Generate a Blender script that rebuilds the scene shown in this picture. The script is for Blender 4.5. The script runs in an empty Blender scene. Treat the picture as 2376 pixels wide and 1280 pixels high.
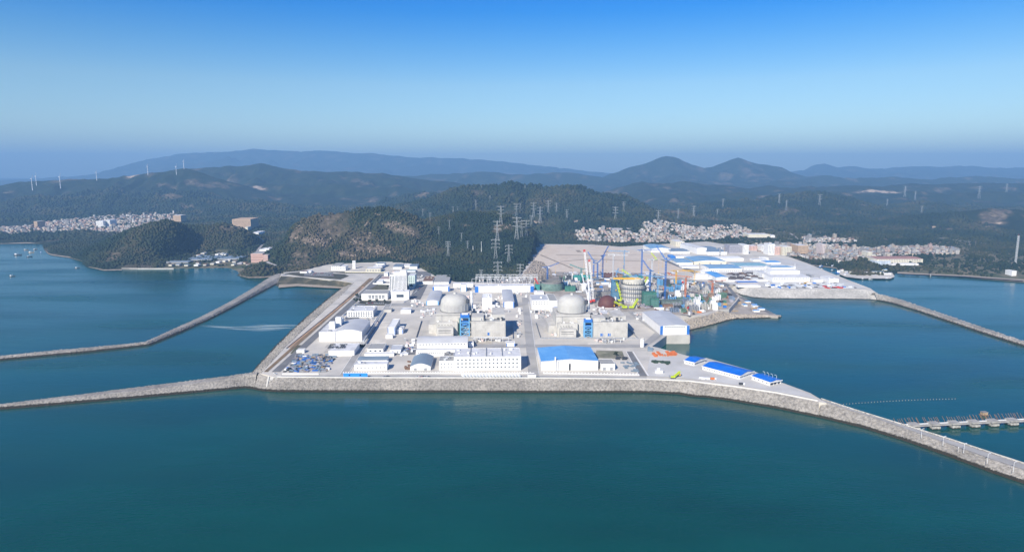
import bpy, math, random
import numpy as np
from mathutils import Vector, Matrix
from mathutils.geometry import tessellate_polygon

C = bpy.context.scene
COL = C.collection
RN = random.Random(11)
radians = math.radians

# ------------------------------------------------------------------ camera, sky, sun, exposure
F, HC = 1548.0, 281.0                       # focal length in pixels of the 2376 px photograph, height of the drone above the sea
PITCH = math.atan((640 - 395) / F)
CP, SP = math.cos(PITCH), math.sin(PITCH)
cam_d = bpy.data.cameras.new('camera'); cam = bpy.data.objects.new('camera', cam_d); COL.objects.link(cam)
cam_d.sensor_width = 36.0; cam_d.lens = 36.0 * F / 2376.0
cam_d.clip_start = 1.0; cam_d.clip_end = 200000.0
cam.location = (0, 0, HC); cam.rotation_euler = (math.pi / 2 - PITCH, 0, 0)
C.camera = cam

SUN_EL, SUN_AZ = radians(34), radians(208)   # azimuth clockwise from +Y: behind the camera, to its left
sdir = Vector((math.sin(SUN_AZ) * math.cos(SUN_EL), math.cos(SUN_AZ) * math.cos(SUN_EL), math.sin(SUN_EL)))
W = bpy.data.worlds.new('World'); C.world = W; W.use_nodes = True
nt = W.node_tree; nt.nodes.clear()
wo = nt.nodes.new('ShaderNodeOutputWorld'); bg = nt.nodes.new('ShaderNodeBackground')
sky = nt.nodes.new('ShaderNodeTexSky'); sky.sky_type = 'NISHITA'; sky.sun_disc = False
sky.sun_elevation = SUN_EL; sky.sun_rotation = SUN_AZ
sky.air_density = 1.0; sky.dust_density = 0.3; sky.ozone_density = 3.0
hs = nt.nodes.new('ShaderNodeHueSaturation'); hs.inputs['Saturation'].default_value = 1.3
tint = nt.nodes.new('ShaderNodeMix'); tint.data_type = 'RGBA'; tint.blend_type = 'MULTIPLY'; tint.inputs[0].default_value = 1.0
# the air column thins upwards: the sky deepens towards the zenith, alike in every direction
geo = nt.nodes.new('ShaderNodeTexCoord'); sep = nt.nodes.new('ShaderNodeSeparateXYZ'); ramp = nt.nodes.new('ShaderNodeValToRGB')
nt.links.new(geo.outputs['Generated'], sep.inputs[0]); nt.links.new(sep.outputs['Z'], ramp.inputs[0])
cr = ramp.color_ramp
cr.elements[0].position = 0.0; cr.elements[0].color = (0.84, 0.95, 1.04, 1)
cr.elements[1].position = 1.0; cr.elements[1].color = (0.12, 0.46, 0.80, 1)
for p_, c_ in ((0.05, (1.00, 1.04, 1.06, 1)), (0.12, (1.03, 1.02, 1.02, 1)), (0.17, (0.60, 0.87, 1.06, 1)), (0.22, (0.14, 0.70, 1.12, 1)), (0.28, (0.06, 0.62, 1.20, 1))):
    e_ = cr.elements.new(p_); e_.color = c_
nt.links.new(sky.outputs[0], hs.inputs['Color']); nt.links.new(hs.outputs[0], tint.inputs[6]); nt.links.new(ramp.outputs[0], tint.inputs[7])
nt.links.new(tint.outputs[2], bg.inputs[0]); bg.inputs[1].default_value = 0.085
nt.links.new(bg.outputs[0], wo.inputs[0])

sun_d = bpy.data.lights.new('sun', 'SUN'); sun = bpy.data.objects.new('sun', sun_d); COL.objects.link(sun)
sun_d.energy = 5.0; sun_d.angle = radians(0.5); sun_d.color = (1.0, 0.92, 0.79)
sun.rotation_euler = sdir.to_track_quat('Z', 'Y').to_euler()
C.view_settings.view_transform = 'Standard'; C.view_settings.look = 'None'
C.view_settings.exposure = 0.6; C.view_settings.gamma = 1.0; C.view_settings.use_curve_mapping = False
C.cycles.max_bounces = 5; C.cycles.diffuse_bounces = 2; C.cycles.glossy_bounces = 2; C.cycles.volume_bounces = 0
C.cycles.transparent_max_bounces = 8; C.cycles.caustics_reflective = False; C.cycles.caustics_refractive = False

# ------------------------------------------------------------------ from a point of the photograph to a point of the place
def ray(px, py):
    u, v = (px - 1188.0) / F, (640.0 - py) / F
    return (u, CP + v * SP, -SP + v * CP)
def at(px, py, z=0.0):                      # where the line of sight meets level z
    d = ray(px, py); t = (z - HC) / d[2]
    return Vector((d[0] * t, d[1] * t, z))
def atd(px, py, y):                         # where it meets the upright plane at distance y
    d = ray(px, py); t = y / d[1]
    return Vector((d[0] * t, y, HC + d[2] * t))
def depth(p): return p[1] * CP + (HC - p[2]) * SP
def mpp(p): return depth(p) / F             # metres per photograph pixel there
G = 14.0                                    # level of the made ground

# ------------------------------------------------------------------ noise, meshes, objects
def vnoise(x, y, seed=0):
    xi, yi = np.floor(x), np.floor(y); fx, fy = x - xi, y - yi
    fx = fx * fx * (3 - 2 * fx); fy = fy * fy * (3 - 2 * fy)
    def h(a, b):
        n = np.sin(a * 127.1 + b * 311.7 + seed * 74.7) * 43758.5453
        return n - np.floor(n)
    return (h(xi, yi) * (1 - fx) + h(xi + 1, yi) * fx) * (1 - fy) + (h(xi, yi + 1) * (1 - fx) + h(xi + 1, yi + 1) * fx) * fy
def fbm(x, y, oct=4, seed=0):
    s, a, t = 0.0, 0.5, 0.0
    for k in range(oct):
        s = s + a * vnoise(x * 2 ** k, y * 2 ** k, seed + k); t += a; a *= 0.5
    return s / t
def inside(poly, x, y):
    r = np.zeros(np.shape(x), bool); n = len(poly)
    for i in range(n):
        (x0, y0), (x1, y1) = poly[i][:2], poly[(i + 1) % n][:2]
        if y0 == y1: continue
        c = ((y0 > y) != (y1 > y)) & (x < (x1 - x0) * (y - y0) / (y1 - y0) + x0)
        r ^= c
    return r
def dist_to(poly, x, y, closed=True):
    d = np.full(np.shape(x), 1e9); n = len(poly)
    for i in range(n if closed else n - 1):
        (x0, y0), (x1, y1) = poly[i][:2], poly[(i + 1) % n][:2]
        dx, dy = x1 - x0, y1 - y0; L = dx * dx + dy * dy + 1e-9
        t = np.clip(((x - x0) * dx + (y - y0) * dy) / L, 0, 1)
        d = np.minimum(d, np.hypot(x - x0 - t * dx, y - y0 - t * dy))
    return d
def np_mesh(name, co, faces, mat, attrs=None, smooth=False, midx=None):
    co = np.asarray(co, np.float32); faces = np.asarray(faces, np.int32); k = faces.shape[1]
    me = bpy.data.meshes.new(name)
    me.vertices.add(len(co)); me.vertices.foreach_set('co', co.ravel())
    me.loops.add(faces.size); me.loops.foreach_set('vertex_index', faces.ravel())
    me.polygons.add(len(faces)); me.polygons.foreach_set('loop_start', np.arange(0, faces.size, k, dtype=np.int32))
    for m in (mat if isinstance(mat, (list, tuple)) else [mat]): me.materials.append(m)
    if midx is not None: me.polygons.foreach_set('material_index', np.asarray(midx, np.int32))
    if smooth: me.polygons.foreach_set('use_smooth', np.ones(len(faces), bool))
    me.update(calc_edges=True)
    for an, av in (attrs or {}).items():
        a = me.attributes.new(an, 'FLOAT', 'POINT'); a.data.foreach_set('value', np.asarray(av, np.float32).ravel())
    return me
def link(name, data, parent=None, loc=None, rz=0.0):
    o = bpy.data.objects.new(name, data); COL.objects.link(o)
    if parent is not None: o.parent = parent
    if loc is not None: o.location = loc
    if rz: o.rotation_euler = (0, 0, rz)
    return o
def tag(o, label=None, cat=None, group=None, kind=None):
    if label: o['label'] = label
    if cat: o['category'] = cat
    if group: o['group'] = group
    if kind: o['kind'] = kind
    return o
def thing(name, label, cat, loc, rz=0.0, group=None):
    return tag(link(name, None, None, loc, rz), label, cat, group)
class MB:                                    # collects simple shapes into one mesh
    def __init__(s): s.v, s.f = [], []
    def add(s, v, f):
        n = len(s.v); s.v += [tuple(p) for p in v]; s.f += [tuple(i + n for i in q) for q in f]; return s
    def box(s, x0, x1, y0, y1, z0, z1):
        return s.add([(x0, y0, z0), (x1, y0, z0), (x1, y1, z0), (x0, y1, z0), (x0, y0, z1), (x1, y0, z1), (x1, y1, z1), (x0, y1, z1)],
                     [(0, 3, 2, 1), (4, 5, 6, 7), (0, 1, 5, 4), (1, 2, 6, 5), (2, 3, 7, 6), (3, 0, 4, 7)])
    def bar(s, p, q, w, w2=None):
        p, q = Vector(p), Vector(q); d = (q - p)
        if d.length < 1e-6: return s
        d.normalize(); a = d.cross(Vector((0, 0, 1)) if abs(d.z) < 0.9 else Vector((1, 0, 0))).normalized(); b = d.cross(a)
        w2 = w if w2 is None else w2
        v = [p + (a * i + b * j) * w * .5 for i, j in ((-1, -1), (1, -1), (1, 1), (-1, 1))] + [q + (a * i + b * j) * w2 * .5 for i, j in ((-1, -1), (1, -1), (1, 1), (-1, 1))]
        return s.add(v, [(0, 3, 2, 1), (4, 5, 6, 7), (0, 1, 5, 4), (1, 2, 6, 5), (2, 3, 7, 6), (3, 0, 4, 7)])
    def lathe(s, prof, n=24, cx=0, cy=0):
        v = []; f = []
        for r, z in prof: v += [(cx + r * math.cos(2 * math.pi * i / n), cy + r * math.sin(2 * math.pi * i / n), z) for i in range(n)]
        for k in range(len(prof) - 1):
            for i in range(n):
                j = (i + 1) % n; f.append((k * n + i, k * n + j, (k + 1) * n + j, (k + 1) * n + i))
        return s.add(v, f)
    def cyl(s, cx, cy, z0, z1, r, n=12, r2=None):
        r2 = r if r2 is None else r2
        return s.lathe([(0.001, z0), (r, z0), (r2, z1), (0.001, z1)], n, cx, cy)
    def mesh(s, name, mat, smooth=False):
        me = bpy.data.meshes.new(name); me.from_pydata(s.v, [], s.f); me.materials.append(mat)
        if smooth: me.shade_smooth() if hasattr(me, 'shade_smooth') else None
        me.update(); return me
    def build(s, name, mat, parent=None, loc=None, rz=0.0, smooth=False):
        return link(name, s.mesh(name, mat, smooth), parent, loc, rz)

# ------------------------------------------------------------------ materials
MATS = {}
def mat(name, col, rough=0.8, var=0.15, scale=0.08, spec=0.3, metal=0.0, seams=None, dirt=None, dirt_scale=0.03, bump=0.0, bscale=1.0, attr=None):
    """colour with two octaves of tone variation in world metres; seams = (dx, dz, depth of tone) thin panel joints"""
    if name in MATS: return MATS[name]
    m = bpy.data.materials.new(name); m.use_nodes = True; t = m.node_tree; N, Lk = t.nodes, t.links
    b = N['Principled BSDF']; b.inputs['Roughness'].default_value = rough; b.inputs['Specular IOR Level'].default_value = spec; b.inputs['Metallic'].default_value = metal
    g = N.new('ShaderNodeNewGeometry')
    n1 = N.new('ShaderNodeTexNoise'); n1.inputs['Scale'].default_value = scale; n1.inputs['Detail'].default_value = 6; Lk.new(g.outputs['Position'], n1.inputs['Vector'])
    mr = N.new('ShaderNodeMapRange'); mr.inputs[1].default_value = 0.3; mr.inputs[2].default_value = 0.7; mr.inputs[3].default_value = 1 - var; mr.inputs[4].default_value = 1 + var
    Lk.new(n1.outputs['Fac'], mr.inputs[0])
    rgb = N.new('ShaderNodeRGB'); rgb.outputs[0].default_value = (*col, 1); cur = rgb.outputs[0]
    def mult(c, f):
        x = N.new('ShaderNodeVectorMath'); x.operation = 'SCALE'; Lk.new(c, x.inputs[0]); Lk.new(f, x.inputs['Scale']); return x.outputs[0]
    if dirt is not None:
        n2 = N.new('ShaderNodeTexNoise'); n2.inputs['Scale'].default_value = dirt_scale; n2.inputs['Detail'].default_value = 8; n2.inputs['Roughness'].default_value = 0.65; Lk.new(g.outputs['Position'], n2.inputs['Vector'])
        r2 = N.new('ShaderNodeMapRange'); r2.inputs[1].default_value = 0.48; r2.inputs[2].default_value = 0.66; Lk.new(n2.outputs['Fac'], r2.inputs[0])
        mx = N.new('ShaderNodeMix'); mx.data_type = 'RGBA'; Lk.new(r2.outputs[0], mx.inputs[0]); Lk.new(cur, mx.inputs[6]); mx.inputs[7].default_value = (*dirt, 1); cur = mx.outputs[2]
    cur = mult(cur, mr.outputs[0])
    if attr:
        a = N.new('ShaderNodeAttribute'); a.attribute_name = attr; cur = mult(cur, a.outputs['Fac'])
    if seams:
        tc = N.new('ShaderNodeTexCoord'); sp = N.new('ShaderNodeSeparateXYZ'); Lk.new(tc.outputs['Object'], sp.inputs[0])
        ax = N.new('ShaderNodeMath'); ax.operation = 'ADD'; Lk.new(sp.outputs[0], ax.inputs[0]); Lk.new(sp.outputs[1], ax.inputs[1])
        fac = None
        for src, per in ((ax.outputs[0], seams[0]), (sp.outputs[2], seams[1])):
            if not per: continue
            md = N.new('ShaderNodeMath'); md.operation = 'PINGPONG'; Lk.new(src, md.inputs[0]); md.inputs[1].default_value = per / 2
            lt = N.new('ShaderNodeMath'); lt.operation = 'LESS_THAN'; Lk.new(md.outputs[0], lt.inputs[0]); lt.inputs[1].default_value = 0.12
            if fac is None: fac = lt.outputs[0]
            else:
                mm = N.new('ShaderNodeMath'); mm.operation = 'MAXIMUM'; Lk.new(fac, mm.inputs[0]); Lk.new(lt.outputs[0], mm.inputs[1]); fac = mm.outputs[0]
        sm = N.new('ShaderNodeMath'); sm.operation = 'MULTIPLY_ADD'; Lk.new(fac, sm.inputs[0]); sm.inputs[1].default_value = -seams[2]; sm.inputs[2].default_value = 1.0
        cur = mult(cur, sm.outputs[0])
    Lk.new(cur, b.inputs['Base Color'])
    if bump:
        nb = N.new('ShaderNodeTexNoise'); nb.inputs['Scale'].default_value = bscale; nb.inputs['Detail'].default_value = 5; Lk.new(g.outputs['Position'], nb.inputs['Vector'])
        bp = N.new('ShaderNodeBump'); bp.inputs['Strength'].default_value = 1.0; bp.inputs['Distance'].default_value = bump
        Lk.new(nb.outputs['Fac'], bp.inputs['Height']); Lk.new(bp.outputs[0], b.inputs['Normal'])
    MATS[name] = m; return m

M_white = mat('white_cladding', (0.80, 0.80, 0.79), 0.6, 0.05, 0.1, dirt=(0.70, 0.69, 0.66), dirt_scale=0.12)
M_whitep = mat('white_panel_cladding', (0.78, 0.78, 0.78), 0.55, 0.05, 0.1, seams=(3.0, 0, 0.14))
M_roofw = mat('pale_grey_metal_roof', (0.52, 0.53, 0.55), 0.5, 0.10, 0.06, seams=(4.0, 0, 0.18), dirt=(0.44, 0.44, 0.44))
M_roofwhite = mat('white_roof_membrane', (0.66, 0.66, 0.67), 0.6, 0.10, 0.09, dirt=(0.5, 0.5, 0.49), dirt_scale=0.08)
M_roofg = mat('weathered_concrete_roof', (0.36, 0.36, 0.35), 0.9, 0.18, 0.1, dirt=(0.24, 0.24, 0.23), dirt_scale=0.1)
M_slate = mat('slate_blue_metal_roof', (0.20, 0.26, 0.32), 0.5, 0.12, 0.06, seams=(3.0, 0, 0.15))
M_blue = mat('blue_sheet_roof', (0.11, 0.34, 0.70), 0.5, 0.10, 0.08, seams=(6.0, 0, 0.2), dirt=(0.15, 0.37, 0.66), dirt_scale=0.08)
M_blue2 = mat('bright_blue_sheet_roof', (0.004, 0.14, 0.62), 0.5, 0.10, 0.08, seams=(4.0, 0, 0.2), dirt=(0.03, 0.17, 0.56), dirt_scale=0.1)
M_bluep = mat('faded_blue_sheet_roof', (0.19, 0.36, 0.55), 0.55, 0.15, 0.05, seams=(5.0, 0, 0.12), dirt=(0.3, 0.42, 0.52))
M_blues = mat('blue_painted_steel', (0.03, 0.16, 0.52), 0.45, 0.1, 0.3)
M_conc = mat('pale_concrete', (0.53, 0.515, 0.48), 0.85, 0.10, 0.07, seams=(5.2, 4.1, 0.10), dirt=(0.42, 0.405, 0.375), dirt_scale=0.09)
M_dome = mat('containment_concrete', (0.49, 0.485, 0.46), 0.8, 0.08, 0.06, dirt=(0.38, 0.37, 0.36), dirt_scale=0.06)
M_concd = mat('dark_concrete', (0.22, 0.215, 0.21), 0.9, 0.2, 0.15)
M_glass = mat('window_glass', (0.05, 0.07, 0.10), 0.15, 0.2, 0.3, spec=0.6)
M_shadow = mat('dark_opening', (0.03, 0.03, 0.035), 0.8, 0.2, 0.3)
M_asph = mat('asphalt', (0.16, 0.16, 0.165), 0.9, 0.12, 0.05, dirt=(0.22, 0.22, 0.215), dirt_scale=0.02)
M_asphl = mat('grey_concrete_road', (0.37, 0.36, 0.345), 0.9, 0.12, 0.05, seams=None, dirt=(0.30, 0.295, 0.285), dirt_scale=0.03)
M_line = mat('white_road_paint', (0.75, 0.75, 0.74), 0.7, 0.1, 0.4)
M_cream = mat('cream_render', (0.66, 0.62, 0.50), 0.8, 0.08, 0.1)
M_pink = mat('salmon_render', (0.62, 0.42, 0.36), 0.8, 0.08, 0.1)
M_tan = mat('tan_render', (0.50, 0.36, 0.24), 0.8, 0.1, 0.1)
M_lav = mat('lavender_grey_render', (0.36, 0.35, 0.39), 0.8, 0.08, 0.1)
M_galv = mat('galvanised_steel', (0.62, 0.64, 0.66), 0.5, 0.08, 0.3, spec=0.5)
M_whites = mat('white_painted_steel', (0.80, 0.81, 0.82), 0.4, 0.04, 0.3, spec=0.5)
M_red = mat('red_painted_steel', (0.55, 0.05, 0.035), 0.5, 0.1, 0.3)
M_rust = mat('red_brown_primed_steel', (0.115, 0.042, 0.034), 0.6, 0.15, 0.1, seams=(4.5, 3.2, 0.2))
M_yel = mat('yellow_painted_steel', (0.72, 0.42, 0.02), 0.5, 0.08, 0.3)
M_lime = mat('lime_painted_steel', (0.50, 0.62, 0.03), 0.5, 0.08, 0.3)
M_orange = mat('orange_painted_steel', (0.62, 0.17, 0.04), 0.55, 0.15, 0.3)
M_teal = mat('teal_safety_net', (0.04, 0.25, 0.23), 0.8, 0.25, 0.2)
M_green = mat('green_scaffold_net', (0.05, 0.17, 0.13), 0.8, 0.3, 0.25)
M_ltblue = mat('light_blue_steel', (0.14, 0.36, 0.62), 0.5, 0.12, 0.3)
M_greys = mat('grey_painted_steel', (0.30, 0.31, 0.33), 0.6, 0.15, 0.3)
M_dark = mat('dark_steel', (0.06, 0.065, 0.075), 0.6, 0.25, 0.3)
M_brown = mat('rusty_stock', (0.20, 0.12, 0.08), 0.85, 0.3, 0.3)
M_wood = mat('pale_formwork_timber', (0.42, 0.31, 0.19), 0.85, 0.2, 0.3)
M_tyre = mat('tyre_rubber', (0.03, 0.03, 0.03), 0.9, 0.1, 0.3)
# ------------------------------------------------------------------ the land: coast, ridges, plain
def gpx(pts, z): return [tuple(at(x, y, z)[:2]) for x, y in pts]
coast = gpx([(-500, 562), (0, 566), (60, 563), (100, 567), (106, 582), (120, 591), (160, 596), (196, 606), (206, 618), (240, 626), (300, 625), (420, 623), (520, 621), (552, 627), (556, 638),
             (575, 643), (610, 643), (636, 640), (652, 646), (690, 655), (760, 659), (815, 664), (850, 690), (1680, 690), (1800, 614), (1862, 612), (1890, 615), (1940, 621), (1946, 634), (1960, 640), (1990, 644), (2060, 645),
             (2076, 639), (2082, 632), (2150, 637), (2230, 641), (2300, 647), (2376, 653), (2700, 675)], 0.0) + [(30000, 2500), (30000, 60000), (-30000, 60000), (-30000, 2600)]
plat_px = [(640, 875), (800, 876.5), (1000, 877), (1250, 877.5), (1500, 880), (1600, 885), (1700, 897), (1800, 912), (1900, 932), (1918, 934), (1880, 911), (1812, 886), (1745, 859), (1640, 830), (1606, 828),
           (1527, 806), (1513, 803), (1547, 778), (1600, 778), (1600, 757), (1578, 733), (1640, 731), (1668, 720), (1692, 717), (1716, 690), (1686, 662), (1706, 659), (1738, 667), (1780, 672),
           (1975, 671), (2012, 672), (2034, 679), (2020, 669), (1950, 642), (1872, 610), (1800, 585), (1640, 560), (1440, 572), (1370, 567), (1247, 566), (1232, 600), (1205, 640), (1150, 653), (1060, 655),
           (1010, 640), (960, 612), (900, 606), (760, 613), (700, 628), (655, 632), (650, 640), (700, 643), (800, 652), (820, 657), (775, 700), (725, 745), (665, 802), (606, 866)]
PLAT = gpx(plat_px, G)
RIDGES = []   # (xs, zs, distance, front length, back length, gully strength)
def ridge(pts, d, front, back, gully=0.15):
    w = [atd(x, y, d) for x, y in pts]
    RIDGES.append((np.array([p.x for p in w]), np.array([p.z for p in w]), d, front, back, gully))
ridge([(560, 640), (620, 600), (648, 566), (680, 524), (705, 508), (740, 498), (775, 496), (810, 488), (840, 482), (885, 481), (925, 487), (955, 498), (980, 512), (1005, 530), (1030, 548), (1070, 580), (1110, 640)], 2160, 330, 420, 0.36)
ridge([(880, 640), (930, 560), (970, 516), (1020, 503), (1060, 496), (1100, 491), (1140, 492), (1180, 499), (1215, 516), (1240, 540), (1256, 566), (1275, 640)], 2330, 640, 400, 0.14)
ridge([(840, 520), (900, 484), (930, 474), (960, 469), (1000, 462), (1030, 448), (1060, 437), (1085, 430), (1130, 428), (1155, 431), (1183, 424), (1215, 432), (1240, 429), (1265, 440), (1290, 436), (1320, 431), (1350, 437), (1385, 447), (1420, 452), (1450, 455), (1480, 468), (1520, 490), (1580, 530)], 3600, 1000, 900, 0.16)
ridge([(-600, 452), (-200, 438), (0, 430), (60, 421), (140, 417), (230, 415), (300, 408), (345, 402), (380, 398), (410, 393), (435, 391), (470, 402), (520, 418), (600, 445), (700, 480), (800, 530)], 5200, 1300, 1500, 0.2)
ridge([(200, 440), (400, 400), (440, 392), (480, 387), (520, 386), (560, 385), (590, 381), (605, 379), (625, 382), (650, 388), (700, 397), (760, 400), (800, 397), (830, 400), (890, 402), (940, 411), (990, 417), (1050, 421), (1110, 432), (1200, 470)], 6500, 1900, 1500, 0.2)
ridge([(-300, 430), (100, 415), (250, 400), (320, 378), (350, 368), (385, 362), (430, 355), (490, 352), (540, 351), (590, 345), (640, 349), (700, 351), (770, 349), (820, 354), (890, 357), (950, 366), (1010, 365), (1100, 369), (1200, 378), (1300, 389), (1400, 400), (1600, 420)], 16000, 3500, 3000, 0.18)
ridge([(1280, 440), (1380, 418), (1420, 402), (1460, 388), (1500, 376), (1530, 363), (1550, 358), (1572, 363), (1600, 377), (1632, 390), (1652, 387), (1682, 373), (1712, 361), (1740, 372), (1760, 380), (1790, 381), (1812, 386), (1845, 402), (1880, 410), (1912, 404), (1935, 409), (1985, 428), (2060, 450)], 9500, 2400, 1800, 0.2)
ridge([(1500, 420), (1700, 405), (1870, 395), (1890, 382), (1910, 378), (1940, 388), (1980, 386), (2030, 392), (2080, 388), (2130, 385), (2180, 388), (2220, 383), (2260, 385), (2300, 390), (2376, 388), (2600, 384), (3000, 400)], 15000, 3500, 3000, 0.15)
ridge([(1300, 480), (1380, 452), (1450, 430), (1490, 422), (1540, 426), (1580, 420), (1640, 428), (1700, 432), (1740, 437), (1780, 430), (1830, 435), (1900, 432), (1990, 430), (2050, 432), (2110, 424), (2160, 428), (2200, 425), (2300, 424), (2376, 424), (2700, 426), (3100, 440)], 6000, 1500, 1500, 0.2)
ridge([(1500, 520), (1560, 490), (1620, 474), (1700, 468), (1760, 462), (1850, 450), (1900, 446), (1950, 455), (2000, 470), (2050, 480), (2100, 475), (2150, 470), (2200, 480), (2280, 488), (2340, 482), (2376, 484), (2600, 488), (3000, 520)], 4300, 850, 800, 0.2)
ridge([(1930, 590), (1965, 560), (2000, 538), (2050, 518), (2120, 502), (2200, 497), (2260, 487), (2300, 482), (2376, 488), (2600, 500), (2900, 560)], 3300, 480, 500, 0.15)
ridge([(150, 640), (186, 602), (215, 577), (260, 551), (300, 535), (350, 519), (385, 510), (405, 516), (425, 540), (450, 590), (470, 640)], 2230, 330, 300, 0.14)
ridge([(340, 600), (390, 520), (440, 523), (480, 525), (520, 521), (556, 530), (585, 545), (600, 565), (625, 620)], 2440, 230, 300, 0.16)
ridge([(540, 660), (560, 632), (585, 617), (615, 615), (640, 628), (660, 650)], 1800, 60, 120, 0.1)
ridge([(1940, 645), (1950, 622), (1962, 606), (1985, 596), (2005, 600), (2020, 612), (2035, 640)], 2010, 60, 60, 0.1)

ridge([(-500, 480), (-100, 468), (0, 466), (90, 456), (170, 461), (250, 452), (330, 462), (400, 447), (470, 462), (540, 470), (610, 466), (690, 482), (770, 510)], 4350, 700, 700, 0.35)
ridge([(300, 430), (420, 424), (520, 432), (600, 422), (700, 430), (780, 424), (860, 436), (930, 432), (1010, 446), (1080, 470)], 5600, 800, 700, 0.35)
ridge([(880, 470), (940, 452), (985, 444), (1020, 449), (1060, 462), (1100, 490)], 4700, 600, 500, 0.3)
ridge([(700, 430), (860, 412), (1000, 404), (1120, 398), (1220, 404), (1300, 398), (1380, 406), (1460, 420)], 9000, 1500, 1200, 0.3)
ridge([(1500, 462), (1580, 448), (1650, 452), (1720, 446), (1800, 455), (1880, 441), (1960, 446), (2040, 452), (2120, 443), (2200, 450), (2290, 442), (2376, 448), (2600, 446)], 5100, 600, 600, 0.35)
ridge([(1420, 520), (1500, 500), (1560, 488), (1620, 495), (1690, 486), (1760, 494), (1830, 482), (1900, 490), (1980, 500)], 3750, 420, 420, 0.3)
ridge([(1940, 440), (2050, 432), (2150, 437), (2260, 430), (2376, 434), (2600, 436)], 6600, 700, 700, 0.3)
ridge([(1780, 428), (1850, 418), (1912, 406), (1990, 414), (2070, 410), (2160, 416), (2260, 408), (2376, 414), (2600, 412)], 8600, 1500, 1200, 0.3)

FARM = [gpx(q, 8) for q in ([(2080, 628), (2376, 645), (2600, 660), (2600, 600), (2376, 590), (2240, 575), (2150, 578), (2160, 605)], [(1700, 560), (1800, 575), (1860, 560), (1860, 540), (1780, 530), (1700, 545)], [(1860, 535), (2000, 545), (2000, 560), (1860, 560)],
                            [(2160, 545), (2270, 560), (2260, 580), (2150, 575)], [(380, 624), (560, 626), (604, 598), (580, 582), (500, 582), (440, 592), (380, 606)], [(566, 618), (650, 612), (668, 585), (660, 576), (620, 572), (592, 576), (576, 590)])]
def height(x, y):
    x, y = np.asarray(x, float), np.asarray(y, float)
    ins = inside(coast, x, y); dc = dist_to(coast[:-4], x, y, False)
    dist = np.where(ins, dc, -dc)
    base = np.clip(dist * 0.09, -4, 6) + np.clip((y - 2200) * 0.006, 0, 30)
    base = base + np.where(dist > 60, 5.0 * (fbm(x / 260, y / 260, 3, 3) - 0.4), 0)
    far = np.clip((y - 6000) / 2500, 0, 1)
    h = base
    wx = (fbm(x / 500, y / 500, 2, 51) - .5) * 300; n1 = fbm((x + wx) / 150, y / 330, 5, 21); n2 = fbm((x + wx * 2) / 420, y / 1000, 5, 33)
    for xs, zs, d, fr, bk, gu in RIDGES:
        z0 = np.interp(x, xs, zs, left=-50, right=-50) + (fbm(x / (d * .012), x * 0 + d, 3, 7) - .5) * d * .0032 * (d > 3000)
        wob = (n2 - 0.5) * fr * 0.35
        t = np.where(y < d, (d - y) / fr, (y - d) / bk)
        t = np.clip(t + np.where(t > 0.06, wob / fr * np.clip(t * 3, 0, 1), 0), 0, 1)
        prof = 0.5 + 0.5 * np.cos(np.pi * t ** 0.85) if d != 9500 else (1 - t) ** 1.25
        n = np.abs(n1 - 0.5) * 2
        k = np.clip(t * 5, 0.08, 1) * prof
        nz = (1 - far) * n + far * np.abs(n2 - 0.5) * 2
        r = (z0 - base) * prof * (1 - gu * (1.6 if d < 2500 else 2.6) * (1 - nz) * (1 - nz) * np.clip(t * 4, 0.0, 1)) + base
        h = np.where(r > h, r, h)
    s = np.clip(dist / 25, 0, 1)
    h = np.where(dist > 0, np.minimum(h, 1.0 + dist * 1.2), np.clip(dist * 0.15, -4, 0.0))
    for q, lv in ((FARM[4], 4.4), (FARM[5], 9.4)): h = np.where(inside(q, x, y) & (h < 26), np.minimum(h, lv), h)
    dp = dist_to(PLAT, x, y); ip = inside(PLAT, x, y)
    h = np.where(ip, np.minimum(h, G - 4), h)
    h = np.where(~ip & (dp < 70) & (dist > 25) & (h < G - 0.3), h + (G - 0.3 - h) * np.clip(1.3 - dp / 50, 0, 1), h)
    return h

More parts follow.
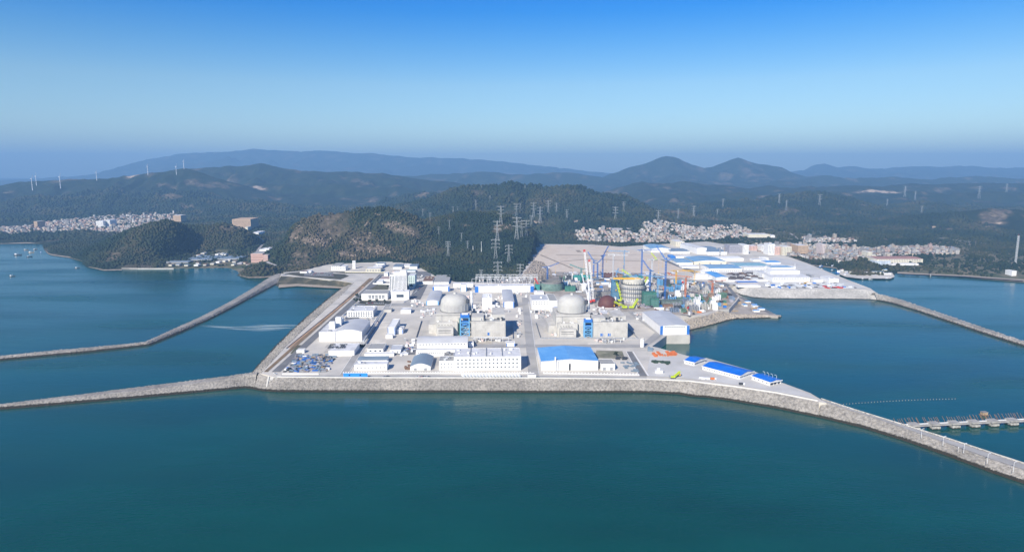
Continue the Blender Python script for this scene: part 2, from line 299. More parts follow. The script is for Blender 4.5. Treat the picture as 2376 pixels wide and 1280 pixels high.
# bare, scrubby or cleared ground: patches with a shape of their own, each (px, py, half width m, half depth m) on the ground
BARE = []
def terrain_point(px, py, y0=1500, y1=16000):
    ys = np.concatenate([np.arange(y0, 5200, 6.0), np.arange(5200, y1, 25.0)]); d = ray(px, py); t = ys / d[1]
    zz = HC + d[2] * t; hh = height(d[0] * t, ys); k = np.nonzero(zz <= hh)[0]
    if len(k) == 0: return atd(px, py, 9000)
    i = k[0]; return Vector((d[0] * t[i], ys[i], hh[i]))
BRIGHT = {(600, 437), (2160, 527), (2260, 532), (2290, 526), (2315, 519), (1640, 518), (1700, 523), (2045, 446), (1330, 515), (1820, 494), (1450, 447), (650, 500), (310, 408), (1240, 517)}
for px, py, hw, hd in ((2045, 446, 230, 60), (2315, 519, 36, 14), (690, 545, 26, 30), (720, 562, 26, 18), (735, 560, 60, 40), (850, 520, 12, 10), (855, 548, 22, 24), (832, 563, 30, 26), (838, 575, 34, 30), (880, 582, 40, 26), (800, 592, 36, 20), (920, 530, 40, 14),
                       (905, 522, 24, 10), (875, 500, 10, 8), (690, 515, 16, 14), (955, 540, 30, 16), (1077, 525, 26, 18), (1168, 528, 38, 26), (1155, 535, 24, 20), (1240, 517, 24, 26), (1255, 516, 20, 14), (600, 437, 70, 60), (1780, 480, 110, 60), (1930, 487, 70, 40),
                       (400, 452, 90, 50), (430, 480, 60, 30), (980, 452, 50, 60), (1450, 447, 40, 30), (1568, 493, 55, 40), (1820, 494, 30, 20), (2050, 508, 26, 22), (2160, 527, 26, 30), (2310, 500, 70, 60), (2260, 532, 40, 16), (2290, 526, 40, 14),
                       (310, 408, 60, 60), (525, 530, 24, 20), (545, 528, 22, 20), (305, 494, 50, 40), (1640, 518, 90, 16), (1700, 523, 70, 14), (1330, 515, 40, 14), (1755, 405, 150, 120), (650, 500, 40, 14), (1735, 378, 50, 60)):
    p = terrain_point(px, py); BARE.append((p.x, p.y, hw, hd, 1.0 if (px, py) in BRIGHT else 0.72))
TOWNS = {'left': gpx([(-60, 533), (20, 527), (80, 525), (130, 514), (200, 509), (260, 504), (330, 503), (410, 501), (432, 508), (420, 520), (340, 536), (300, 542), (240, 539), (190, 536), (150, 537), (70, 541), (-60, 543)], 14),
         'valley': gpx([(1328, 545), (1400, 541), (1480, 546), (1490, 535), (1560, 529), (1640, 530), (1665, 524), (1710, 524), (1742, 536), (1735, 551), (1650, 556), (1600, 561), (1480, 562), (1400, 560), (1340, 557)], 14),
         'harbour': gpx([(1740, 573), (1778, 569), (1830, 568), (1900, 571), (1960, 575), (2020, 579), (2032, 575), (2090, 573), (2215, 576), (2230, 588), (2150, 594), (2100, 594), (2030, 597), (2012, 607), (1945, 609), (1930, 601), (1860, 600), (1800, 597), (1760, 590)], 8),
         'hillfoot': gpx([(1862, 551), (1985, 553), (1990, 563), (1865, 562)], 12)}
def bare_at(x, y):
    b = np.zeros(np.shape(x)); n = fbm(x / 28, y / 28, 4, 5) - 0.5
    for bx, by, hw, hd, cap in BARE:
        e = ((x - bx) / hw) ** 2 + ((y - by) / hd) ** 2
        b = np.maximum(b, np.clip((1.25 if cap < 1 else 1.6) - e * 1.3 + n * (3.4 if cap < 1 else 2.0), 0, cap))
    k = fbm(x / 120, y / 120, 5, 9)
    knob = np.exp(-(((x + 520) / 260) ** 2 + ((y - 2060) / 170) ** 2))
    return np.clip(np.maximum(b, np.clip((k - 0.64 + knob * 0.05) * 6, 0, 0.6)), 0, 1)

def terrain_mat():
    m = bpy.data.materials.new('hill_ground'); m.use_nodes = True; t = m.node_tree; N, Lk = t.nodes, t.links; b = N['Principled BSDF']; b.inputs['Roughness'].default_value = 0.95; b.inputs['Specular IOR Level'].default_value = 0.1
    g = N.new('ShaderNodeNewGeometry'); a = N.new('ShaderNodeAttribute'); a.attribute_name = 'bare'; f = N.new('ShaderNodeAttribute'); f.attribute_name = 'farm'
    def noise(s, d=6):
        n = N.new('ShaderNodeTexNoise'); n.inputs['Scale'].default_value = s; n.inputs['Detail'].default_value = d; n.inputs['Roughness'].default_value = 0.62; Lk.new(g.outputs['Position'], n.inputs['Vector']); return n.outputs['Fac']
    def rmp(src, stops):
        r = N.new('ShaderNodeValToRGB'); r.color_ramp.elements[0].position = stops[0][0]; r.color_ramp.elements[0].color = (*stops[0][1], 1); r.color_ramp.elements[1].position = stops[-1][0]; r.color_ramp.elements[1].color = (*stops[-1][1], 1)
        for p, c in stops[1:-1]: e = r.color_ramp.elements.new(p); e.color = (*c, 1)
        Lk.new(src, r.inputs[0]); return r.outputs[0]
    def mix(fac, c1, c2):
        x = N.new('ShaderNodeMix'); x.data_type = 'RGBA'; Lk.new(fac, x.inputs[0]); Lk.new(c1, x.inputs[6]); Lk.new(c2, x.inputs[7]); return x.outputs[2]
    wood = rmp(noise(0.012, 9), [(0.3, (0.009, 0.019, 0.010)), (0.48, (0.016, 0.028, 0.014)), (0.62, (0.027, 0.036, 0.019)), (0.75, (0.058, 0.052, 0.034))])
    soil = rmp(noise(0.05, 8), [(0.3, (0.07, 0.06, 0.038)), (0.5, (0.14, 0.105, 0.075)), (0.62, (0.24, 0.185, 0.14)), (0.72, (0.36, 0.30, 0.24))])
    field = rmp(noise(0.02, 4), [(0.35, (0.05, 0.07, 0.03)), (0.5, (0.11, 0.11, 0.07)), (0.6, (0.19, 0.16, 0.11)), (0.7, (0.09, 0.10, 0.06))])
    c = mix(f.outputs['Fac'], wood, field); c = mix(a.outputs['Fac'], c, soil); br = N.new('ShaderNodeMapRange'); br.inputs[1].default_value = .78; br.inputs[2].default_value = .95; Lk.new(a.outputs['Fac'], br.inputs[0]); sa = rmp(noise(0.03, 5), [(0.35, (0.34, 0.26, 0.18)), (0.65, (0.52, 0.42, 0.31))]); c = mix(br.outputs[0], c, sa); Lk.new(c, b.inputs['Base Color'])
    nb = noise(0.06, 8); bp = N.new('ShaderNodeBump'); bp.inputs['Distance'].default_value = 6.0; bp.inputs['Strength'].default_value = 0.8; Lk.new(nb, bp.inputs['Height']); Lk.new(bp.outputs[0], b.inputs['Normal'])
    return m
M_hill = terrain_mat()
def grid(name, x0, x1, y0, y1, st, sink=0.0):
    xs = np.arange(x0, x1 + st, st); ys = np.arange(y0, y1 + st, st); X, Y = np.meshgrid(xs, ys); Z = height(X, Y) - sink
    nx, ny = len(xs), len(ys); idx = np.arange(nx * ny).reshape(ny, nx)
    f = np.stack([idx[:-1, :-1], idx[:-1, 1:], idx[1:, 1:], idx[1:, :-1]], -1).reshape(-1, 4)
    farm = np.zeros(X.shape)
    for q in FARM: farm = np.maximum(farm, (inside(q, X, Y) & (Z < 13)) * 1.0)
    for q in TOWNS.values(): farm = np.maximum(farm, inside(q, X, Y) * 1.0)
    zq = Z.reshape(-1)[f].max(1); f = f[zq > -3.9]
    o = link(name, np_mesh(name, np.stack([X, Y, Z], -1).reshape(-1, 3), f, M_hill, {'bare': bare_at(X, Y), 'farm': farm}, True))
    return tag(o, kind='structure')
grid('land', -4200, 4200, 1560, 5200, 17)
grid('hills', -7000, 7000, 5180, 8600, 27, 0.6)
grid('mountains', -10500, 10500, 8560, 12000, 60, 1.5)
grid('far_mountains', -18500, 18500, 11930, 21500, 85, 3.0)

# ------------------------------------------------------------------ the sea
def sea_mat():
    m = bpy.data.materials.new('sea_water'); m.use_nodes = True; t = m.node_tree; N, Lk = t.nodes, t.links; b = N['Principled BSDF']
    g = N.new('ShaderNodeNewGeometry')
    def noise(s, d=5, sc=(1, 1, 1)):
        mp = N.new('ShaderNodeMapping'); mp.inputs['Scale'].default_value = sc; mp.inputs['Rotation'].default_value = (0, 0, 0.35); Lk.new(g.outputs['Position'], mp.inputs[0])
        n = N.new('ShaderNodeTexNoise'); n.inputs['Scale'].default_value = s; n.inputs['Detail'].default_value = d; Lk.new(mp.outputs[0], n.inputs['Vector']); return n.outputs['Fac']
    r = N.new('ShaderNodeValToRGB'); r.color_ramp.elements[0].position = 0.35; r.color_ramp.elements[0].color = (0.0, 0.047, 0.034, 1); r.color_ramp.elements[1].position = 0.68; r.color_ramp.elements[1].color = (0.0, 0.068, 0.052, 1)
    Lk.new(noise(0.004, 5, (1, 2.2, 1)), r.inputs[0]); Lk.new(r.outputs[0], b.inputs['Base Color'])
    mr = N.new('ShaderNodeMapRange'); mr.inputs[1].default_value = 0.4; mr.inputs[2].default_value = 0.65; mr.inputs[3].default_value = 0.07; mr.inputs[4].default_value = 0.28
    Lk.new(noise(0.006, 6, (0.35, 1.6, 1)), mr.inputs[0]); Lk.new(mr.outputs[0], b.inputs['Roughness'])
    b.inputs['IOR'].default_value = 1.33; b.inputs['Specular IOR Level'].default_value = 0.5
    mm = N.new('ShaderNodeMath'); mm.operation = 'MULTIPLY_ADD'; Lk.new(noise(0.16, 4, (1, 2.2, 1)), mm.inputs[0]); mm.inputs[1].default_value = 0.7; Lk.new(noise(0.03, 3, (1, 2.5, 1)), mm.inputs[2])
    bp = N.new('ShaderNodeBump'); bp.inputs['Distance'].default_value = 0.55; bp.inputs['Strength'].default_value = 0.5; Lk.new(mm.outputs[0], bp.inputs['Height']); Lk.new(bp.outputs[0], b.inputs['Normal'])
    return m
tag(MB().add([(-22000, -2500, 0), (22000, -2500, 0), (22000, 24000, 0), (-22000, 24000, 0)], [(0, 1, 2, 3)]).build('sea', sea_mat()), kind='structure')
# the air
hz = bpy.data.materials.new('haze_air'); hz.use_nodes = True; hz.node_tree.nodes.clear()
ho = hz.node_tree.nodes.new('ShaderNodeOutputMaterial'); hv = hz.node_tree.nodes.new('ShaderNodeVolumePrincipled')
hv.inputs['Color'].default_value = (0.30, 0.585, 0.97, 1); hv.inputs['Density'].default_value = 0.98e-4; hv.inputs['Anisotropy'].default_value = 0.0
hz.node_tree.links.new(hv.outputs[0], ho.inputs['Volume'])
tag(MB().box(-23000, 23000, -3000, 24500, -6, 850).build('haze', hz), kind='stuff')
# ------------------------------------------------------------------ made ground, seawalls, breakwaters, roads
def armour_mat(name, col, wet=1.4):
    m = bpy.data.materials.new(name); m.use_nodes = True; t = m.node_tree; N, Lk = t.nodes, t.links; b = N['Principled BSDF']; b.inputs['Roughness'].default_value = 0.9; b.inputs['Specular IOR Level'].default_value = 0.2
    g = N.new('ShaderNodeNewGeometry'); sp = N.new('ShaderNodeSeparateXYZ'); Lk.new(g.outputs['Position'], sp.inputs[0])
    n = N.new('ShaderNodeTexNoise'); n.inputs['Scale'].default_value = 0.35; n.inputs['Detail'].default_value = 8; Lk.new(g.outputs['Position'], n.inputs['Vector'])
    n2 = N.new('ShaderNodeTexNoise'); n2.inputs['Scale'].default_value = 0.02; n2.inputs['Detail'].default_value = 5; Lk.new(g.outputs['Position'], n2.inputs['Vector'])
    r = N.new('ShaderNodeValToRGB'); r.color_ramp.elements[0].position = 0.3; r.color_ramp.elements[0].color = (*[c * 0.62 for c in col], 1); r.color_ramp.elements[1].position = 0.68; r.color_ramp.elements[1].color = (*[c * 1.3 for c in col], 1)
    Lk.new(n.outputs['Fac'], r.inputs[0])
    a = N.new('ShaderNodeMapRange'); a.inputs[1].default_value = 0.35; a.inputs[2].default_value = 0.65; a.inputs[3].default_value = 0.82; a.inputs[4].default_value = 1.15; Lk.new(n2.outputs['Fac'], a.inputs[0])
    v = N.new('ShaderNodeVectorMath'); v.operation = 'SCALE'; Lk.new(r.outputs[0], v.inputs[0]); Lk.new(a.outputs[0], v.inputs['Scale'])
    # the tide line: weed and wet stone below the high-water mark
    zz = N.new('ShaderNodeMath'); zz.operation = 'MULTIPLY_ADD'; Lk.new(n.outputs['Fac'], zz.inputs[0]); zz.inputs[1].default_value = 1.6; Lk.new(sp.outputs[2], zz.inputs[2])
    w = N.new('ShaderNodeMapRange'); w.inputs[1].default_value = wet + 0.7; w.inputs[2].default_value = wet + 1.5; Lk.new(zz.outputs[0], w.inputs[0])
    mx = N.new('ShaderNodeMix'); mx.data_type = 'RGBA'; Lk.new(w.outputs[0], mx.inputs[0]); mx.inputs[6].default_value = (0.035, 0.030, 0.018, 1); Lk.new(v.outputs[0], mx.inputs[7]); Lk.new(mx.outputs[2], b.inputs['Base Color'])
    return m
M_arm = armour_mat('armour_stone', (0.295, 0.275, 0.25), 2.1); M_wallc = armour_mat('quay_concrete', (0.46, 0.44, 0.40), 0.9)
M_ground = mat('site_concrete', (0.57, 0.535, 0.475), 0.9, 0.12, 0.025, dirt=(0.42, 0.405, 0.375), dirt_scale=0.012)
M_apron = mat('pale_apron_concrete', (0.55, 0.54, 0.52), 0.85, 0.08, 0.03, dirt=(0.48, 0.47, 0.45), dirt_scale=0.02)
M_works = mat('trodden_building_ground', (0.40, 0.355, 0.31), 0.95, 0.2, 0.04, dirt=(0.22, 0.19, 0.16), dirt_scale=0.03)
M_sand = mat('levelled_sandy_ground', (0.64, 0.55, 0.455), 0.95, 0.2, 0.02, dirt=(0.44, 0.36, 0.285), dirt_scale=0.02)
M_grass = mat('dry_brown_grass', (0.115, 0.10, 0.058), 0.95, 0.3, 0.05, dirt=(0.07, 0.085, 0.04), dirt_scale=0.05)
M_bank = mat('dark_grass_bank', (0.060, 0.058, 0.035), 0.95, 0.3, 0.05, dirt=(0.10, 0.085, 0.055), dirt_scale=0.05)
M_beach = mat('beach_sand', (0.36, 0.30, 0.23), 0.95, 0.15, 0.05)
M_soil = mat('bare_orange_soil', (0.42, 0.27, 0.16), 0.95, 0.2, 0.03, dirt=(0.30, 0.2, 0.13), dirt_scale=0.02)
M_rail = mat('rust_brown_verge', (0.24, 0.165, 0.095), 0.95, 0.25, 0.06, dirt=(0.13, 0.10, 0.06), dirt_scale=0.05)

def sheet(name, px, z, m, kind='structure', parent=None):
    pts = [at(x, y, z) for x, y in px]; tri = tessellate_polygon([pts]); mb = MB()
    f = []
    for a, b, c in tri:
        n = (pts[b] - pts[a]).cross(pts[c] - pts[a]); f.append((a, b, c) if n.z > 0 else (a, c, b))
    mb.add(pts, f); return tag(mb.build(name, m, parent), kind=kind)
def platform(poly=None, g=G, m=None, name='ground'):
    pts = [Vector((x, y, g)) for x, y in (poly or PLAT)]; n = len(pts); tri = tessellate_polygon([pts]); f = []
    for a, b, c in tri:
        k = (pts[b] - pts[a]).cross(pts[c] - pts[a]); f.append((a, b, c) if k.z > 0 else (a, c, b))
    v = pts + [p - Vector((0, 0, g + 3)) for p in pts]
    for i in range(n): f.append((i, (i + 1) % n, n + (i + 1) % n, n + i))
    tag(MB().add(v, f).build(name, m or M_ground), kind='structure')
platform()
SPITZ = 5.0
platform(gpx([(1676, 723), (1706, 729), (1748, 729.5), (1806, 732), (1790, 724), (1724, 690), (1700, 672), (1680, 690)], SPITZ), SPITZ, M_works, 'spit_ground')

def smooth_sections(sec, step=6.0):
    out = []
    for (w0, c0, h0), (w1, c1, h1) in zip(sec[:-1], sec[1:]):
        a0, b0, a1, b1 = at(*w0, 0), at(*c0, h0), at(*w1, 0), at(*c1, h1)
        n = max(1, int((a1 - a0).length / step))
        for k in range(n):
            t = k / n; out.append((a0.lerp(a1, t), b0.lerp(b1, t)))
    out.append((at(*sec[-1][0], 0), at(*sec[-1][1], sec[-1][2]))); return out
ROCK_V = np.array([(-1, -1, -.8), (1, -1, -.8), (1, 1, -.8), (-1, 1, -.8), (-.8, -.8, .8), (.8, -.8, .8), (.8, .8, .8), (-.8, .8, .8)], np.float32)
ROCK_F = np.array([(4, 5, 6), (4, 6, 7), (0, 1, 5), (0, 5, 4), (1, 2, 6), (1, 6, 5), (2, 3, 7), (2, 7, 6), (3, 0, 4), (3, 4, 7)], np.int32)
rg = np.random.default_rng(5)
def rocks(P, size, name, m, parent=None):
    n = len(P); P = np.asarray(P, np.float32)
    s = size * rg.uniform(0.55, 1.25, (n, 1, 1)).astype(np.float32); v = ROCK_V[None] + rg.uniform(-.35, .35, (n, 8, 3)).astype(np.float32)
    v = v * rg.uniform(0.7, 1.3, (n, 1, 3)); a = rg.uniform(0, 6.28, n); ca, sa = np.cos(a)[:, None], np.sin(a)[:, None]
    b = rg.uniform(-.7, .7, n); cb, sb = np.cos(b)[:, None], np.sin(b)[:, None]
    y, z = v[..., 1] * cb - v[..., 2] * sb, v[..., 1] * sb + v[..., 2] * cb
    x, y = v[..., 0] * ca - y * sa, v[..., 0] * sa + y * ca
    v = np.stack([x, y, z], -1) * s * 0.5 + P[:, None]
    f = ROCK_F[None] + (np.arange(n) * 8)[:, None, None]
    return tag(link(name, np_mesh(name, v.reshape(-1, 3), f.reshape(-1, 3), m), parent), kind='stuff')
def breakwater(name, sec, size=2.2, rock=True, crest_m=None, m=None, slope=1.6, dens=5.0, front_only=False):
    S = smooth_sections(sec); rows = []; P = []
    for a, b in S:
        d = Vector((b.x - a.x, b.y - a.y, 0)); T = d.length; d.normalize(); h = b.z
        run = T if front_only else min(slope * h, 0.72 * T)
        cn = a + d * run + Vector((0, 0, h))
        rows.append([a - d * 3 - Vector((0, 0, 2)), a, a.lerp(cn, 0.5) + Vector((0, 0, RN.uniform(-.3, .3))), cn] + ([] if front_only else [b, b + d * (1.5 * h) - Vector((0, 0, h)), b + d * (1.5 * h + 3) - Vector((0, 0, h + 2))]))
    k = len(rows[0]); mb = MB(); v = [p for r in rows for p in r]; f = []
    for i in range(len(rows) - 1):
        for j in range(k - 1): f.append((i * k + j, (i + 1) * k + j, (i + 1) * k + j + 1, i * k + j + 1))
    o = tag(mb.add(v, f).build(name, m or M_arm), kind='structure')
    for i in range(len(rows) - 1):
        for j0 in ((1,) if front_only else (1, 4)):
            j1 = 3 if j0 == 1 else 5
            p00, p01, p10, p11 = rows[i][j0], rows[i][j1], rows[i + 1][j0], rows[i + 1][j1]
            area = (p01 - p00).length * (p10 - p00).length
            for _ in range(int(area / dens + RN.random())):
                u, w = RN.random(), RN.uniform(-.06, .97); P.append(p00.lerp(p10, u).lerp(p01.lerp(p11, u), w) - Vector((0, 0, 0.05)))
    if rock: rocks([tuple(p) for p in P], size, 'armour_stones', m or M_arm, o)
    if crest_m and not front_only:
        cm = MB(); v = []; f = []
        for i, r in enumerate(rows):
            d = (r[4] - r[3]); v += [r[3] + d * 0.12 + Vector((0, 0, .06)), r[3] + d * 0.86 + Vector((0, 0, .06))]
            if i: f.append((2 * i - 2, 2 * i, 2 * i + 1, 2 * i - 1))
        tag(cm.add(v, f).build('road', crest_m), kind='structure')
        pw = MB(); pv = []; pf = []
        for i, r in enumerate(rows):      # low wave wall along the far edge of the crest
            d = (r[4] - r[3]).normalized(); e = r[4] - d * 0.2
            pv += [e, e + Vector((0, 0, 1.1)), e + d * 0.9 + Vector((0, 0, 1.1)), e + d * 0.9 - Vector((0, 0, .6))]
            if i:
                q = 4 * i
                for j in range(3): pf.append((q - 4 + j, q + j, q + j + 1, q - 3 + j))
        tag(pw.add(pv, pf).build('wave_wall', M_conc), 'low pale wave wall along the seaward road of the ' + ('right' if sec[0][0][0] > 1000 else 'left') + ' breakwater', 'wall')
    return o
breakwater('seawall', [((588, 903), (600, 866), 14), ((610, 907), (618, 872), 14), ((640, 909), (640, 875), 14), ((800, 910), (800, 876.5), 14), ((1000, 910), (1000, 877), 14), ((1250, 911), (1250, 877.5), 14), ((1500, 911), (1500, 880), 14), ((1570, 914), (1600, 885), 14),
    ((1605, 920), (1640, 890), 14), ((1640, 922), (1665, 892.5), 14), ((1700, 930), (1700, 897), 14), ((1800, 947), (1800, 912), 14), ((1900, 968), (1900, 932), 14)], 0.95, front_only=True, dens=1.25)
breakwater('breakwater', [((1900, 968), (1905, 925), 14), ((1960, 982), (1966, 945), 12), ((2000, 992), (2010, 959), 10), ((2100, 1023), (2112, 990), 8.5), ((2200, 1058), (2214, 1022), 8), ((2300, 1096), (2314, 1055), 8), ((2376, 1122), (2392, 1080), 8), ((2560, 1195), (2580, 1148), 8), ((2900, 1345), (2925, 1290), 8)], 1.0, crest_m=M_asphl, dens=1.3)
breakwater('breakwater', [((-500, 996), (-500, 983), 4), ((-60, 957), (-60, 944), 4), ((0, 950), (0, 937), 4), ((100, 942), (100, 925), 5), ((200, 933), (200, 913), 5.5), ((310, 924), (310, 899), 6.5), ((430, 913), (432, 884), 8), ((520, 905), (524, 873), 10), ((568, 900), (574, 865.5), 13), ((590, 903), (598, 863), 14)], 1.0, dens=1.4)
breakwater('breakwater', [((-500, 884), (-500, 873), 4), ((-60, 842), (-60, 832), 4), ((0, 836), (0, 825), 5), ((100, 827), (100, 815), 5), ((200, 818), (200, 806), 5), ((300, 807), (298, 797), 5), ((348, 801), (338, 792), 5), ((378, 789), (366, 780), 5), ((424, 770), (410, 760), 5), ((484, 743), (470, 733), 5), ((545, 712), (530, 702), 5.5), ((602, 681), (585, 670), 7), ((640, 661), (615, 650), 9), ((664, 654), (630, 641), 12), ((690, 646), (646, 634), 13)], 1.3, dens=3)
breakwater('breakwater', [((2036, 697), (2026, 679), 14), ((2070, 704), (2070, 689), 9), ((2130, 722), (2132, 709), 6), ((2200, 746), (2202, 733), 5), ((2270, 770), (2272, 757), 5), ((2330, 789), (2332, 777), 5), ((2376, 804), (2378, 792), 5), ((2460, 832), (2462, 818), 5), ((2760, 938), (2764, 922), 5)], 2.2, dens=6)
breakwater('seawall', [((584, 866), (606, 866), 14), ((602, 846), (624, 846), 14), ((641, 803), (664, 803), 14), ((681, 764), (704, 764), 14), ((721, 728), (743, 728), 14), ((761, 694), (783, 694), 14), ((797, 666), (814, 664), 14), ((808, 660), (820, 657), 14)], 2.2, front_only=True, dens=6)
breakwater('quay_wall', [((1700, 675), (1692, 655), 14), ((1718, 684), (1712, 661), 14), ((1750, 691), (1740, 668), 14), ((1785, 693), (1780, 672.5), 14), ((1960, 694), (1960, 671.5), 14), ((2018, 695), (2012, 672.5), 14), ((2040, 697), (2036, 679), 14)], 2, rock=False, front_only=True, m=M_wallc)
breakwater('shore', [((1600, 767), (1584, 742), 14), ((1655, 753), (1640, 731), 14), ((1690, 743), (1668, 720), 14), ((1712, 740), (1706, 728), 5), ((1752, 739), (1748, 729), 5), ((1811, 736), (1805, 731.5), 5), ((1812, 733), (1808, 731), 5)], 2.5, front_only=True, dens=9, m=armour_mat('tan_shore_rock', (0.38, 0.33, 0.27), 1.2))
breakwater('shore', [((640, 664), (652, 640), 14), ((690, 661), (700, 643), 14), ((760, 665), (765, 648), 14), ((806, 668), (818, 657), 14)], 2.5, rock=False, front_only=True, m=M_bank)
sheet('beach', [(648, 659), (690, 656), (760, 660), (806, 662), (802, 669), (760, 667.5), (690, 663.5), (646, 667)], 2.2, M_beach)
# slipway cut through the seawall at its left corner
sl = MB()
sa, sb, sc, sd = at(618, 903, 1.0), at(646, 903, 1.0), at(640, 874, 14.3), at(624, 874, 14.3)
sl.add([sa, sb, sc, sd], [(0, 1, 2, 3)])
for p, q in ((sa, sd), (sb, sc)): sl.bar(p + Vector((0, 0, .6)), q + Vector((0, 0, .6)), 2.0)
tag(sl.build('slipway', M_conc), 'short concrete slipway cut into the stone seawall at its left corner', 'slipway')

R1 = G + 0.30; R2 = G + 0.35
pm_ = [mat('paving_%s' % n_, c_, .9, .14, .05, dirt=d_, dirt_scale=.04) for n_, c_, d_ in (('pale', (.62, .58, .51), (.54, .51, .45)), ('grey', (.46, .44, .405), (.38, .365, .34)), ('warm', (.50, .46, .385), (.43, .39, .325)), ('worn', (.41, .39, .355), (.50, .48, .43)))]
rp = random.Random(77)
for k_ in range(46):
    px_, py_ = rp.uniform(690, 1480), rp.uniform(650, 850); q_ = at(px_, py_, G)
    if px_ < 640 + (868 - py_) * 1.06 + 40: continue
    w_, d_ = rp.uniform(14, 60), rp.uniform(14, 70); cs_, sn_ = math.cos(.0375), math.sin(.0375); pv_ = [(q_.x + a * cs_ - b * sn_, q_.y + a * sn_ + b * cs_, G + .02 + .005 * k_) for a, b in ((0, 0), (w_, 0), (w_, d_), (0, d_))]
    if not all(inside(PLAT, np.array([p[0]]), np.array([p[1]]))[0] for p in pv_): continue
    tag(MB().add(pv_, [(0, 1, 2, 3)]).build('paving', pm_[k_ % 4]), kind='structure')
sheet('works_ground', [(1205, 655), (1258, 628), (1545, 632), (1560, 640), (1690, 664), (1712, 690), (1690, 716), (1660, 719), (1600, 733), (1500, 722), (1385, 724), (1374, 690), (1236, 684)], R1, M_works)
sheet('levelled_ground', [(1249, 568), (1368, 569), (1440, 574), (1510, 590), (1545, 602), (1600, 632), (1545, 634), (1262, 630), (1236, 608)], R1 + .05, M_sand)
sheet('rubble_slope', [(1205, 648), (1228, 618), (1238, 604), (1262, 610), (1290, 640), (1258, 652)], R1 + .12, mat('grey_rubble', (0.27, 0.23, 0.19), 0.95, 0.3, 0.12, dirt=(0.16, 0.13, 0.10), dirt_scale=0.06))
sheet('wharf_ground', [(1700, 660), (1740, 665), (1975, 669), (2010, 669), (1945, 644), (1868, 612), (1800, 596), (1640, 640)], R1, M_apron)
sheet('apron', [(1508, 826), (1600, 829), (1640, 833), (1745, 862), (1870, 911), (1900, 926), (1780, 904), (1650, 884), (1560, 874), (1500, 872)], R1, M_apron)
sheet('apron', [(1252, 866), (1452, 866), (1440, 812), (1246, 808)], R1, M_ground)
sheet('grass', [(1380, 830), (1450, 832), (1444, 814), (1384, 812)], R1 + .05, mat('thin_green_verge', (0.24, 0.225, 0.17), 0.95, 0.3, 0.06, dirt=(0.12, 0.13, 0.075), dirt_scale=0.05))
sheet('grass', [(846, 672), (900, 672), (903, 660), (856, 660)], R1 + .03, M_grass)
sheet('grass', [(828, 708), (905, 708), (908, 697), (838, 697)], R1 + .03, M_grass)
sheet('grass', [(800, 634), (895, 634), (890, 630), (760, 630)], R1 + .03, M_grass)
sheet('grass', [(673, 820), (700, 820), (708, 800), (690, 800)], R1 + .03, M_grass)
sheet('grass', [(655, 634.5), (700, 630), (800, 636), (810, 640), (790, 648), (700, 641)], R1 + .03, M_bank)
sheet('verge', [(612, 862), (621, 862), (868, 645), (857, 645)], R1 + .03, M_rail)
sheet('verge', [(664, 806), (673, 806), (848, 664), (842, 664)], R1 + .06, M_soil)
def road(px, m=M_asphl, z=R1 + .06): return sheet('road', px, z, m)
for q in ([(800, 742), (830, 742), (848, 705), (826, 703)], [(850, 706), (902, 706), (905, 698), (858, 698)], [(950, 694), (975, 694), (992, 660), (966, 660)], [(905, 822), (962, 822), (966, 806), (918, 806)], [(706, 640), (775, 641), (772, 632), (706, 632)], [(906, 658), (1000, 640), (1000, 630), (930, 628), (900, 640)]):
    sheet('car_park', q, R1 + .2, M_asph)
sheet('lawn', [(836, 704), (905, 704), (908, 699.5), (842, 699.5)], R1 + .3, M_bank)
for q in ([(1000, 790), (1190, 790), (1188, 745), (1010, 740)], [(1262, 788), (1480, 788), (1456, 745), (1254, 745)]):
    pass
road([(652, 870), (1246, 870.5), (1500, 874), (1500, 878.5), (1246, 876), (652, 874.5)])
road([(630, 862), (650, 862), (862, 668), (850, 666)], M_asph)
road([(862, 668), (850, 666), (880, 636), (900, 636), (884, 655)], M_asph)
road([(789, 869), (806, 869), (908, 705), (896, 705)])
road([(934, 705), (948, 705), (992, 652), (982, 652)])
road([(812, 806), (1500, 806), (1496, 798.5), (818, 798)])
road([(898, 709), (1236, 709), (1236, 703.5), (902, 703.5)], M_asphl, R1 + .1)
road([(1226, 869), (1250, 869), (1226, 690), (1211, 690)], M_asphl, R1 + .14)
road([(1484, 872), (1502, 872), (1466, 815), (1454, 815)], M_asph)
road([(1455, 722), (1470, 722), (1540, 768), (1538, 776), (1500, 803), (1484, 803), (1520, 771)], M_asphl, R1 + .18)
road([(1686, 664), (1694, 666), (1713, 688), (1704, 690)], M_asph); road([(1712, 688), (1722, 690), (1798, 728), (1786, 728.5)], M_asph, SPITZ + .1)
road([(1527, 600), (1540, 600), (1694, 660), (1682, 664)], M_asph, R1 + .18)
for q in ([(806, 868), (807.2, 868), (909, 705), (908, 705)], [(788, 868), (789, 868), (896, 705), (895, 705)], [(1503, 871), (1506, 871), (1470, 815), (1467.5, 815)], [(1482, 871), (1484, 871), (1454, 815), (1452.5, 815)], [(1250, 868), (1251, 868), (1227, 700), (1226, 700)]):
    sheet('road_kerb_line', q, R1 + .24, M_line)
for q in ([(1290, 590), (1420, 592), (1420, 593), (1290, 591.2)], [(1300, 606), (1370, 600), (1500, 606), (1500, 607), (1370, 601.4), (1300, 607.2)], [(1335, 580), (1344, 580), (1350, 585), (1340, 585)], [(1400, 585), (1412, 582), (1414, 583), (1402, 587)], [(1255, 590), (1330, 622), (1328, 623.5), (1253, 592)]):
    sheet('dirt_track', q, R1 + .12, mat('dark_dirt_track', (.30, .245, .19), .95, .2, .05))
wp = [(640, 874.6), (800, 876), (1000, 876.6), (1250, 877), (1500, 879.4), (1600, 884.4), (1640, 889), (1700, 896.2), (1800, 911), (1897, 930)]; wv = []; wf = []
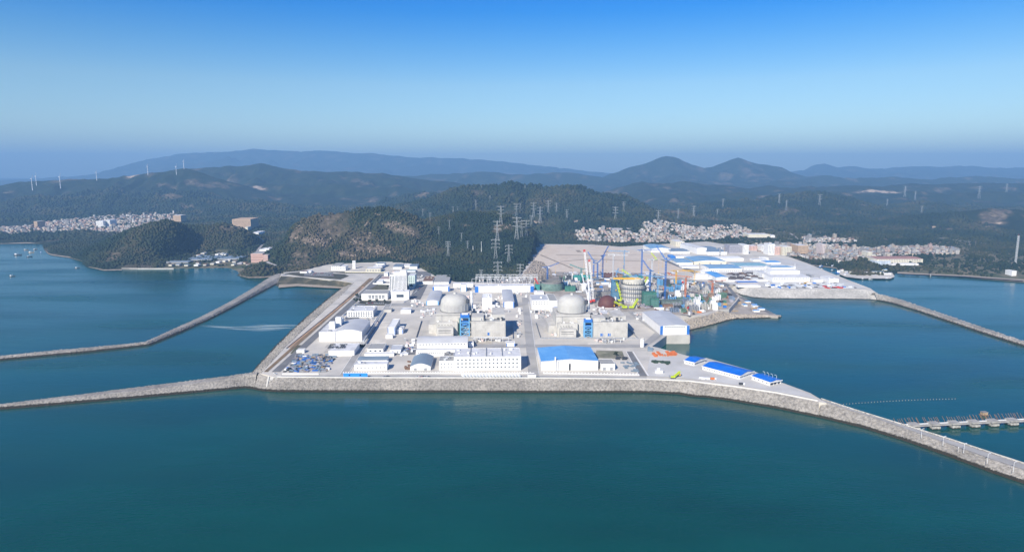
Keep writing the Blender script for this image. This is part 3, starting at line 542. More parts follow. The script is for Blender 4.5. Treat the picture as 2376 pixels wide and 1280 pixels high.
for i, p in enumerate(wp):
    q = at(*p, G); wv += [q + Vector((0, -.5, -.2)), q + Vector((0, -.5, 1.3)), q + Vector((0, .5, 1.3)), q + Vector((0, .5, -.2))]
    if i: b = 4 * i; wf += [(b - 4 + j, b + j, b + j + 1, b - 3 + j) for j in range(3)]
tag(MB().add(wv, wf).build('wave_wall', mat('pale_wall_concrete', (.62, .61, .58), .85, .1, .1)), 'long low pale wave wall along the top of the stone seawall', 'wall')
# outfall foam drifting on the inner water
fm = bpy.data.materials.new('drifting_foam'); fm.use_nodes = True; t_ = fm.node_tree; b_ = t_.nodes['Principled BSDF']; b_.inputs['Base Color'].default_value = (0.55, 0.68, 0.70, 1); b_.inputs['Roughness'].default_value = 0.6
g_ = t_.nodes.new('ShaderNodeTexCoord'); mp_ = t_.nodes.new('ShaderNodeMapping'); mp_.inputs['Scale'].default_value = (0.012, 0.10, 1); n_ = t_.nodes.new('ShaderNodeTexNoise'); n_.inputs['Scale'].default_value = 1.0; n_.inputs['Detail'].default_value = 8
a_ = t_.nodes.new('ShaderNodeAttribute'); a_.attribute_name = 'fade'; r_ = t_.nodes.new('ShaderNodeMapRange'); r_.inputs[1].default_value = 0.38; r_.inputs[2].default_value = 0.75
m_ = t_.nodes.new('ShaderNodeMath'); m_.operation = 'MULTIPLY'
t_.links.new(g_.outputs['Object'], mp_.inputs[0]); t_.links.new(mp_.outputs[0], n_.inputs['Vector']); t_.links.new(n_.outputs['Fac'], r_.inputs[0]); t_.links.new(r_.outputs[0], m_.inputs[0]); t_.links.new(a_.outputs['Fac'], m_.inputs[1]); t_.links.new(m_.outputs[0], b_.inputs['Alpha'])
fv, fa = [], []; FX = np.linspace(450, 693, 40)
for x in FX:
    yc = 760 + 3 * math.sin(x / 40) - (690 - x) * 0.012; hwp = 3.0 + 6.5 * math.exp(-((x - 620) / 60) ** 2)
    for k, fa_ in ((-1, 0), (-.4, 1), (.4, 1), (1, 0)):
        fv.append(tuple(at(x, yc + k * hwp, 0.03))); fa.append(fa_ * min(1, (x - 450) / 90) * 0.75)
ff = [(i * 4 + j, i * 4 + j + 1, i * 4 + j + 5, i * 4 + j + 4) for i in range(39) for j in range(3)]
tag(link('foam', np_mesh('foam', fv, ff, fm, {'fade': fa})), kind='stuff')

# pale sand and rock line along the natural shores
def shore(px, w, m, z=1.1):
    up = [(x, y - w) for x, y in px]; return sheet('shore', px + up[::-1], z, m)
sheet('beach', [(-60, 561), (40, 560), (110, 560), (165, 558), (168, 561), (104, 565), (60, 564.5), (-60, 566.5)], 1.6, M_beach)
M_shore = mat('shore_rock', (0.34, 0.28, 0.21), 0.95, 0.3, 0.1, dirt=(0.16, 0.13, 0.10), dirt_scale=0.08)
shore([(106, 583), (112, 589), (122, 592.5), (160, 597.5), (196, 607.5), (206, 619.5), (240, 627.5), (282, 626.8)], 2.6, M_shore); shore([(552, 628), (556, 639.5), (575, 644.5), (610, 644.5), (636, 641.5)], 3.0, M_shore)
shore([(1864, 613.5), (1890, 616.5), (1940, 622.5), (1950, 633)], 2.0, M_shore); shore([(2082, 633.5), (2150, 638.3), (2230, 642.5), (2300, 648.5), (2376, 654.5), (2420, 657)], 3.2, M_beach)
def ground_road(px, w, m):
    P = [terrain_point(*p) for p in px]; Q = []
    for a, b in zip(P[:-1], P[1:]):
        for k in range(8): Q.append(a.lerp(b, k / 8))
    Q.append(P[-1]); v = []; f = []
    for i, p in enumerate(Q):
        d = Q[min(i + 1, len(Q) - 1)] - Q[max(i - 1, 0)]; n = Vector((-d.y, d.x, 0)).normalized() * (w / 2)
        for e in (p - n, p + n): v.append((e.x, e.y, float(height(np.array([e.x]), np.array([e.y]))[0]) + 1.6))
        if i: f.append((2 * i - 2, 2 * i, 2 * i + 1, 2 * i - 1))
    tag(MB().add(v, f).build('road', m), kind='structure'); return Q
ROADQ = ground_road([(596, 548), (604, 554), (613, 562), (606, 572), (596, 586), (588, 600), (600, 610), (640, 617)], 9, mat('pale_country_road', (.33, .31, .30), .9, .1, .05)) + ground_road([(1810, 534), (1835, 543), (1852, 556)], 8, MATS['pale_country_road']) + ground_road([(2180, 553), (2230, 560), (2290, 566)], 9, MATS['pale_country_road'])
# ------------------------------------------------------------------ buildings
SY = radians(2.15)                            # the site grid stands a little askew to the line of sight
MESH = {}
def shared_box(key, m, x, y, z):
    k = (key, m.name, round(x, 2), round(y, 2), round(z, 2))
    if k not in MESH: MESH[k] = MB().box(-x / 2, x / 2, -y / 2, y / 2, -z / 2, z / 2).mesh(key, m)
    return MESH[k]
def frame(x0, x1, yb, yt, yr, g=G):
    """measure a building: base front edge x0..x1 at row yb on level g, eaves at row yt, far edge of the roof at row yr"""
    xm = (x0 + x1) / 2; c = at(xm, yb, g); w = (x1 - x0) * mpp(c)
    d = ray(xm, yt); zt = HC + d[2] * c.y / d[1]; h = max(2.5, zt - g)
    dp = max(5.0, at(xm, yr, g + h).y - c.y)
    return c, w, h, dp
def row(root, face, n, x0, x1, zs, ww, wh, m=None, d=0.0, name='window', skip=0.0):
    me = shared_box(name, m or M_glass, ww, 0.16, wh)
    for z in zs:
        for i in range(n):
            if skip and RN.random() < skip: continue
            t = x0 + (x1 - x0) * (i + 0.5) / n
            if face == 'front': o = link(name, me, root, (t, -0.05, z))
            elif face == 'left': o = link(name, me, root, (d, t, z)); o.rotation_euler = (0, 0, math.pi / 2)
            elif face == 'right': o = link(name, me, root, (d, t, z)); o.rotation_euler = (0, 0, math.pi / 2)
def roof_part(root, kind, w, h, d, m, rise=None, over=0.5):
    mb = MB(); x = w / 2 + over; y0, y1 = -over, d + over
    if kind == 'flat':
        mb.box(-w / 2 + .35, w / 2 - .35, .35, d - .35, h - .6, h - .35); return mb.build('roof', m, root)
    r = rise if rise is not None else max(1.0, 0.07 * (w if kind in ('gabley', 'archy') else d)); n = 10 if 'arch' in kind else 2
    pts = [(k / n, r * (math.sin(math.pi * k / n) if 'arch' in kind else 1 - abs(2 * k / n - 1))) for k in range(n + 1)]
    if kind == 'shed': pts = [(0, 0), (1, r)]
    v = []
    for t, z in pts:
        if kind[-1] == 'y': v += [(-x + 2 * x * t, y0, h + z + .05), (-x + 2 * x * t, y1, h + z + .05)]      # ridge runs away from the sea
        else: v += [(-x, y0 + (y1 - y0) * t, h + z + .05), (x, y0 + (y1 - y0) * t, h + z + .05)]
    f = []; k = len(pts)
    for i in range(k - 1):
        q = (2 * i, 2 * i + 1, 2 * i + 3, 2 * i + 2); f.append(q if kind[-1] == 'y' else q[::-1])
    top = len(v); v2 = [(a, b, c - 0.35) for a, b, c in v]; f += [tuple(top + i for i in q[::-1]) for q in f[:k - 1]]
    mb.add(v + v2, f)
    # gables and fascia
    g = MB()
    if kind[-1] == 'y': a = [(-w / 2 + w * t, 0.0, h + z - .2) for t, z in pts]; g.add([(-w / 2, 0, h - .3)] + a + [(w / 2, 0, h - .3)], [tuple(range(k + 2))[::-1]])
    mb2 = None
    o = mb.build('roof', m, root)
    ring = MB(); e = [2 * i for i in range(k)]
    if kind[-1] == 'y': ring.add([v[i] for i in e] + [v2[i] for i in e], [(i, k + i, k + i + 1, i + 1) for i in range(k - 1)])
    else: ring.add([v[0], v[1], v2[0], v2[1]], [(0, 2, 3, 1)]); s = [2 * i for i in range(k)]; ring.add([v[i] for i in s] + [v2[i] for i in s], [(i, i + 1, k + i + 1, k + i) for i in range(k - 1)])
    ring.build('fascia', M_white, root)
    if kind[-1] == 'y': g.build('gable', root.children[0].data.materials[0], root)
    else:
        for sx in (-1, 1):
            gg = MB(); gg.add([(sx * w / 2, 0, h - .3)] + [(sx * w / 2, d * t, h + z - .2) for t, z in pts] + [(sx * w / 2, d, h - .3)], [tuple(range(k + 2))[::-sx]]); gg.build('gable', root.children[0].data.materials[0], root)
    return o
def parapet(root, w, h, d, m, t=0.35, up=0.5):
    MB().box(-w / 2, w / 2, 0, t, h, h + up).box(-w / 2, w / 2, d - t, d, h, h + up).box(-w / 2, -w / 2 + t, t, d - t, h, h + up).box(w / 2 - t, w / 2, t, d - t, h, h + up).build('parapet', m, root)
def plant(root, w, h, d, n, mats=None, smin=1.5, smax=4.5, zmax=3.0):
    rf = ([c for c in root.children if c.name.split('.')[0] == 'roof'] or [root])[0]
    for _ in range(n):
        sx, sy, sz = RN.uniform(smin, smax), RN.uniform(smin, smax), RN.uniform(1.0, zmax); m = RN.choice(mats or [M_white, M_galv, M_greys])
        x, y = RN.uniform(-w / 2 + smax, w / 2 - smax), RN.uniform(smax, max(smax + .1, d - smax)); b = MB()
        if RN.random() < .3: b.cyl(0, 0, 0, sz, sx / 2.4, 10)
        else: b.box(-sx / 2, sx / 2, -sy / 2, sy / 2, 0, sz).box(-sx / 2 - .15, sx / 2 + .15, -sy / 2 - .15, sy / 2 + .15, sz, sz + .25)
        b.build('roof_unit', m, rf, (x, y, h - .35))
def bld(label, x0, x1, yb, yt, yr, roof='flat', wall=None, roofm=None, name='building', cat='building', win=None, winl=None, rise=None, g=G, yaw=None, corner=None, doors=0, units=0, upm=None, group=None, over=.5, ends=None, winm=None):
    c, w, h, d = frame(x0, x1, yb, yt, yr, g); wall = wall or M_white
    root = thing(name, label, cat, c, SY if yaw is None else yaw, group)
    b = MB(); b.box(-w / 2, w / 2, 0, d, -0.3, h if roof != 'flat' else h); b.build('wall', wall, root)
    if roof == 'flat': roof_part(root, 'flat', w, h + .75, d, roofm or M_roofwhite); parapet(root, w, h, d, wall, up=0.75)
    else: roof_part(root, roof, w, h, d, roofm or M_roofw, rise, over)
    if ends:                                   # coloured bays at both ends of the front
        for s in (-1, 1):
            e = min(w * .09, 8.0); MB().box(s * (w / 2 - e / 2) - e / 2, s * (w / 2 - e / 2) + e / 2, -.12, -.01, 0, h).build('corner_bay', ends, root)
    if win:
        n, rows, ww, wh = win[:4]; z0, z1 = (win[4], win[5]) if len(win) > 4 else (0.12, 0.95); m0 = win[6] if len(win) > 6 else .03
        row(root, 'front', n, -w / 2 + w * m0, w / 2 - w * m0, [h * (z0 + (z1 - z0) * (k + .5) / rows) for k in range(rows)], ww, wh, winm)
    if winl:
        n, rows, ww, wh = winl
        side = -1 if c.x > 0 else 1
        row(root, 'left', n, d * .03, d * .97, [h * (.12 + .83 * (k + .5) / rows) for k in range(rows)], ww, wh, winm, d=side * (w / 2 + .05))
    for k in range(doors):
        x = -w / 2 + w * (k + .5) / doors; MB().box(x - 2, x + 2, -.1, -.005, 0, min(4.5, h * .6)).build('door', M_greys, root)
    if units: plant(root, w, h + (.4 if roof == 'flat' else 1.0), d, units, upm)
    return root, w, h, d
W = M_white; WP = M_whitep
# --- front rows
r, w, h, d = bld('long three storey white office with rows of small dark windows behind the seawall fence', 1054, 1209, 859, 828, 808, win=(16, 3, 2.2, 1.6), roofm=M_roofwhite, units=12, upm=[M_white, M_white, M_galv])
for k in range(3): x = -w / 2 + w * (.24 + .24 * k); MB().box(x - .5, x + .5, 1, d - 1, h - .3, h + 1.4).build('fire_wall', M_greys, r)
bld('low flat roofed white annex at the left end of the three storey office', 1019, 1053.5, 859, 838, 826, win=(4, 2, 1.6, 1.4), units=4, roofm=M_roofg)
bld('small stair block with dark flat roof deck behind the white annex', 1030, 1052, 835, 826, 816, roofm=M_concd, units=3)
r, w, h, d = bld('white hall with grey barrel roof and a window strip in front of the left containment', 968, 1085, 812, 795, 781, 'arch', WP, M_roofw, win=(15, 1, 2.2, 1.2, .62, .95), rise=5, units=0)
bld('white two storey wing with dotted windows below the barrel roofed hall', 966, 1056, 827, 812.5, 808, win=(17, 1, 1.4, 1.2, .45, .75), roofm=M_roofwhite)
bld('slate blue arched store with white gable behind the seawall fence', 952, 999, 859, 850, 826, 'archy', W, M_slate, rise=4.5, doors=2, name='warehouse', cat='warehouse')
bld('white workshop with rooftop lights, nearer the seawall of two stacked workshops', 823, 898, 859, 846, 838, win=(8, 1, 2.0, 1.2, .3, .7), roofm=M_roofwhite, units=2)
bld('slate roofed white workshop, farther from the seawall of two stacked workshops', 831, 898, 842.5, 835, 826, 'gable', W, M_slate, win=(8, 1, 1.8, 1.0, .3, .7), rise=1.5)
bld('narrow white shed roof running behind the slate roofed workshop', 846, 914, 826, 821, 817, roofm=M_roofwhite)
bld('grey roofed white storehouse with three windows beside the main road', 853, 889, 817, 810, 797, win=(3, 1, 3, 2, .25, .75), roofm=M_roofg)
bld('small grey roofed gatehouse between storehouse and parked cars', 905, 930, 819, 812, 801, win=(2, 1, 2, 2, .2, .8), roofm=M_roofw)
bld('white workshop beside the storage yard with many dark roof vents', 763, 822, 825, 814, 797, roofm=M_roofwhite, units=0)
r = COL.objects[-1].parent if COL.objects[-1].parent else None
bld('white dam shaped shed with a dark tank behind it at the storage yard edge', 688, 706, 819, 813, 809)
# --- blue roofed maintenance hall
r, w, h, d = bld('big white hall with broad blue gable roof beside the empty yard', 1256, 1388, 859, 837, 805.5, 'gabley', M_whitep, M_blue, rise=2.6, name='warehouse', cat='warehouse')
MB().box(-1.2 + w * .0, 1.2, -.14, -.01, 0, h * .72).build('door', M_shadow, r); MB().box(-w * .2 - .4, -w * .2 + .4, -.14, -.01, 0, h).build('downpipe', M_greys, r)
MB().box(-w * .27, -w * .27 + 1.6, -2, -.1, 0, h + 6).build('flue', M_white, r)
bld('small white workshop with grey roof just right of the blue roofed hall', 1394, 1427, 859, 845, 833, roofm=M_roofg, doors=2)
# --- left campus
r, w, h, d = bld('white hall with pale arched roof near the inner seawall', 778, 840, 791, 769, 744, 'archy', WP, M_roofw, rise=3.5, name='warehouse', cat='warehouse')
r2 = bld('stepped white annex with little roof towers left of the arched hall', 741, 777.5, 792, 771, 752, roofm=M_roofwhite, units=3)[0]
for x, y, s, hh in ((3, 22, 9, 11), (10, 38, 9, 15), (9, 52, 10, 10)): MB().box(x - s / 2, x + s / 2, y, y + s, 12, 15 + hh).build('roof_tower', W, r2)
bld('white three storey office with window grid and jagged roof near the inner seawall', 806, 866, 736, 722, 710, win=(10, 3, 2.4, 1.8), winl=(6, 3, 2, 1.8), units=10)
r, w, h, d = bld('tall narrow white block with blue corner panels in the middle of the left campus', 900, 917, 777, 760, 740, roofm=M_white, ends=M_blues)
bld('low white block with blue side beside the tall narrow block', 919, 935, 774, 765, 757, ends=M_blues, roofm=M_roofw, units=2)
bld('tiny white substation in front of the tall narrow block', 895, 911, 785, 778, 774)
bld('small white control house by the cross road', 930, 953, 727, 720, 714, roofm=M_roofwhite)
bld('grey roofed bus shelter beside the crossing', 890, 908, 724, 719, 714, roofm=M_roofg, wall=M_conc)
# office tower and its podium
c, w, h, d = frame(905, 944, 676, 638, 632)
t = thing('office_tower', 'tall white office tower of about twelve storeys with gridded facade', 'office tower', c, SY)
d = 24
MB().box(-w / 2, w / 2, 0, d, 0, h).build('wall', M_white, t); MB().box(-w / 2 + .4, w / 2 - .4, .4, d - .4, h + .02, h + .3).build('roof', M_roofg, t); parapet(t, w, h, d, W, up=1.4)
row(t, 'front', 9, -w / 2 + w * .30, w / 2 - .8, [h * (.06 + .9 * (k + .5) / 12) for k in range(12)], 1.5, 2.0, mat('tinted_facade_glass', (0.07, 0.09, 0.14), 0.2, 0.2, 0.3))
for k in range(3): x = -w / 2 + 1.2 + k * 3.6; MB().box(x, x + 1.5, -.14, -.01, 3, h - 2).build('window_strip', M_glass, t)
for k in range(6): MB().box(w / 2 + .01, w / 2 + .14, 2 + 3.6 * k, 3.6 + 3.6 * k, 3, h - 2).build('window_strip', M_glass, t)
MB().box(-w * .28, w * .48, 5, d - 4, h + .3, h + 5.5).build('penthouse', W, t); MB().box(w * .1, w * .45, 8, d - 7, h + 5.5, h + 9.5).build('lift_tower', W, t)
bld('white podium with a wide dark shopfront at the foot of the office tower', 908, 949, 696, 676.5, 673, win=(1, 1, 15, 6, .15, .85, .2), roofm=M_roofwhite, units=2)
r, w, h, d = bld('low white entrance wing with square window panels left of the tower', 839, 899, 695.5, 682, 673, roofm=M_roofg)
for k in range(5): x = -w / 2 + w * (.32 + .13 * k); row(r, 'front', 2, x - 2.6, x + 2.6, [h * .38, h * .66], 2.0, 2.8)
bld('grey barrel roofed hall with teal front beside the left containment', 989, 1018, 708, 698, 675, 'archy', M_white, M_roofw, rise=2, ends=M_ltblue, name='warehouse', cat='warehouse')
bld('white hall with blue corner strips behind the barrel roofed hall', 1004, 1043, 676, 665, 661, ends=M_blues, roofm=M_roofwhite)
bld('grey roofed hall with white front near the forest edge', 1006, 1041, 659, 654, 638, 'shed', W, M_roofg, rise=.5)
bld('white walled works store with a cluttered brownish roof near the forest edge', 980, 1004, 659, 653, 641, roofm=M_brown, units=6, upm=[M_brown, M_conc, M_galv])
bld('pale green tower block just behind the right shoulder of the office tower', 948, 963, 664, 640, 634, wall=mat('pale_green_render', (.55, .66, .62)), win=(3, 5, 2, 1.8), winm=M_glass)
bld('low pinkish roofed canteen left of the office tower', 880, 905, 652, 648, 641, roofm=mat('dusty_pink_roof', (.42, .33, .30)))
bld('small white villa inside the walled garden left of the tower', 874, 888, 658, 653, 649)
bld('white lodge house behind the walled garden', 891, 900, 641, 634, 631)
# --- back of the campus below the rocky hill
bld('white three storey house with slate roof, leftmost at the foot of the rocky hill', 769, 788, 627, 617, 610, 'shed', W, M_roofg, rise=.5, win=(4, 2, 2, 1.6))
bld('white two storey house attached right of the slate roofed house', 788.5, 802, 627.5, 619, 615, win=(4, 2, 2, 1.6))
bld('cream low building with grey panel front at the foot of the hill', 849, 883, 631, 624, 619, wall=M_cream, win=(5, 1, 4.5, 3.2, .25, .8), winm=M_greys)
bld('stepped white building with open roof frame behind the cream building', 866, 886, 624, 618, 613, roofm=M_roofwhite, units=4)
bld('white block with dark roof void above the stepped building', 872, 892, 620, 612, 608, roofm=M_slate)
bld('white roofed store among grey sheds behind the tower', 930, 952, 620, 616, 612)
bld('grey metal shed with pale stripes beside the white roofed store', 912, 932, 624, 619, 612, 'gable', W, M_slate, rise=1)
bld('blue grey shed at the forest edge behind the tower', 950, 968, 624, 618, 612, 'gable', W, M_slate, rise=1)
bld('long teal roofed parking canopy behind the tower', 942, 964, 632, 628, 625, wall=M_galv, roofm=mat('teal_grey_roof', (.32, .45, .45)))
bld('white pump house alone by the forest', 966, 984, 609, 605, 602)
bld('red roofed white gatehouse near the breakwater road', 696, 712, 634, 630, 627, roofm=M_rust)
bld('low white guard hut beside the red roofed gatehouse', 710, 722, 633, 629.5, 627)
c = at(821.5, 623, G); t = thing('chimney_tower', 'slim cream square tower standing alone below the rocky hill', 'tower', c, SY)
m1 = mpp(c); MB().box(-3.4 * m1, 3.4 * m1, 0, 6.8 * m1, 0, 18 * m1).build('shaft', M_white, t); MB().box(-2.4 * m1, 2.4 * m1, -.1, -.01, 15 * m1, 16.6 * m1).build('opening', M_greys, t)
# --- switchyard and service halls behind the reactors
r, w, h, d = bld('very long white switchgear hall with blue end bays below the pylons', 1102, 1239, 678, 664, 659, wall=WP, ends=M_blues, roofm=M_roofwhite, units=5)
row(r, 'front', 30, -w / 2 + 8, w / 2 - 8, [1.6], 1.2, 2.0, M_greys, name='vent')
bld('white service hall with pale teal doors left of the long switchgear hall', 1052, 1098, 667, 658, 655, roofm=M_roofwhite)
bld('white and teal kiosk tower between the two service halls', 1069, 1082, 676, 661, 657, ends=M_ltblue)
bld('tall grey barrel roofed hall with blue side panels between the reactors', 1168, 1193, 714, 700, 672, 'archy', WP, M_roofw, rise=1.5, ends=M_blues)
r, w, h, d = bld('white process building with tanks on its roof right of the left containment', 1119, 1142, 716, 692, 682, roofm=M_white, units=6)
bld('white three storey laboratory with blue glazing left of the right containment', 1234, 1274, 718, 697, 684, win=(6, 2, 2.2, 1.4, .5, .95), roofm=M_roofw, units=2)
r, w, h, d = bld('white side block with bright blue door between laboratory and right containment', 1275, 1293, 722, 698, 682, roofm=M_roofg)
MB().box(.5, 7.5, -.14, -.01, 1, 9).build('door', M_blues, r)
bld('white machine house behind the laboratory', 1240, 1262, 683, 678, 674, units=2)
bld('small white switch kiosk beside the barrel roofed hall by the ring road', 1087, 1099, 806, 796, 792)
bld('white open sided shelter with blue end beside the ring road', 1175, 1195, 804, 796, 792, ends=M_blues)
bld('small white pump house with hip roof above the right turbine hall roof', 1396, 1424, 738, 728, 720, units=3)
c = at(1490, 805, G); t = thing('silo', 'slender white silo with dark rim beside the ring road', 'silo', c); m1 = mpp(c)
MB().cyl(0, 0, 0, 20 * m1, 4.6 * m1, 20).build('shell', W, t); MB().lathe([(4.6 * m1, 20 * m1), (5.2 * m1, 20.3 * m1), (5.2 * m1, 21.2 * m1), (4.5 * m1, 21.2 * m1), (4.5 * m1, 20.2 * m1), (.01, 20.2 * m1)], 20).build('rim', M_conc, t)
# pump house on its plinth over the basin
r, w, h, d = bld('large white pumping station with grey gable roof and blue corner bays above the basin', 1531, 1600, 776, 755, 722, 'gabley', WP, M_roofw, rise=1.8, ends=M_blues, yaw=radians(4), win=(9, 1, 2.4, 1.0, .78, .92, .14), name='pumping_station', cat='pumping station')
tag(MB().add([at(1547, 778, 13.8), at(1601, 778, 13.8), at(1601, 797, 0) - Vector((0, 0, 2)), at(1547, 797, 0) - Vector((0, 0, 2))], [(0, 3, 2, 1)]).build('quay_wall', M_wallc), kind='structure')
# quay sheds
def skew(label, a, b, cpx, h, m, name='shed', win=0, cat='shed', open_end=False):
    """shed from three base corners in the photograph: a left, b nearest, c right; ridge parallel to a-b"""
    A, B, Cc = at(*a, G + .1), at(*b, G + .1), at(*cpx, G + .1); ux = (B - A); uy = (Cc - B); L, D = ux.length, uy.length; ang = math.atan2(ux.y, ux.x)
    ux.normalize(); perp = Vector((-ux.y, ux.x, 0)); D = abs(uy.dot(perp))
    t = thing(name, label, cat, A, ang); b_ = MB()
    if open_end: b_.box(0, L * .96, 0, .4, 0, h).box(0, L * .96, D - .4, D, 0, h).box(0, .4, .4, D - .4, 0, h)
    else: b_.box(0, L, 0, D, 0, h)
    b_.build('wall', W, t); ro = MB(); r0 = D * .09; e = .8
    ro.add([(-e, -e, h), (L + e, -e, h), (L + e, D / 2, h + r0), (-e, D / 2, h + r0), (-e, D + e, h), (L + e, D + e, h)], [(0, 1, 2, 3), (3, 2, 5, 4)])
    ro.build('roof', m, t)
    for x in (0, L): MB().add([(x, 0, h), (x, D, h), (x, D / 2, h + r0 - .05)], [(0, 1, 2) if x else (0, 2, 1)]).build('gable', W, t)
    MB().box(-e, L + e, -e - .5, -e + .05, h - .8, h + .25).box(L + e - .05, L + e + .5, -e, D + e, h - .8, h + .25).build('fascia', W, t)
    if win:
        row(t, 'front', win, 1.5, L - 1.5, [h * .45], 1.3, 1.3); row(t, 'right', max(2, int(win * D / L)), 1.5, D - 1.5, [h * .45], 1.3, 1.3, d=L + .05)
    if open_end:
        pm = shared_box('post', W, .9, .9, h)
        for k in range(4): link('post', pm, t, (L - .5, .5 + (D - 1) * k / 3, h / 2))
        MB().box(L - .95, L - .05, .95, D - .95, h - 1.8, h).build('beam', W, t)
    return t
skew('small quay shed with bright blue roof, leftmost and nearest the pumping station', (1588, 843), (1611, 848.5), (1640, 840), 5.0, M_blue2, win=5)
skew('longest quay shed with bright blue roof and a row of dots along its white wall', (1630, 857), (1716, 880), (1752, 870), 5.0, M_blue2, win=14)
skew('open ended quay shed with bright blue roof and white posts toward the breakwater', (1744, 880), (1786, 895), (1808, 888), 5.0, M_blue2, win=4, open_end=True)
# fence and hoarding along the front road
t = thing('fence', 'long white post fence between the plant buildings and the seawall road', 'fence', at(880, 866, G), 0)
A, B = at(797, 866.5, G), at(1240, 866.5, G); t.location = A; L = (B - A).length; pm = shared_box('post', W, .9, .5, 2.6)
t.rotation_euler = (0, 0, math.atan2(B.y - A.y, B.x - A.x))
for k in range(int(L / 3.4)): link('post', pm, t, (k * 3.4, 0, 1.3))
MB().box(0, L, -.1, .1, .2, 1.2).build('panel', M_whites, t)
t = thing('fence', 'white post fence in front of the blue roofed hall', 'fence', at(1262, 866, G)); A, B = at(1262, 866.5, G), at(1484, 870, G); t.location = A; L = (B - A).length
t.rotation_euler = (0, 0, math.atan2(B.y - A.y, B.x - A.x))
for k in range(int(L / 4.2)): link('post', pm, t, (k * 4.2, 0, 1.3))
MB().box(0, L, -.1, .1, .2, 1.0).build('panel', M_whites, t)
c, w, h, d = frame(797, 853, 877, 870.5, 869); t = thing('hoarding', 'bright blue site hoarding with two dark marks on the seawall road', 'hoarding', at(797, 876, G))
MB().box(0, w, 0, .5, 0, 6.2).build('panel', mat('sky_blue_panel', (.04, .27, .78), .5, .05), t)
for k in (.25, .7): MB().box(w * k - 1, w * k + 1, -.08, -.01, 2.6, 4.4).build('emblem', M_shadow, t)
MB().box(-.5, w + .5, .55, 1.0, 0, 3.0).build('rear_frame', M_greys, t)
c = at(655, 868.5, G); t = thing('wall', 'low white wall along the corner of the storage yard', 'wall', c); MB().box(0, 48, 0, .5, 0, 1.6).build('panel', W, t)
for x0, x1, yb in ((846, 1215, 785.5), (1262, 1486, 786)):
    pass
def ring_fence(label, pts, h=2.2, m=None):
    t = thing('fence', label, 'fence', at(*pts[0], G)); o = t.location.copy()
    for (a, b) in zip(pts[:-1], pts[1:]):
        p, q = at(*a, G) - o, at(*b, G) - o; d = (q - p).normalized(); n = Vector((-d.y, d.x, 0)) * .12
        MB().add([p - n, q - n, q + n, p + n] + [v + Vector((0, 0, h)) for v in (p - n, q - n, q + n, p + n)], [(0, 1, 5, 4), (1, 2, 6, 5), (2, 3, 7, 6), (3, 0, 4, 7), (4, 5, 6, 7)]).build('panel', m or M_greys, t)
ring_fence('dark security fence round the right reactor block', [(1243, 750), (1254, 786), (1480, 786), (1455, 760)], 2.6)
ring_fence('dark security fence round the left reactor block', [(978, 745), (965, 786), (1190, 786), (1188, 745)], 2.6)
ring_fence('pale compound wall round the walled garden by the tower', [(884, 641), (865, 659), (904, 661)], 3, W)
ring_fence('long cream wall below the houses under the rocky hill', [(800, 632), (893, 633)], 3, M_cream)
ring_fence('pale boundary wall of the brown track along the inner seawall', [(664, 809), (838, 668)], 1.5, M_conc)

ORD = ['first', 'second', 'third', 'fourth', 'fifth', 'sixth', 'seventh', 'eighth', 'ninth', 'tenth', 'eleventh', 'twelfth', 'thirteenth', 'fourteenth', 'fifteenth', 'sixteenth', 'seventeenth', 'eighteenth', 'nineteenth', 'twentieth'] + ['twenty-' + q for q in ('first', 'second', 'third', 'fourth', 'fifth', 'sixth', 'seventh', 'eighth', 'ninth')] + ['thirtieth'] + ['thirty-' + q for q in ('first', 'second', 'third', 'fourth', 'fifth', 'sixth', 'seventh')]
# ------------------------------------------------------------------ the two finished reactor units
def lift_tower(label, x0, x1, yb, yt, netm=None):
    c, w, h, _ = frame(x0, x1, yb, yt, yt); t = thing('lift_tower', label, 'lift tower', c, SY); d = w * .7
    for x in (-w / 2, w / 2):
        for y in (0, d): MB().box(x - .9, x + .9, y - .9, y + .9, 0, h).build('leg', M_ltblue, t)
    n = 4
    for k in range(1, n + 1):
        z = h * k / n; MB().box(-w / 2 + .9, w / 2 - .9, -.6, .6, z - 1.2, z).build('cross_beam', M_ltblue, t); MB().box(-w / 2 + .9, w / 2 - .9, d - .6, d + .6, z - 1.2, z).build('cross_beam', M_blues, t)
    for k in range(n - 1):
        z0, z1 = h * k / n, h * (k + 1) / n - 1.2; MB().bar((-w / 2, -.2, z0), (w / 2, -.2, z1), .7).build('brace', M_ltblue, t); MB().bar((w / 2, .3, z0), (-w / 2, .3, z1), .7).build('brace', M_ltblue, t)
    MB().box(-w / 2 + 1.4, w / 2 - 1.4, 1.5, d - 1, h * .55, h * .78).build('cabin', M_blues, t); MB().box(-w / 2 - .4, w / 2 + .4, -1.5, d + .6, h, h + 4.5).build('hoist_house', M_blues, t)
    MB().box(-w / 2 + 2, w / 2 - 2, 0, d - 2, h + 4.5, h + 6).build('trolley', M_whites, t)
    if netm: MB().box(-w / 2 - 2.2, -w / 2 - 1.2, 0, d, 0, h * .9).build('stair_net', netm, t)
    MB().box(-w / 2 + 1, w / 2 - 1, d - .9, d - .7, 0, h - 2).build('shaft_wall', M_shadow, t)
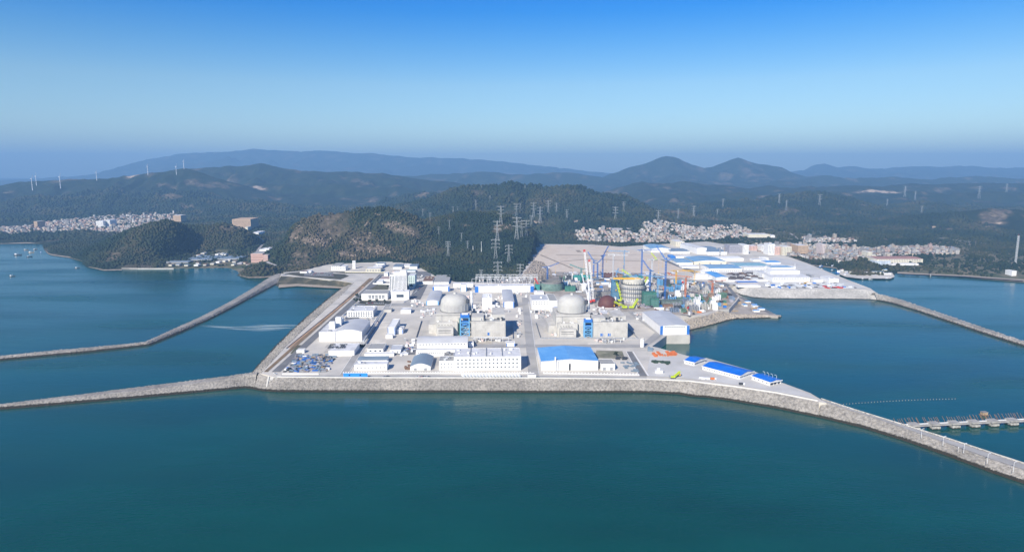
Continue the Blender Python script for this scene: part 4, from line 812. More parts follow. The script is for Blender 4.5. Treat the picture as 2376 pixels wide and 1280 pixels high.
def reactor(label, cx, x0, x1, yb, side):
    base = at((x0 + x1) / 2, yb, G); m1 = mpp(base); w = (x1 - x0) * m1
    t = thing('reactor_building', label, 'reactor building', base, SY)
    H0 = 34.0; D0 = 78.0
    MB().box(-w / 2, w / 2, 14, D0, -.3, H0).build('base_block', M_conc, t)
    MB().box(-w / 2 + 1, w / 2 - 22, 3, 13.99, -.3, H0 - 12).build('fuel_block', M_conc, t)
    MB().box(w / 2 - 21.9, w / 2, 8, 13.99, -.3, H0 - 6).build('stair_block', M_conc, t)
    ox = (cx - (x0 + x1) / 2) * m1; r = 24.0; cy = 14 + 26
    prof = [(r, H0 - .2), (r, H0 + 13)]
    wall = MB().lathe(prof, 64, ox, cy).build('containment_wall', M_dome, t, smooth=True)
    dp = [(r, H0 + 13.02)] + [(r * math.cos(a) ** .72, H0 + 13 + 15.5 * math.sin(a)) for a in [math.pi / 2 * k / 12 for k in range(1, 13)]]
    dp[-1] = (.01, H0 + 28.5)
    dome = MB().lathe(dp, 64, ox, cy).build('dome', M_dome, t, smooth=True)
    MB().lathe([(r + .02, H0 + .1), (r + 1.3, H0 + .1), (r + 1.3, H0 + 1.5), (r + .02, H0 + 1.5)], 64, ox, cy).build('ring_ledge', M_concd, t)
    for k in range(24):                      # tendon ribs up the cylinder
        a = 2 * math.pi * k / 24; p = Vector((ox + (r + .05) * math.cos(a), cy + (r + .05) * math.sin(a), 0)); MB().bar(p + Vector((0, 0, H0 + 1.6)), p + Vector((0, 0, H0 + 12.8)), .5).build('rib', M_dome, wall)
    MB().lathe([(2.6, 0), (2.2, 3), (.01, 3.2)], 16, ox, cy).build('dome_vent', M_conc, dome, (0, 0, H0 + 28.2))
    MB().box(-w / 2 + 4, -w / 2 + 30, -9, 2.99, -.3, 15).build('hatch_block', M_conc, t); 
    MB().box(-w / 2 + 6, -w / 2 + 26, -9.2, -9.01, 10.5, 12).box(-w / 2 + 6, -w / 2 + 26, -9.2, -9.01, 7.2, 8.2).build('louvre', M_concd, t)
    MB().box(-w / 2 - 12, -w / 2 - .01, 18, D0 - 8, -.3, 15).build('side_wing', M_conc, t)
    MB().box(-w / 2 + 2, w / 2 - 24, -9 + 12.1, -9 + 12.3, 0, 1).build('kerb', M_concd, t)
    for z in (H0 - 3.0,): MB().box(-w / 2 - .3, w / 2 + .3, 13.5, 13.98, z, z + .7).build('cornice', M_concd, t)
    row(t, 'front', 5, -w / 2 + 4, w / 2 - 30, [H0 - 16], 1.2, 1.2, M_shadow, name='opening')
    # ventilation stack hugging the containment
    sx = ox + r + 4.2
    vs = MB().cyl(sx, cy + 2, H0 - .2, H0 + 32, 2.1, 16).build('vent_stack', M_whites, t)
    for k in range(4): MB().lathe([(2.12, 0), (3.0, 0), (3.0, .7), (2.12, .7)], 16, sx, cy + 2).build('stack_platform', M_galv, vs, (0, 0, H0 + 5 + 8 * k))
    MB().cyl(ox + r - 2, cy - 16, H0 + 16, H0 + 22, 3.0, 14).build('steam_silencer', M_dark, t)
    for _ in range(14):
        s = RN.uniform(1.5, 4); x, y = RN.uniform(-w / 2 + 3, w / 2 - 3), RN.choice([RN.uniform(5, 11), RN.uniform(68, 76)]); z = H0 - 12 if y < 20 else H0
        if x > w / 2 - 25 and y < 20: continue
        MB().box(x - s / 2, x + s / 2, y - s / 2, y + s / 2, z, z + RN.uniform(1, 3)).build('roof_unit', RN.choice([M_conc, M_white, M_galv]), t)
    MB().box(-w / 2 + 10, -w / 2 + 10.6, 13.3, 13.9, 2, H0 - 3.1).build('downpipe', M_greys, t)
    return t
reactor('grey domed reactor building on the left, beside the barrel roofed white hall', 1054, 1010, 1093, 779, 1)
reactor('grey domed reactor building on the right, nearer the pumping station', 1333, 1292, 1372, 782, 1)
lift_tower('bright blue steel lift tower with a green stair net beside the left containment', 1069, 1089, 779, 736, M_green)
lift_tower('blue steel lift tower without a net beside the right containment', 1356, 1373, 782, 747)
def turbine_hall(label, x0, x1, yb, yt, yr, doors, n):
    r, w, h, d = bld(label, x0, x1, yb, yt, yr, wall=M_conc, roofm=M_roofg, name='turbine_hall', cat='turbine hall')
    for k in doors: x = -w / 2 + w * k; MB().box(x - 2.2, x + 2.2, -.14, -.01, 4, 8.5).build('door', M_blues, r)
    MB().box(w * .12, w * .5, d * .25, d, h, h + 7).build('upper_block', M_conc, r); MB().box(-w / 2, -w * .14, d * .1, d * .5, h, h + 6).build('upper_block', M_conc, r)
    for k in range(14): x = -w / 2 + w * (k + .5) / 14; MB().box(x - .35, x + .35, -.3, -.02, 0, h - .5).build('pilaster', M_conc, r)
    for _ in range(n):
        x, y = RN.uniform(-w / 2 + 3, w / 2 - 3), RN.uniform(3, d - 3); s = RN.uniform(1.5, 5); m = RN.choice([M_white, M_white, M_conc, M_galv, mat('pale_pink_lagging', (.62, .5, .47)), M_dark]); b = MB(); z0 = h
        q = RN.random()
        if q < .4: b.cyl(0, 0, 0, RN.uniform(2, 6), s * .4, 10)
        elif q < .65: b.bar((-s * 1.6, 0, 2.2), (s * 1.6, 0, 2.2), .9); b.bar((-s * 1.6, 0, 0), (-s * 1.6, 0, 2.2), .5); b.bar((s * 1.6, 0, 0), (s * 1.6, 0, 2.2), .5)
        else: b.box(-s / 2, s / 2, -s / 2, s / 2, 0, RN.uniform(2, 7))
        b.build('roof_plant', m, r, (x, y, z0 + .3))
turbine_hall('broad concrete turbine hall with cluttered roof right of the left containment', 1094, 1173, 783, 746, 722, (.5,), 46)
turbine_hall('broad concrete turbine hall with two blue doors beside the ring road curve', 1377, 1456, 785, 748, 728, (.24, .46), 26)
# process clutter on the ground between the buildings: tanks, pipe racks, transformers, each its own thing
def tank(label, px, py, r, h, m, group=None):
    t = thing('tank', label, 'tank', at(px, py, G), 0, group); MB().lathe([(r, 0), (r, h), (r * .7, h + r * .18), (.01, h + r * .25)], 18).build('shell', m, t); MB().lathe([(r + .02, h - .5), (r + .35, h - .5), (r + .35, h), (r + .02, h)], 18).build('rim', M_galv, t)
for i, (px, py, r, h) in enumerate(((1152, 712, 4, 8), (1158, 716, 3, 6), (1146, 718, 3.5, 9), (1206, 722, 3.2, 6), (1102, 716, 3, 7))):
    tank(['white tank behind the process building, beside a darker pair', 'small white tank in front of the process building corner', 'tall white tank nearest the left turbine hall', 'lone white tank by the road between the reactors', 'white tank between vent stack and process building'][i], px, py, r, h, M_white)
def pipe_rack(label, a, b, h=6.0, m=None, group=None):
    A, B = at(*a, G), at(*b, G); L = (B - A).length; t = thing('pipe_rack', label, 'pipe rack', A, math.atan2(B.y - A.y, B.x - A.x), group)
    n = max(2, int(L / 9)); fr = MB().box(-.3, .3, -1.6, -1.1, 0, h).box(-.3, .3, 1.1, 1.6, 0, h).box(-.3, .3, -2.1, 2.1, h, h + .5).mesh('frame', m or M_galv)
    for k in range(n + 1): link('frame', fr, t, (L * k / n, 0, 0))
    for y in (-1.3, -.2, .9): MB().bar((0, y, h + 1.0), (L, y, h + 1.0), .8).build('pipe', RN.choice([M_galv, M_white, M_greys]), t)
pipe_rack('long pipe rack along the left side of the main campus road', (842, 800), (888, 728)); pipe_rack('pipe rack in front of the left turbine hall', (1100, 792), (1180, 792))
pipe_rack('pipe rack behind the left turbine hall', (1105, 727), (1180, 724)); pipe_rack('pipe rack left of the laboratory', (1240, 727), (1290, 725)); pipe_rack('pipe rack in front of the right turbine hall', (1385, 794), (1440, 794))
pipe_rack('pipe rack left of the left reactor building', (985, 730), (1008, 728)); pipe_rack('pipe rack behind the switchgear hall', (1095, 656), (1240, 657), 9); pipe_rack('second pipe rack behind the switchgear hall, nearer the trees', (1104, 651), (1236, 652), 9)
M_pinkl = mat('pale_pink_lagging', (.62, .5, .47))
KIT = [('electrical_cabinet', 'electrical cabinet', M_white), ('transformer', 'transformer', M_greys), ('cooling_unit', 'cooling unit', M_pinkl), ('storage_container', 'container', M_galv)]
def kit(x0, x1, y0, y1, n, where, kinds=KIT):
    for i in range(n):
        nm, cat, m = kinds[i % len(kinds)]; px, py = RN.uniform(x0, x1), RN.uniform(y0, y1); s = RN.uniform(2.2, 5.5); h = RN.uniform(2, 5)
        t = thing(nm, 'small ' + {'electrical_cabinet': 'white electrical cabinet', 'transformer': 'grey transformer', 'cooling_unit': 'pinkish cooling unit', 'storage_container': 'pale steel container'}[nm] + ' ' + where, cat, at(px, py, G), SY, 'plant equipment ' + where)
        MB().box(-s / 2, s / 2, -s / 3, s / 3, 0, h).build('body', m, t)
        if nm == 'transformer':
            for k in range(3): MB().cyl(-s / 3 + k * s / 3, 0, h, h + 1.6, .3, 6).build('bushing', M_white, t)
        elif nm == 'cooling_unit': MB().cyl(0, 0, h, h + .8, s * .28, 10).build('fan_housing', M_greys, t)
        else: MB().box(-s / 2 - .15, s / 2 + .15, -s / 3 - .15, s / 3 + .15, h, h + .2).build('lid', M_roofw, t)
kit(1100, 1160, 702, 722, 18, 'behind the left turbine hall'); kit(1232, 1290, 722, 740, 22, 'in the yard left of the right containment'); kit(978, 1008, 716, 742, 14, 'left of the left reactor building'); kit(1376, 1440, 716, 728, 14, 'behind the right turbine hall')
kit(1110, 1235, 648, 656, 20, 'in the switchyard below the pylons'); kit(1196, 1228, 668, 690, 8, 'behind the hall between the reactors'); kit(1470, 1500, 726, 745, 8, 'left of the pumping station'); kit(945, 985, 640, 660, 12, 'behind the tower block'); kit(1040, 1100, 668, 672, 6, 'beside the white service hall')
# switchyard gantries
gm = MB()
for x in (0, 14): gm.bar((x - 1.5, 0, 0), (x, 0, 14), .5).bar((x + 1.5, 0, 0), (x, 0, 14), .5)
gm.box(-1, 15, -.4, .4, 13.5, 14.6); gantry = gm.mesh('frame', M_galv); ins = MB().cyl(0, 0, -3, 0, .35, 6).mesh('insulator', M_white)
for i, x in enumerate(range(1105, 1236, 16)):
    for yy in (655.5, 650):
        t = thing('switchyard_gantry', ORD[i] + ' portal gantry from the left in the ' + ('front' if yy > 652 else 'rear') + ' row of the switchyard', 'gantry', at(x, yy, G), SY, 'switchyard gantries ' + ('front' if yy > 652 else 'rear') + ' row'); link('frame', gantry, t)
        for k in range(3): link('insulator', ins, t, (3 + 4 * k, 0, 13.5))
# dark roof vents on the vented workshop: found by its label
vr = [o for o in COL.objects if o.get('label', '').startswith('white workshop beside the storage yard')][0]; vh = max(c.bound_box[6][2] for c in vr.children)
vm = MB().box(-1.1, 1.1, -1.6, 1.6, 0, 1.1).mesh('roof_vent', M_dark)
for a in range(9):
    for b in range(4):
        if RN.random() < .8: link('roof_vent', vm, vr, (-22 + a * 2.9 - b * .3, 16 + b * 6, vh - .5))

kit(1000, 1012, 745, 772, 8, 'beside the left reactor block fence'); kit(1196, 1208, 718, 790, 10, 'along the road between the reactors'); kit(940, 966, 786, 802, 10, 'left of the barrel roofed white hall'); kit(955, 985, 698, 714, 12, 'left of the teal fronted hall'); kit(1100, 1190, 788, 796, 14, 'between left turbine hall and ring road')
kit(1380, 1452, 788, 796, 10, 'between right turbine hall and ring road'); kit(1146, 1166, 690, 720, 10, 'right of the process building'); kit(850, 895, 738, 756, 8, 'behind the arched hall on the left campus'); kit(1280, 1294, 745, 780, 8, 'left side of the right reactor block'); kit(905, 940, 630, 640, 8, 'on the lot behind the office tower'); kit(1050, 1100, 668, 700, 8, 'behind the left containment')
# ------------------------------------------------------------------ the wharf and its warehouses
Y2 = radians(-3)
def wh(label, *a, **k): return bld(label, *a, name=k.pop('name', 'warehouse'), cat=k.pop('cat', 'warehouse'), **k)
wh('tall white ribbed hall with long left side, highest building of the warehouse quarter', 1617, 1640, 589, 575, 564, 'gabley', WP, M_roofwhite, rise=2, yaw=radians(8))
wh('wide low grey blue roofed shed right behind the tall ribbed hall', 1641, 1687, 591, 584, 571, 'gable', W, M_slate, rise=2)
wh('long white shed stepping down to the right of the tall ribbed hall', 1663, 1726, 605, 599.5, 595, roofm=M_white)
wh('faded blue roofed shed at the left end of the warehouse quarter', 1570, 1608, 614, 609, 599, 'gable', W, M_bluep, rise=2)
wh('broad faded blue roof with cream front, largest roof of the warehouse quarter', 1610, 1686, 613.5, 606.5, 596, 'archy', M_cream, M_bluep, rise=3.5, doors=3)
wh('blue roofed workshop with a row of dark door openings in the middle of the wharf', 1646, 1722, 630.5, 622.5, 613, 'gable', W, M_bluep, rise=2, win=(16, 1, 3, 3.2, .1, .6), winm=M_greys)
wh('greenish blue roofed shed right of the workshop with dark openings', 1712, 1786, 621, 617.5, 609, 'gable', W, mat('greenish_blue_roof', (.24, .42, .50), .55, .15), rise=1.5)
for i, (x0, x1, y) in enumerate(((1636, 1648, 626.5), (1630, 1650, 630.5), (1622, 1651, 634.5), (1616, 1653, 639), (1612, 1658, 643.5), (1610, 1664, 648))):
    wh('white ' + ['shortest', 'second shortest', 'third', 'fourth', 'second longest', 'longest and nearest'][i] + ' of the stepped white tents beside the causeway road', x0, x1, y, y - 3.2, y - 5.6, 'gable', W, M_white, rise=1.8, name='tent_hall', cat='tent hall')
wh('bright blue roofed hall with a dark doorway at the causeway corner', 1662, 1689, 653.5, 643.5, 631, 'gabley', W, M_blue, rise=2.2, doors=1)
wh('pale blue arched hall, leftmost behind the sandy ground', 1511, 1556, 585, 577, 568, 'archy', W, M_bluep, rise=3.5)
wh('low slate roofed store beside the pale blue arched hall', 1557, 1601, 588.5, 583, 576, 'gable', W, M_slate, rise=1.5)
wh('white flat shed at the head of the causeway road', 1568, 1606, 598.5, 595, 592.5, roofm=M_roofwhite); wh('small blue shed at the head of the causeway road', 1556, 1567, 599, 594.5, 591, wall=M_blues, roofm=M_blue)
wh('white shed with blue gable below the broad faded blue roof', 1600, 1640, 607, 603, 598, 'gable', W, M_bluep, rise=1)
wh('long white workshop at the foot of the broad faded blue roof', 1582, 1622, 622, 618.5, 615, roofm=M_roofwhite)
r, w, h, d = wh('largest white wharf hall with dotted front and stepped clerestory roof', 1792, 1880, 654, 643, 628, roof='gable', wall=WP, roofm=M_roofwhite, rise=2, win=(22, 1, 1.8, 2.0, .55, .9))
MB().box(-w / 2 + 12, w / 2 - 6, d * .4, d * .75, h, h + 9).build('clerestory', W, r); row(r, 'front', 20, -w / 2 + 14, w / 2 - 8, [h * .3], 1.4, 1.4, M_greys)
wh('white hall with slanted roof attached left of the largest wharf hall', 1768, 1790, 646, 637, 629, roofm=M_roofwhite)
wh('small white block with two tiers at the tip of the wharf', 1923, 1946, 655, 647.5, 641, units=2); wh('low ribbed white store between largest hall and tip block', 1890, 1910, 655, 649, 645, wall=WP)
wh('grey pump shed beside the largest wharf hall', 1882, 1889, 648, 640, 636, wall=M_greys, roofm=M_roofg)
wh('long white store in front of the greenish roof', 1726, 1778, 626, 620.5, 617.5, win=(7, 1, 3, 2.4, .1, .6), winm=M_greys)
wh('row of white stores behind the largest wharf hall', 1790, 1845, 626, 621, 616, roofm=M_bluep); wh('white cabin with a dark window at the far wharf edge', 1798, 1822, 620.5, 616, 613)
wh('narrow blue roofed shed along the far wharf edge', 1778, 1812, 612, 608.5, 604, 'gable', W, M_blue, rise=1); wh('white shed behind the narrow blue roofed shed', 1748, 1785, 606.5, 603, 600, roofm=M_roofwhite); wh('white office with flat roof beside the far wharf edge', 1768, 1783, 602, 598.5, 596)
wh('white mast house at the wharf navigation pole', 1836, 1846, 624, 619, 616)
wh('low white building with blue skirting at the front of the wharf', 1712, 1765, 666, 663.5, 661, roofm=M_white); wh('blue canopy over stacked crates on the front wharf', 1712, 1762, 658.5, 655.5, 652, wall=M_lav, roofm=M_blues)
wh('white portal shed under the rebar yard', 1690, 1782, 653.5, 651.8, 650, roofm=M_white)
# dormitory, flats and other tall houses between wharf and town
r, w, h, d = bld('lavender grey dormitory slab with white end stair tower behind the warehouses', 1692, 1725, 588, 570, 566, wall=M_lav, win=(14, 6, 1.8, 1.6), roofm=M_roofg)
bld('white end block with window grid at the right end of the lavender dormitory', 1725.5, 1737, 589, 569, 565, win=(4, 6, 1.8, 1.8))
bld('pinkish villa block behind the trees, nearer the dormitory', 1742, 1757, 581, 571, 568, wall=M_pink, win=(4, 3, 2, 2)); bld('pale villa block behind the trees, second from the dormitory', 1767, 1779, 582, 570, 567, win=(4, 3, 2, 2))
bld('white high-rise slab at the left end of the harbour town', 1782, 1797, 591, 567, 564, win=(4, 8, 2, 1.8)); bld('salmon high-rise beside the white slab of the harbour town', 1798, 1810, 591, 573, 570, wall=M_pink, win=(3, 6, 2, 1.8))
bld('cream block with dark windows in the harbour town front row', 1816, 1836, 592, 573, 569, wall=M_cream, win=(5, 6, 2, 1.8)); bld('orange tan flats rising over the harbour town roofs', 1851, 1875, 588, 570, 566, wall=M_tan, win=(7, 5, 2, 1.8))
bld('slim pinkish tower among the harbour town roofs', 1906, 1914, 590, 567, 564, wall=mat('pale_pink_render', (.62, .53, .50)), win=(2, 7, 2, 1.8))
r, w, h, d = bld('long cream school building with red roof above the harbour shore', 2034, 2142, 613, 601, 594, 'gable', M_cream, mat('dusty_red_tile_roof', (.36, .2, .17), .85), rise=2.5, win=(26, 3, 2.2, 2.0), g=6)
bld('long low white seawall building below the cream school', 2068, 2132, 617, 612.5, 610, g=5); bld('tall cream block at the left end of the school', 2012, 2023, 604, 585, 582, wall=M_cream, win=(3, 5, 2, 1.8), g=6); bld('cream annex wing left of the school', 1996, 2032, 600, 592, 588, wall=M_cream, win=(9, 2, 2, 1.8), g=6)
bld('white and pale blue flats below the cream school', 2030, 2066, 615, 606, 603, wall=mat('pale_blue_render', (.55, .62, .70)), win=(9, 2, 2, 1.8), g=5)
bld('long white hall with pale front at the edge of the valley town', 1736, 1786, 551, 544, 541, g=16, wall=M_cream); bld('small white hall right of the long pale front hall', 1788, 1798, 551, 546, 544, g=16)
bld('grey terraced warehouse with columns above the valley town', 1400, 1462, 540, 530, 525, g=18, wall=M_lav, roofm=M_roofg, win=(6, 1, 3, 10)); bld('white cubic house beside the grey terraced warehouse', 1386, 1394, 534, 525, 523, g=18)
bld('beige house pair between sandy ground and valley town', 1568, 1588, 572, 561, 556, wall=M_cream, win=(4, 3, 2, 1.8))
bld('white harbour master cabin at the end of the right shore wall', 2347, 2358, 640, 629, 626, g=5)
# left shore
bld('tan apartment slab with five stepped bays beyond the wooded headland', 540, 582, 531, 509, 505, g=20, wall=M_tan, win=(16, 9, 2.2, 1.8), roofm=M_tan, units=5, upm=[M_tan]); bld('cream round water store below the tan apartment slab', 569, 575, 534, 527, 525, g=20, wall=M_cream)
bld('white high-rise, left of the white pair in the left town', 224, 240, 526, 513, 511, g=18, win=(6, 6, 2, 1.8)); bld('white high-rise, right and taller of the white pair in the left town', 246, 256, 525, 511, 509, g=18, win=(4, 7, 2, 1.8))
bld('tan block at the right end of the left town, against the headland top', 402, 420, 514, 500, 498, g=25, wall=M_tan, win=(6, 7, 2, 1.8)); bld('orange tower block standing out of the left town front row', 80, 88, 532, 514, 512, g=12, wall=M_tan, win=(3, 8, 2, 1.8))
r, w, h, d = bld('salmon apartment block with balcony stripes at the foot of the rocky hill', 583, 610, 609, 589, 583, g=10, wall=M_pink, roofm=M_roofg)
for k in range(5): MB().box(-w / 2, w / 2, -.25, -.01, h * (.1 + .18 * k), h * (.17 + .18 * k)).build('balcony', mat('painted_balcony_shade', (.28, .17, .15)), r)  # flat darker bands: the shade of the balconies is put into the colour
bld('salmon stair wing with dark grid right of the balcony striped block', 610.5, 622, 610, 592, 587, g=10, wall=M_pink, roofm=M_roofg, win=(4, 5, 1.6, 1.8))
bld('white flat roofed house behind the salmon block', 602, 615, 585, 579, 575, g=11); bld('small white house with dark front behind the salmon block', 615, 625, 585, 577, 574, g=11, win=(1, 1, 6, 3))
bld('white gabled hall with dark opening beside the sand store', 637, 652, 595, 584, 577, 'gabley', W, M_roofwhite, rise=3, g=12)
bld('white houses on the ridge road above the headland valley', 584, 600, 546, 540, 536, g=14)
A, B = at(658, 588, 13), at(690, 575, 13); t = thing('covered_store', 'long cream vaulted roof climbing the foot of the rocky hill', 'covered store', A, math.atan2(B.y - A.y, B.x - A.x)); L = (B - A).length; v = []
for k in range(9): a = math.pi * k / 8; v += [(0, -11 * math.cos(a), 9 * math.sin(a) + 2), (L, -11 * math.cos(a), 9 * math.sin(a) + 2)]
MB().add(v, [(2 * k, 2 * k + 1, 2 * k + 3, 2 * k + 2) for k in range(8)]).build('roof', M_cream, t); MB().add([v[2 * k] for k in range(9)] + [(0, 11, -1), (0, -11, -1)], [tuple(range(11))]).build('gable', M_white, t); MB().box(0, L, -11, -10.7, -1, 2).box(0, L, 10.7, 11, -1, 2).build('wall', W, t)
for i, (x0, x1, yb, yr, lab) in enumerate(((500, 556, 602, 593, 'long blue grey greenhouse roof right of the fish farm lane'), (430, 490, 604, 592, 'slanting blue grey greenhouse roofs in the middle of the fish farm'), (384, 436, 610, 604, 'low grey shed roofs nearest the sea wall of the fish farm'))):
    bld(lab, x0, x1, yb, yb - 2.2, yr, 'gable', M_greys, M_slate, rise=1, g=5, name='greenhouse', cat='greenhouse')
c = at(660, 618, 4)
for i, (x, y, s) in enumerate(((395, 617, 5), (412, 616, 6), (432, 617, 6), (455, 617, 7), (475, 616, 5), (492, 614, 6), (505, 610, 6), (518, 608, 7), (530, 606, 5), (543, 609, 6), (556, 613, 7), (566, 612, 5), (503, 592, 5), (512, 591, 6), (520, 592, 7), (470, 590, 6), (460, 594, 6), (540, 616, 5), (575, 616, 6), (458, 612, 5))):
    bld('%s low house of the fishing hamlet counted along the left shore from the headland' % ORD[i], x - s * .75, x + s * .65, y, y - 2.6, y - 4.6, RN.choice(['flat', 'gable']), RN.choice([W, M_cream, M_lav, M_conc]), RN.choice([M_roofg, M_slate, M_roofwhite, M_brown]), g=5, name='house', cat='house', group='low houses of the fishing hamlet')
sheet('sand_bank', [(385, 606), (415, 601), (418, 606), (390, 609)], 7.5, M_soil)
tag(MB().box(0, 150, 0, 2.2, -2, 3.2).build('wall', M_conc, None, at(282, 624.5, 0)), 'low pale stone sea wall below the wooded headland', 'wall')
# ------------------------------------------------------------------ construction site
def lat(mb, p, q, w, n, bw):                 # square lattice member
    p, q = Vector(p), Vector(q); d = (q - p).normalized(); a = d.cross(Vector((0, 1, 0)) if abs(d.y) < .9 else Vector((1, 0, 0))).normalized() * (w / 2); b = d.cross(a).normalized() * (w / 2)
    cs = [a + b, a - b, -a - b, b - a]
    for c in cs: mb.bar(p + c, q + c, bw)
    for k in range(n):
        s, e = p.lerp(q, k / n), p.lerp(q, (k + 1) / n)
        for i in range(4): mb.bar(s + cs[i], e + cs[(i + 1) % 4], bw * .7)
    return mb
def tower_crane(label, px, yb, yt, m, jib=40, az=0.4, luff=0.0):
    c = at(px, yb, G); d = ray(px, yt); top = HC + d[2] * c.y / d[1] - G; t = thing('tower_crane', label, 'tower crane', c, az, 'tower cranes of the building site'); h = top * .93
    lat(MB(), (0, 0, 0), (0, 0, h), 2.4, max(6, int(h / 5)), .5).build('mast', m, t)
    MB().box(-3.5, 3.5, -3.5, 3.5, -.3, 1.2).build('footing', M_conc, t); MB().box(1.4, 3.4, -3, -1.2, h - .5, h + 2.6).build('cab', M_whites, t)
    MB().box(-2, 2, -2, 2, h, h + 1.4).build('slewing_ring', M_greys, t)
    jx, jz = jib * math.cos(luff), jib * math.sin(luff); jb = lat(MB(), (1, 0, h + 2), (jx, 0, h + 2 + jz), 1.8, int(jib / 5), .32).build('jib', m, t)
    lat(MB(), (-1, 0, h + 2), (-13, 0, h + 2), 1.8, 3, .45).build('counter_jib', m, t); MB().box(-13.5, -9.5, -1.5, 1.5, h - .8, h + 1.4).build('counterweight', M_conc, t)
    lat(MB(), (0, 0, h + 1.4), (-1, 0, top), 1.2, 2, .5).build('tower_head', m, t); MB().bar((-1, 0, top), (jx * .75, 0, h + 2 + jz * .75 + .8), .25).bar((-1, 0, top), (-12, 0, h + 2.8), .25).build('tie_rope', M_greys, t)
    MB().bar((jx * .7, 0, h + 1.2 + jz * .7), (jx * .7, 0, h * .72), .22).box(jx * .7 - .8, jx * .7 + .8, -.6, .6, h * .72 - 1.5, h * .72).build('hook', M_yel, jb)
TC = [(1542, 706, 597, M_blues, 34, 2.6, .9, 'tallest dark blue tower crane, beside the beige slope of the causeway'), (1488, 650, 577, M_blues, 45, .2, .0, 'dark blue tower crane standing against the sandy ground behind the yellow ring girder'), (1447, 648, 580, M_ltblue, 40, 2.8, .0, 'pale blue tower crane left of the dark one against the sandy ground'), (1398, 645, 591, M_blues, 38, 1.0, .6, 'thin blue tower crane right of the twin red tipped boom'),
      (1377, 643, 603, M_blues, 30, 2.2, .7, 'short blue tower crane just right of the red tipped boom, left of a pair'), (1386, 648, 609, M_blues, 30, .5, .7, 'short blue tower crane just right of the red tipped boom, right of a pair'), (1525, 700, 640, M_ltblue, 40, 3.0, .1, 'light blue tower crane left of the tallest dark blue crane'), (1422, 655, 588, M_galv, 35, -.4, .0, 'thin grey tower crane in front of the sandy ground'),
      (1270, 662, 618, M_blues, 30, .3, .3, 'blue tower crane above the green netted containment ring'), (1590, 690, 640, M_orange, 40, 2.5, .0, 'orange tower crane on the right part of the building site'), (1652, 690, 652, M_orange, 36, .4, .0, 'smaller orange tower crane near the causeway road'), (1568, 668, 627, M_yel, 40, .1, .0, 'yellow tower crane near the causeway road, farthest back'),
      (1507, 690, 625, M_blues, 38, 1.9, .5, 'blue tower crane right of the unfinished round containment'), (1465, 690, 640, M_ltblue, 38, 2.9, .3, 'light blue tower crane rising in front of the unfinished containment'), (1348, 668, 622, M_teal, 34, 2.4, .2, 'teal tower crane left of the red tipped boom'), (1611, 660, 630, M_yel, 30, 2.8, .1, 'small yellow tower crane beside the causeway road bend'), (1512, 655, 600, M_galv, 38, .2, .0, 'slender grey tower crane beside the dark blue one at the sandy ground'),
      (1670, 600, 574, M_greys, 22, .3, .2, 'grey tower crane among the warehouse roofs'), (1428, 672, 640, M_ltblue, 30, 1.2, .5, 'light blue tower crane at the blue netted tower')]
for px, yb, yt, m, j, az, lf, lab in TC: tower_crane(lab, px, yb, yt, m, j, az, lf)
def crawler(label, px, yb, tip, tip_up, m, tipm=None, bw=2.6, mast=None, scale=1.0, bar=.6):
    """crawler crane at a base point; the boom tip is dx, dy metres away and so many metres up"""
    c = at(px, yb, G); t = thing('crawler_crane', label, 'crawler crane', c, 0, 'crawler cranes of the building site'); s = scale
    for y in (-3.2, 3.2): MB().box(-5 * s, 5 * s, (y - 1) * s, (y + 1) * s, 0, 1.8 * s).build('track', M_dark, t)
    MB().box(-6 * s, 4 * s, -2.4 * s, 2.4 * s, 2 * s, 5 * s).build('superstructure', m if m is not M_whites else M_red, t); MB().box(2.4 * s, 4.6 * s, 2.45 * s, 4.4 * s, 2.4 * s, 5 * s).build('cab', M_whites, t); MB().box(-8.5 * s, -6.05 * s, -3 * s, 3 * s, 2 * s, 6 * s).build('counterweight', M_greys, t)
    p, q = Vector((2 * s, 0, 4 * s)), Vector((tip[0], tip[1], tip_up)); e = p.lerp(q, .955 if tipm else 1.0)
    bo = lat(MB(), p, e, bw, max(6, int((q - p).length / 6)), bar).build('boom', m, t)
    if tipm: lat(MB(), e, q, bw * 1.2, 2, bar * 2.4).build('boom_tip', tipm, t)
    if mast: lat(MB(), (0, 0, 5), mast, bw * .8, 5, bar).build('mast', m, t); MB().bar(mast, q, .3).build('pendant', M_greys, t)
    MB().bar(q, (q.x, q.y, tip_up * .55), .25).box(q.x - 1, q.x + 1, q.y - .6, q.y + .6, tip_up * .55 - 2, tip_up * .55).build('hook', M_yel, bo)
crawler('towering crawler crane with white red tipped boom, taller of the pair behind the right dome', 1366, 704, (-9, 18, 0), 108, M_whites, M_red, 2.4, (-14, 16, 60), 1.4, .5)
crawler('crawler crane with white red tipped boom, shorter of the pair behind the right dome', 1374, 702, (-6, 16, 0), 86, M_whites, M_red, 2.4, (-8, 12, 40), 1.4, .5)
crawler('lime crawler crane reaching left over the ring girder', 1492, 668, (-46, 20, 0), 40, M_lime, None, 3.0, (10, 0, 26), 1.2, .9); crawler('lime crawler crane beside the blue netted tower', 1440, 700, (-8, 12, 0), 42, M_lime, None, 2.6, (9, 0, 20), 1.1, .9)
crawler('lime crawler crane with low boom in front of the unfinished containment, left of two', 1450, 716, (-22, -6, 0), 15, M_lime, None, 2.4, None, 1.0, .9); crawler('lime crawler crane with low boom in front of the unfinished containment, right of two', 1466, 716, (12, 4, 0), 19, M_lime, None, 2.4, None, 1.0, .9)
crawler('small lime crane on the slope beside the warehouses', 1522, 604, (-14, 5, 0), 22, M_lime, None, 2.4, None, 1.0, .9); crawler('lime crane standing on the seawall road beside the apron', 1562, 877, (10, 6, 0), 7, M_lime, None, 1.6, None, .6, .7)
crawler('red crane left of the green netted containment ring', 1249, 668, (-8, 6, 0), 22, M_red, None, 2.4, None, 1.1, .9)
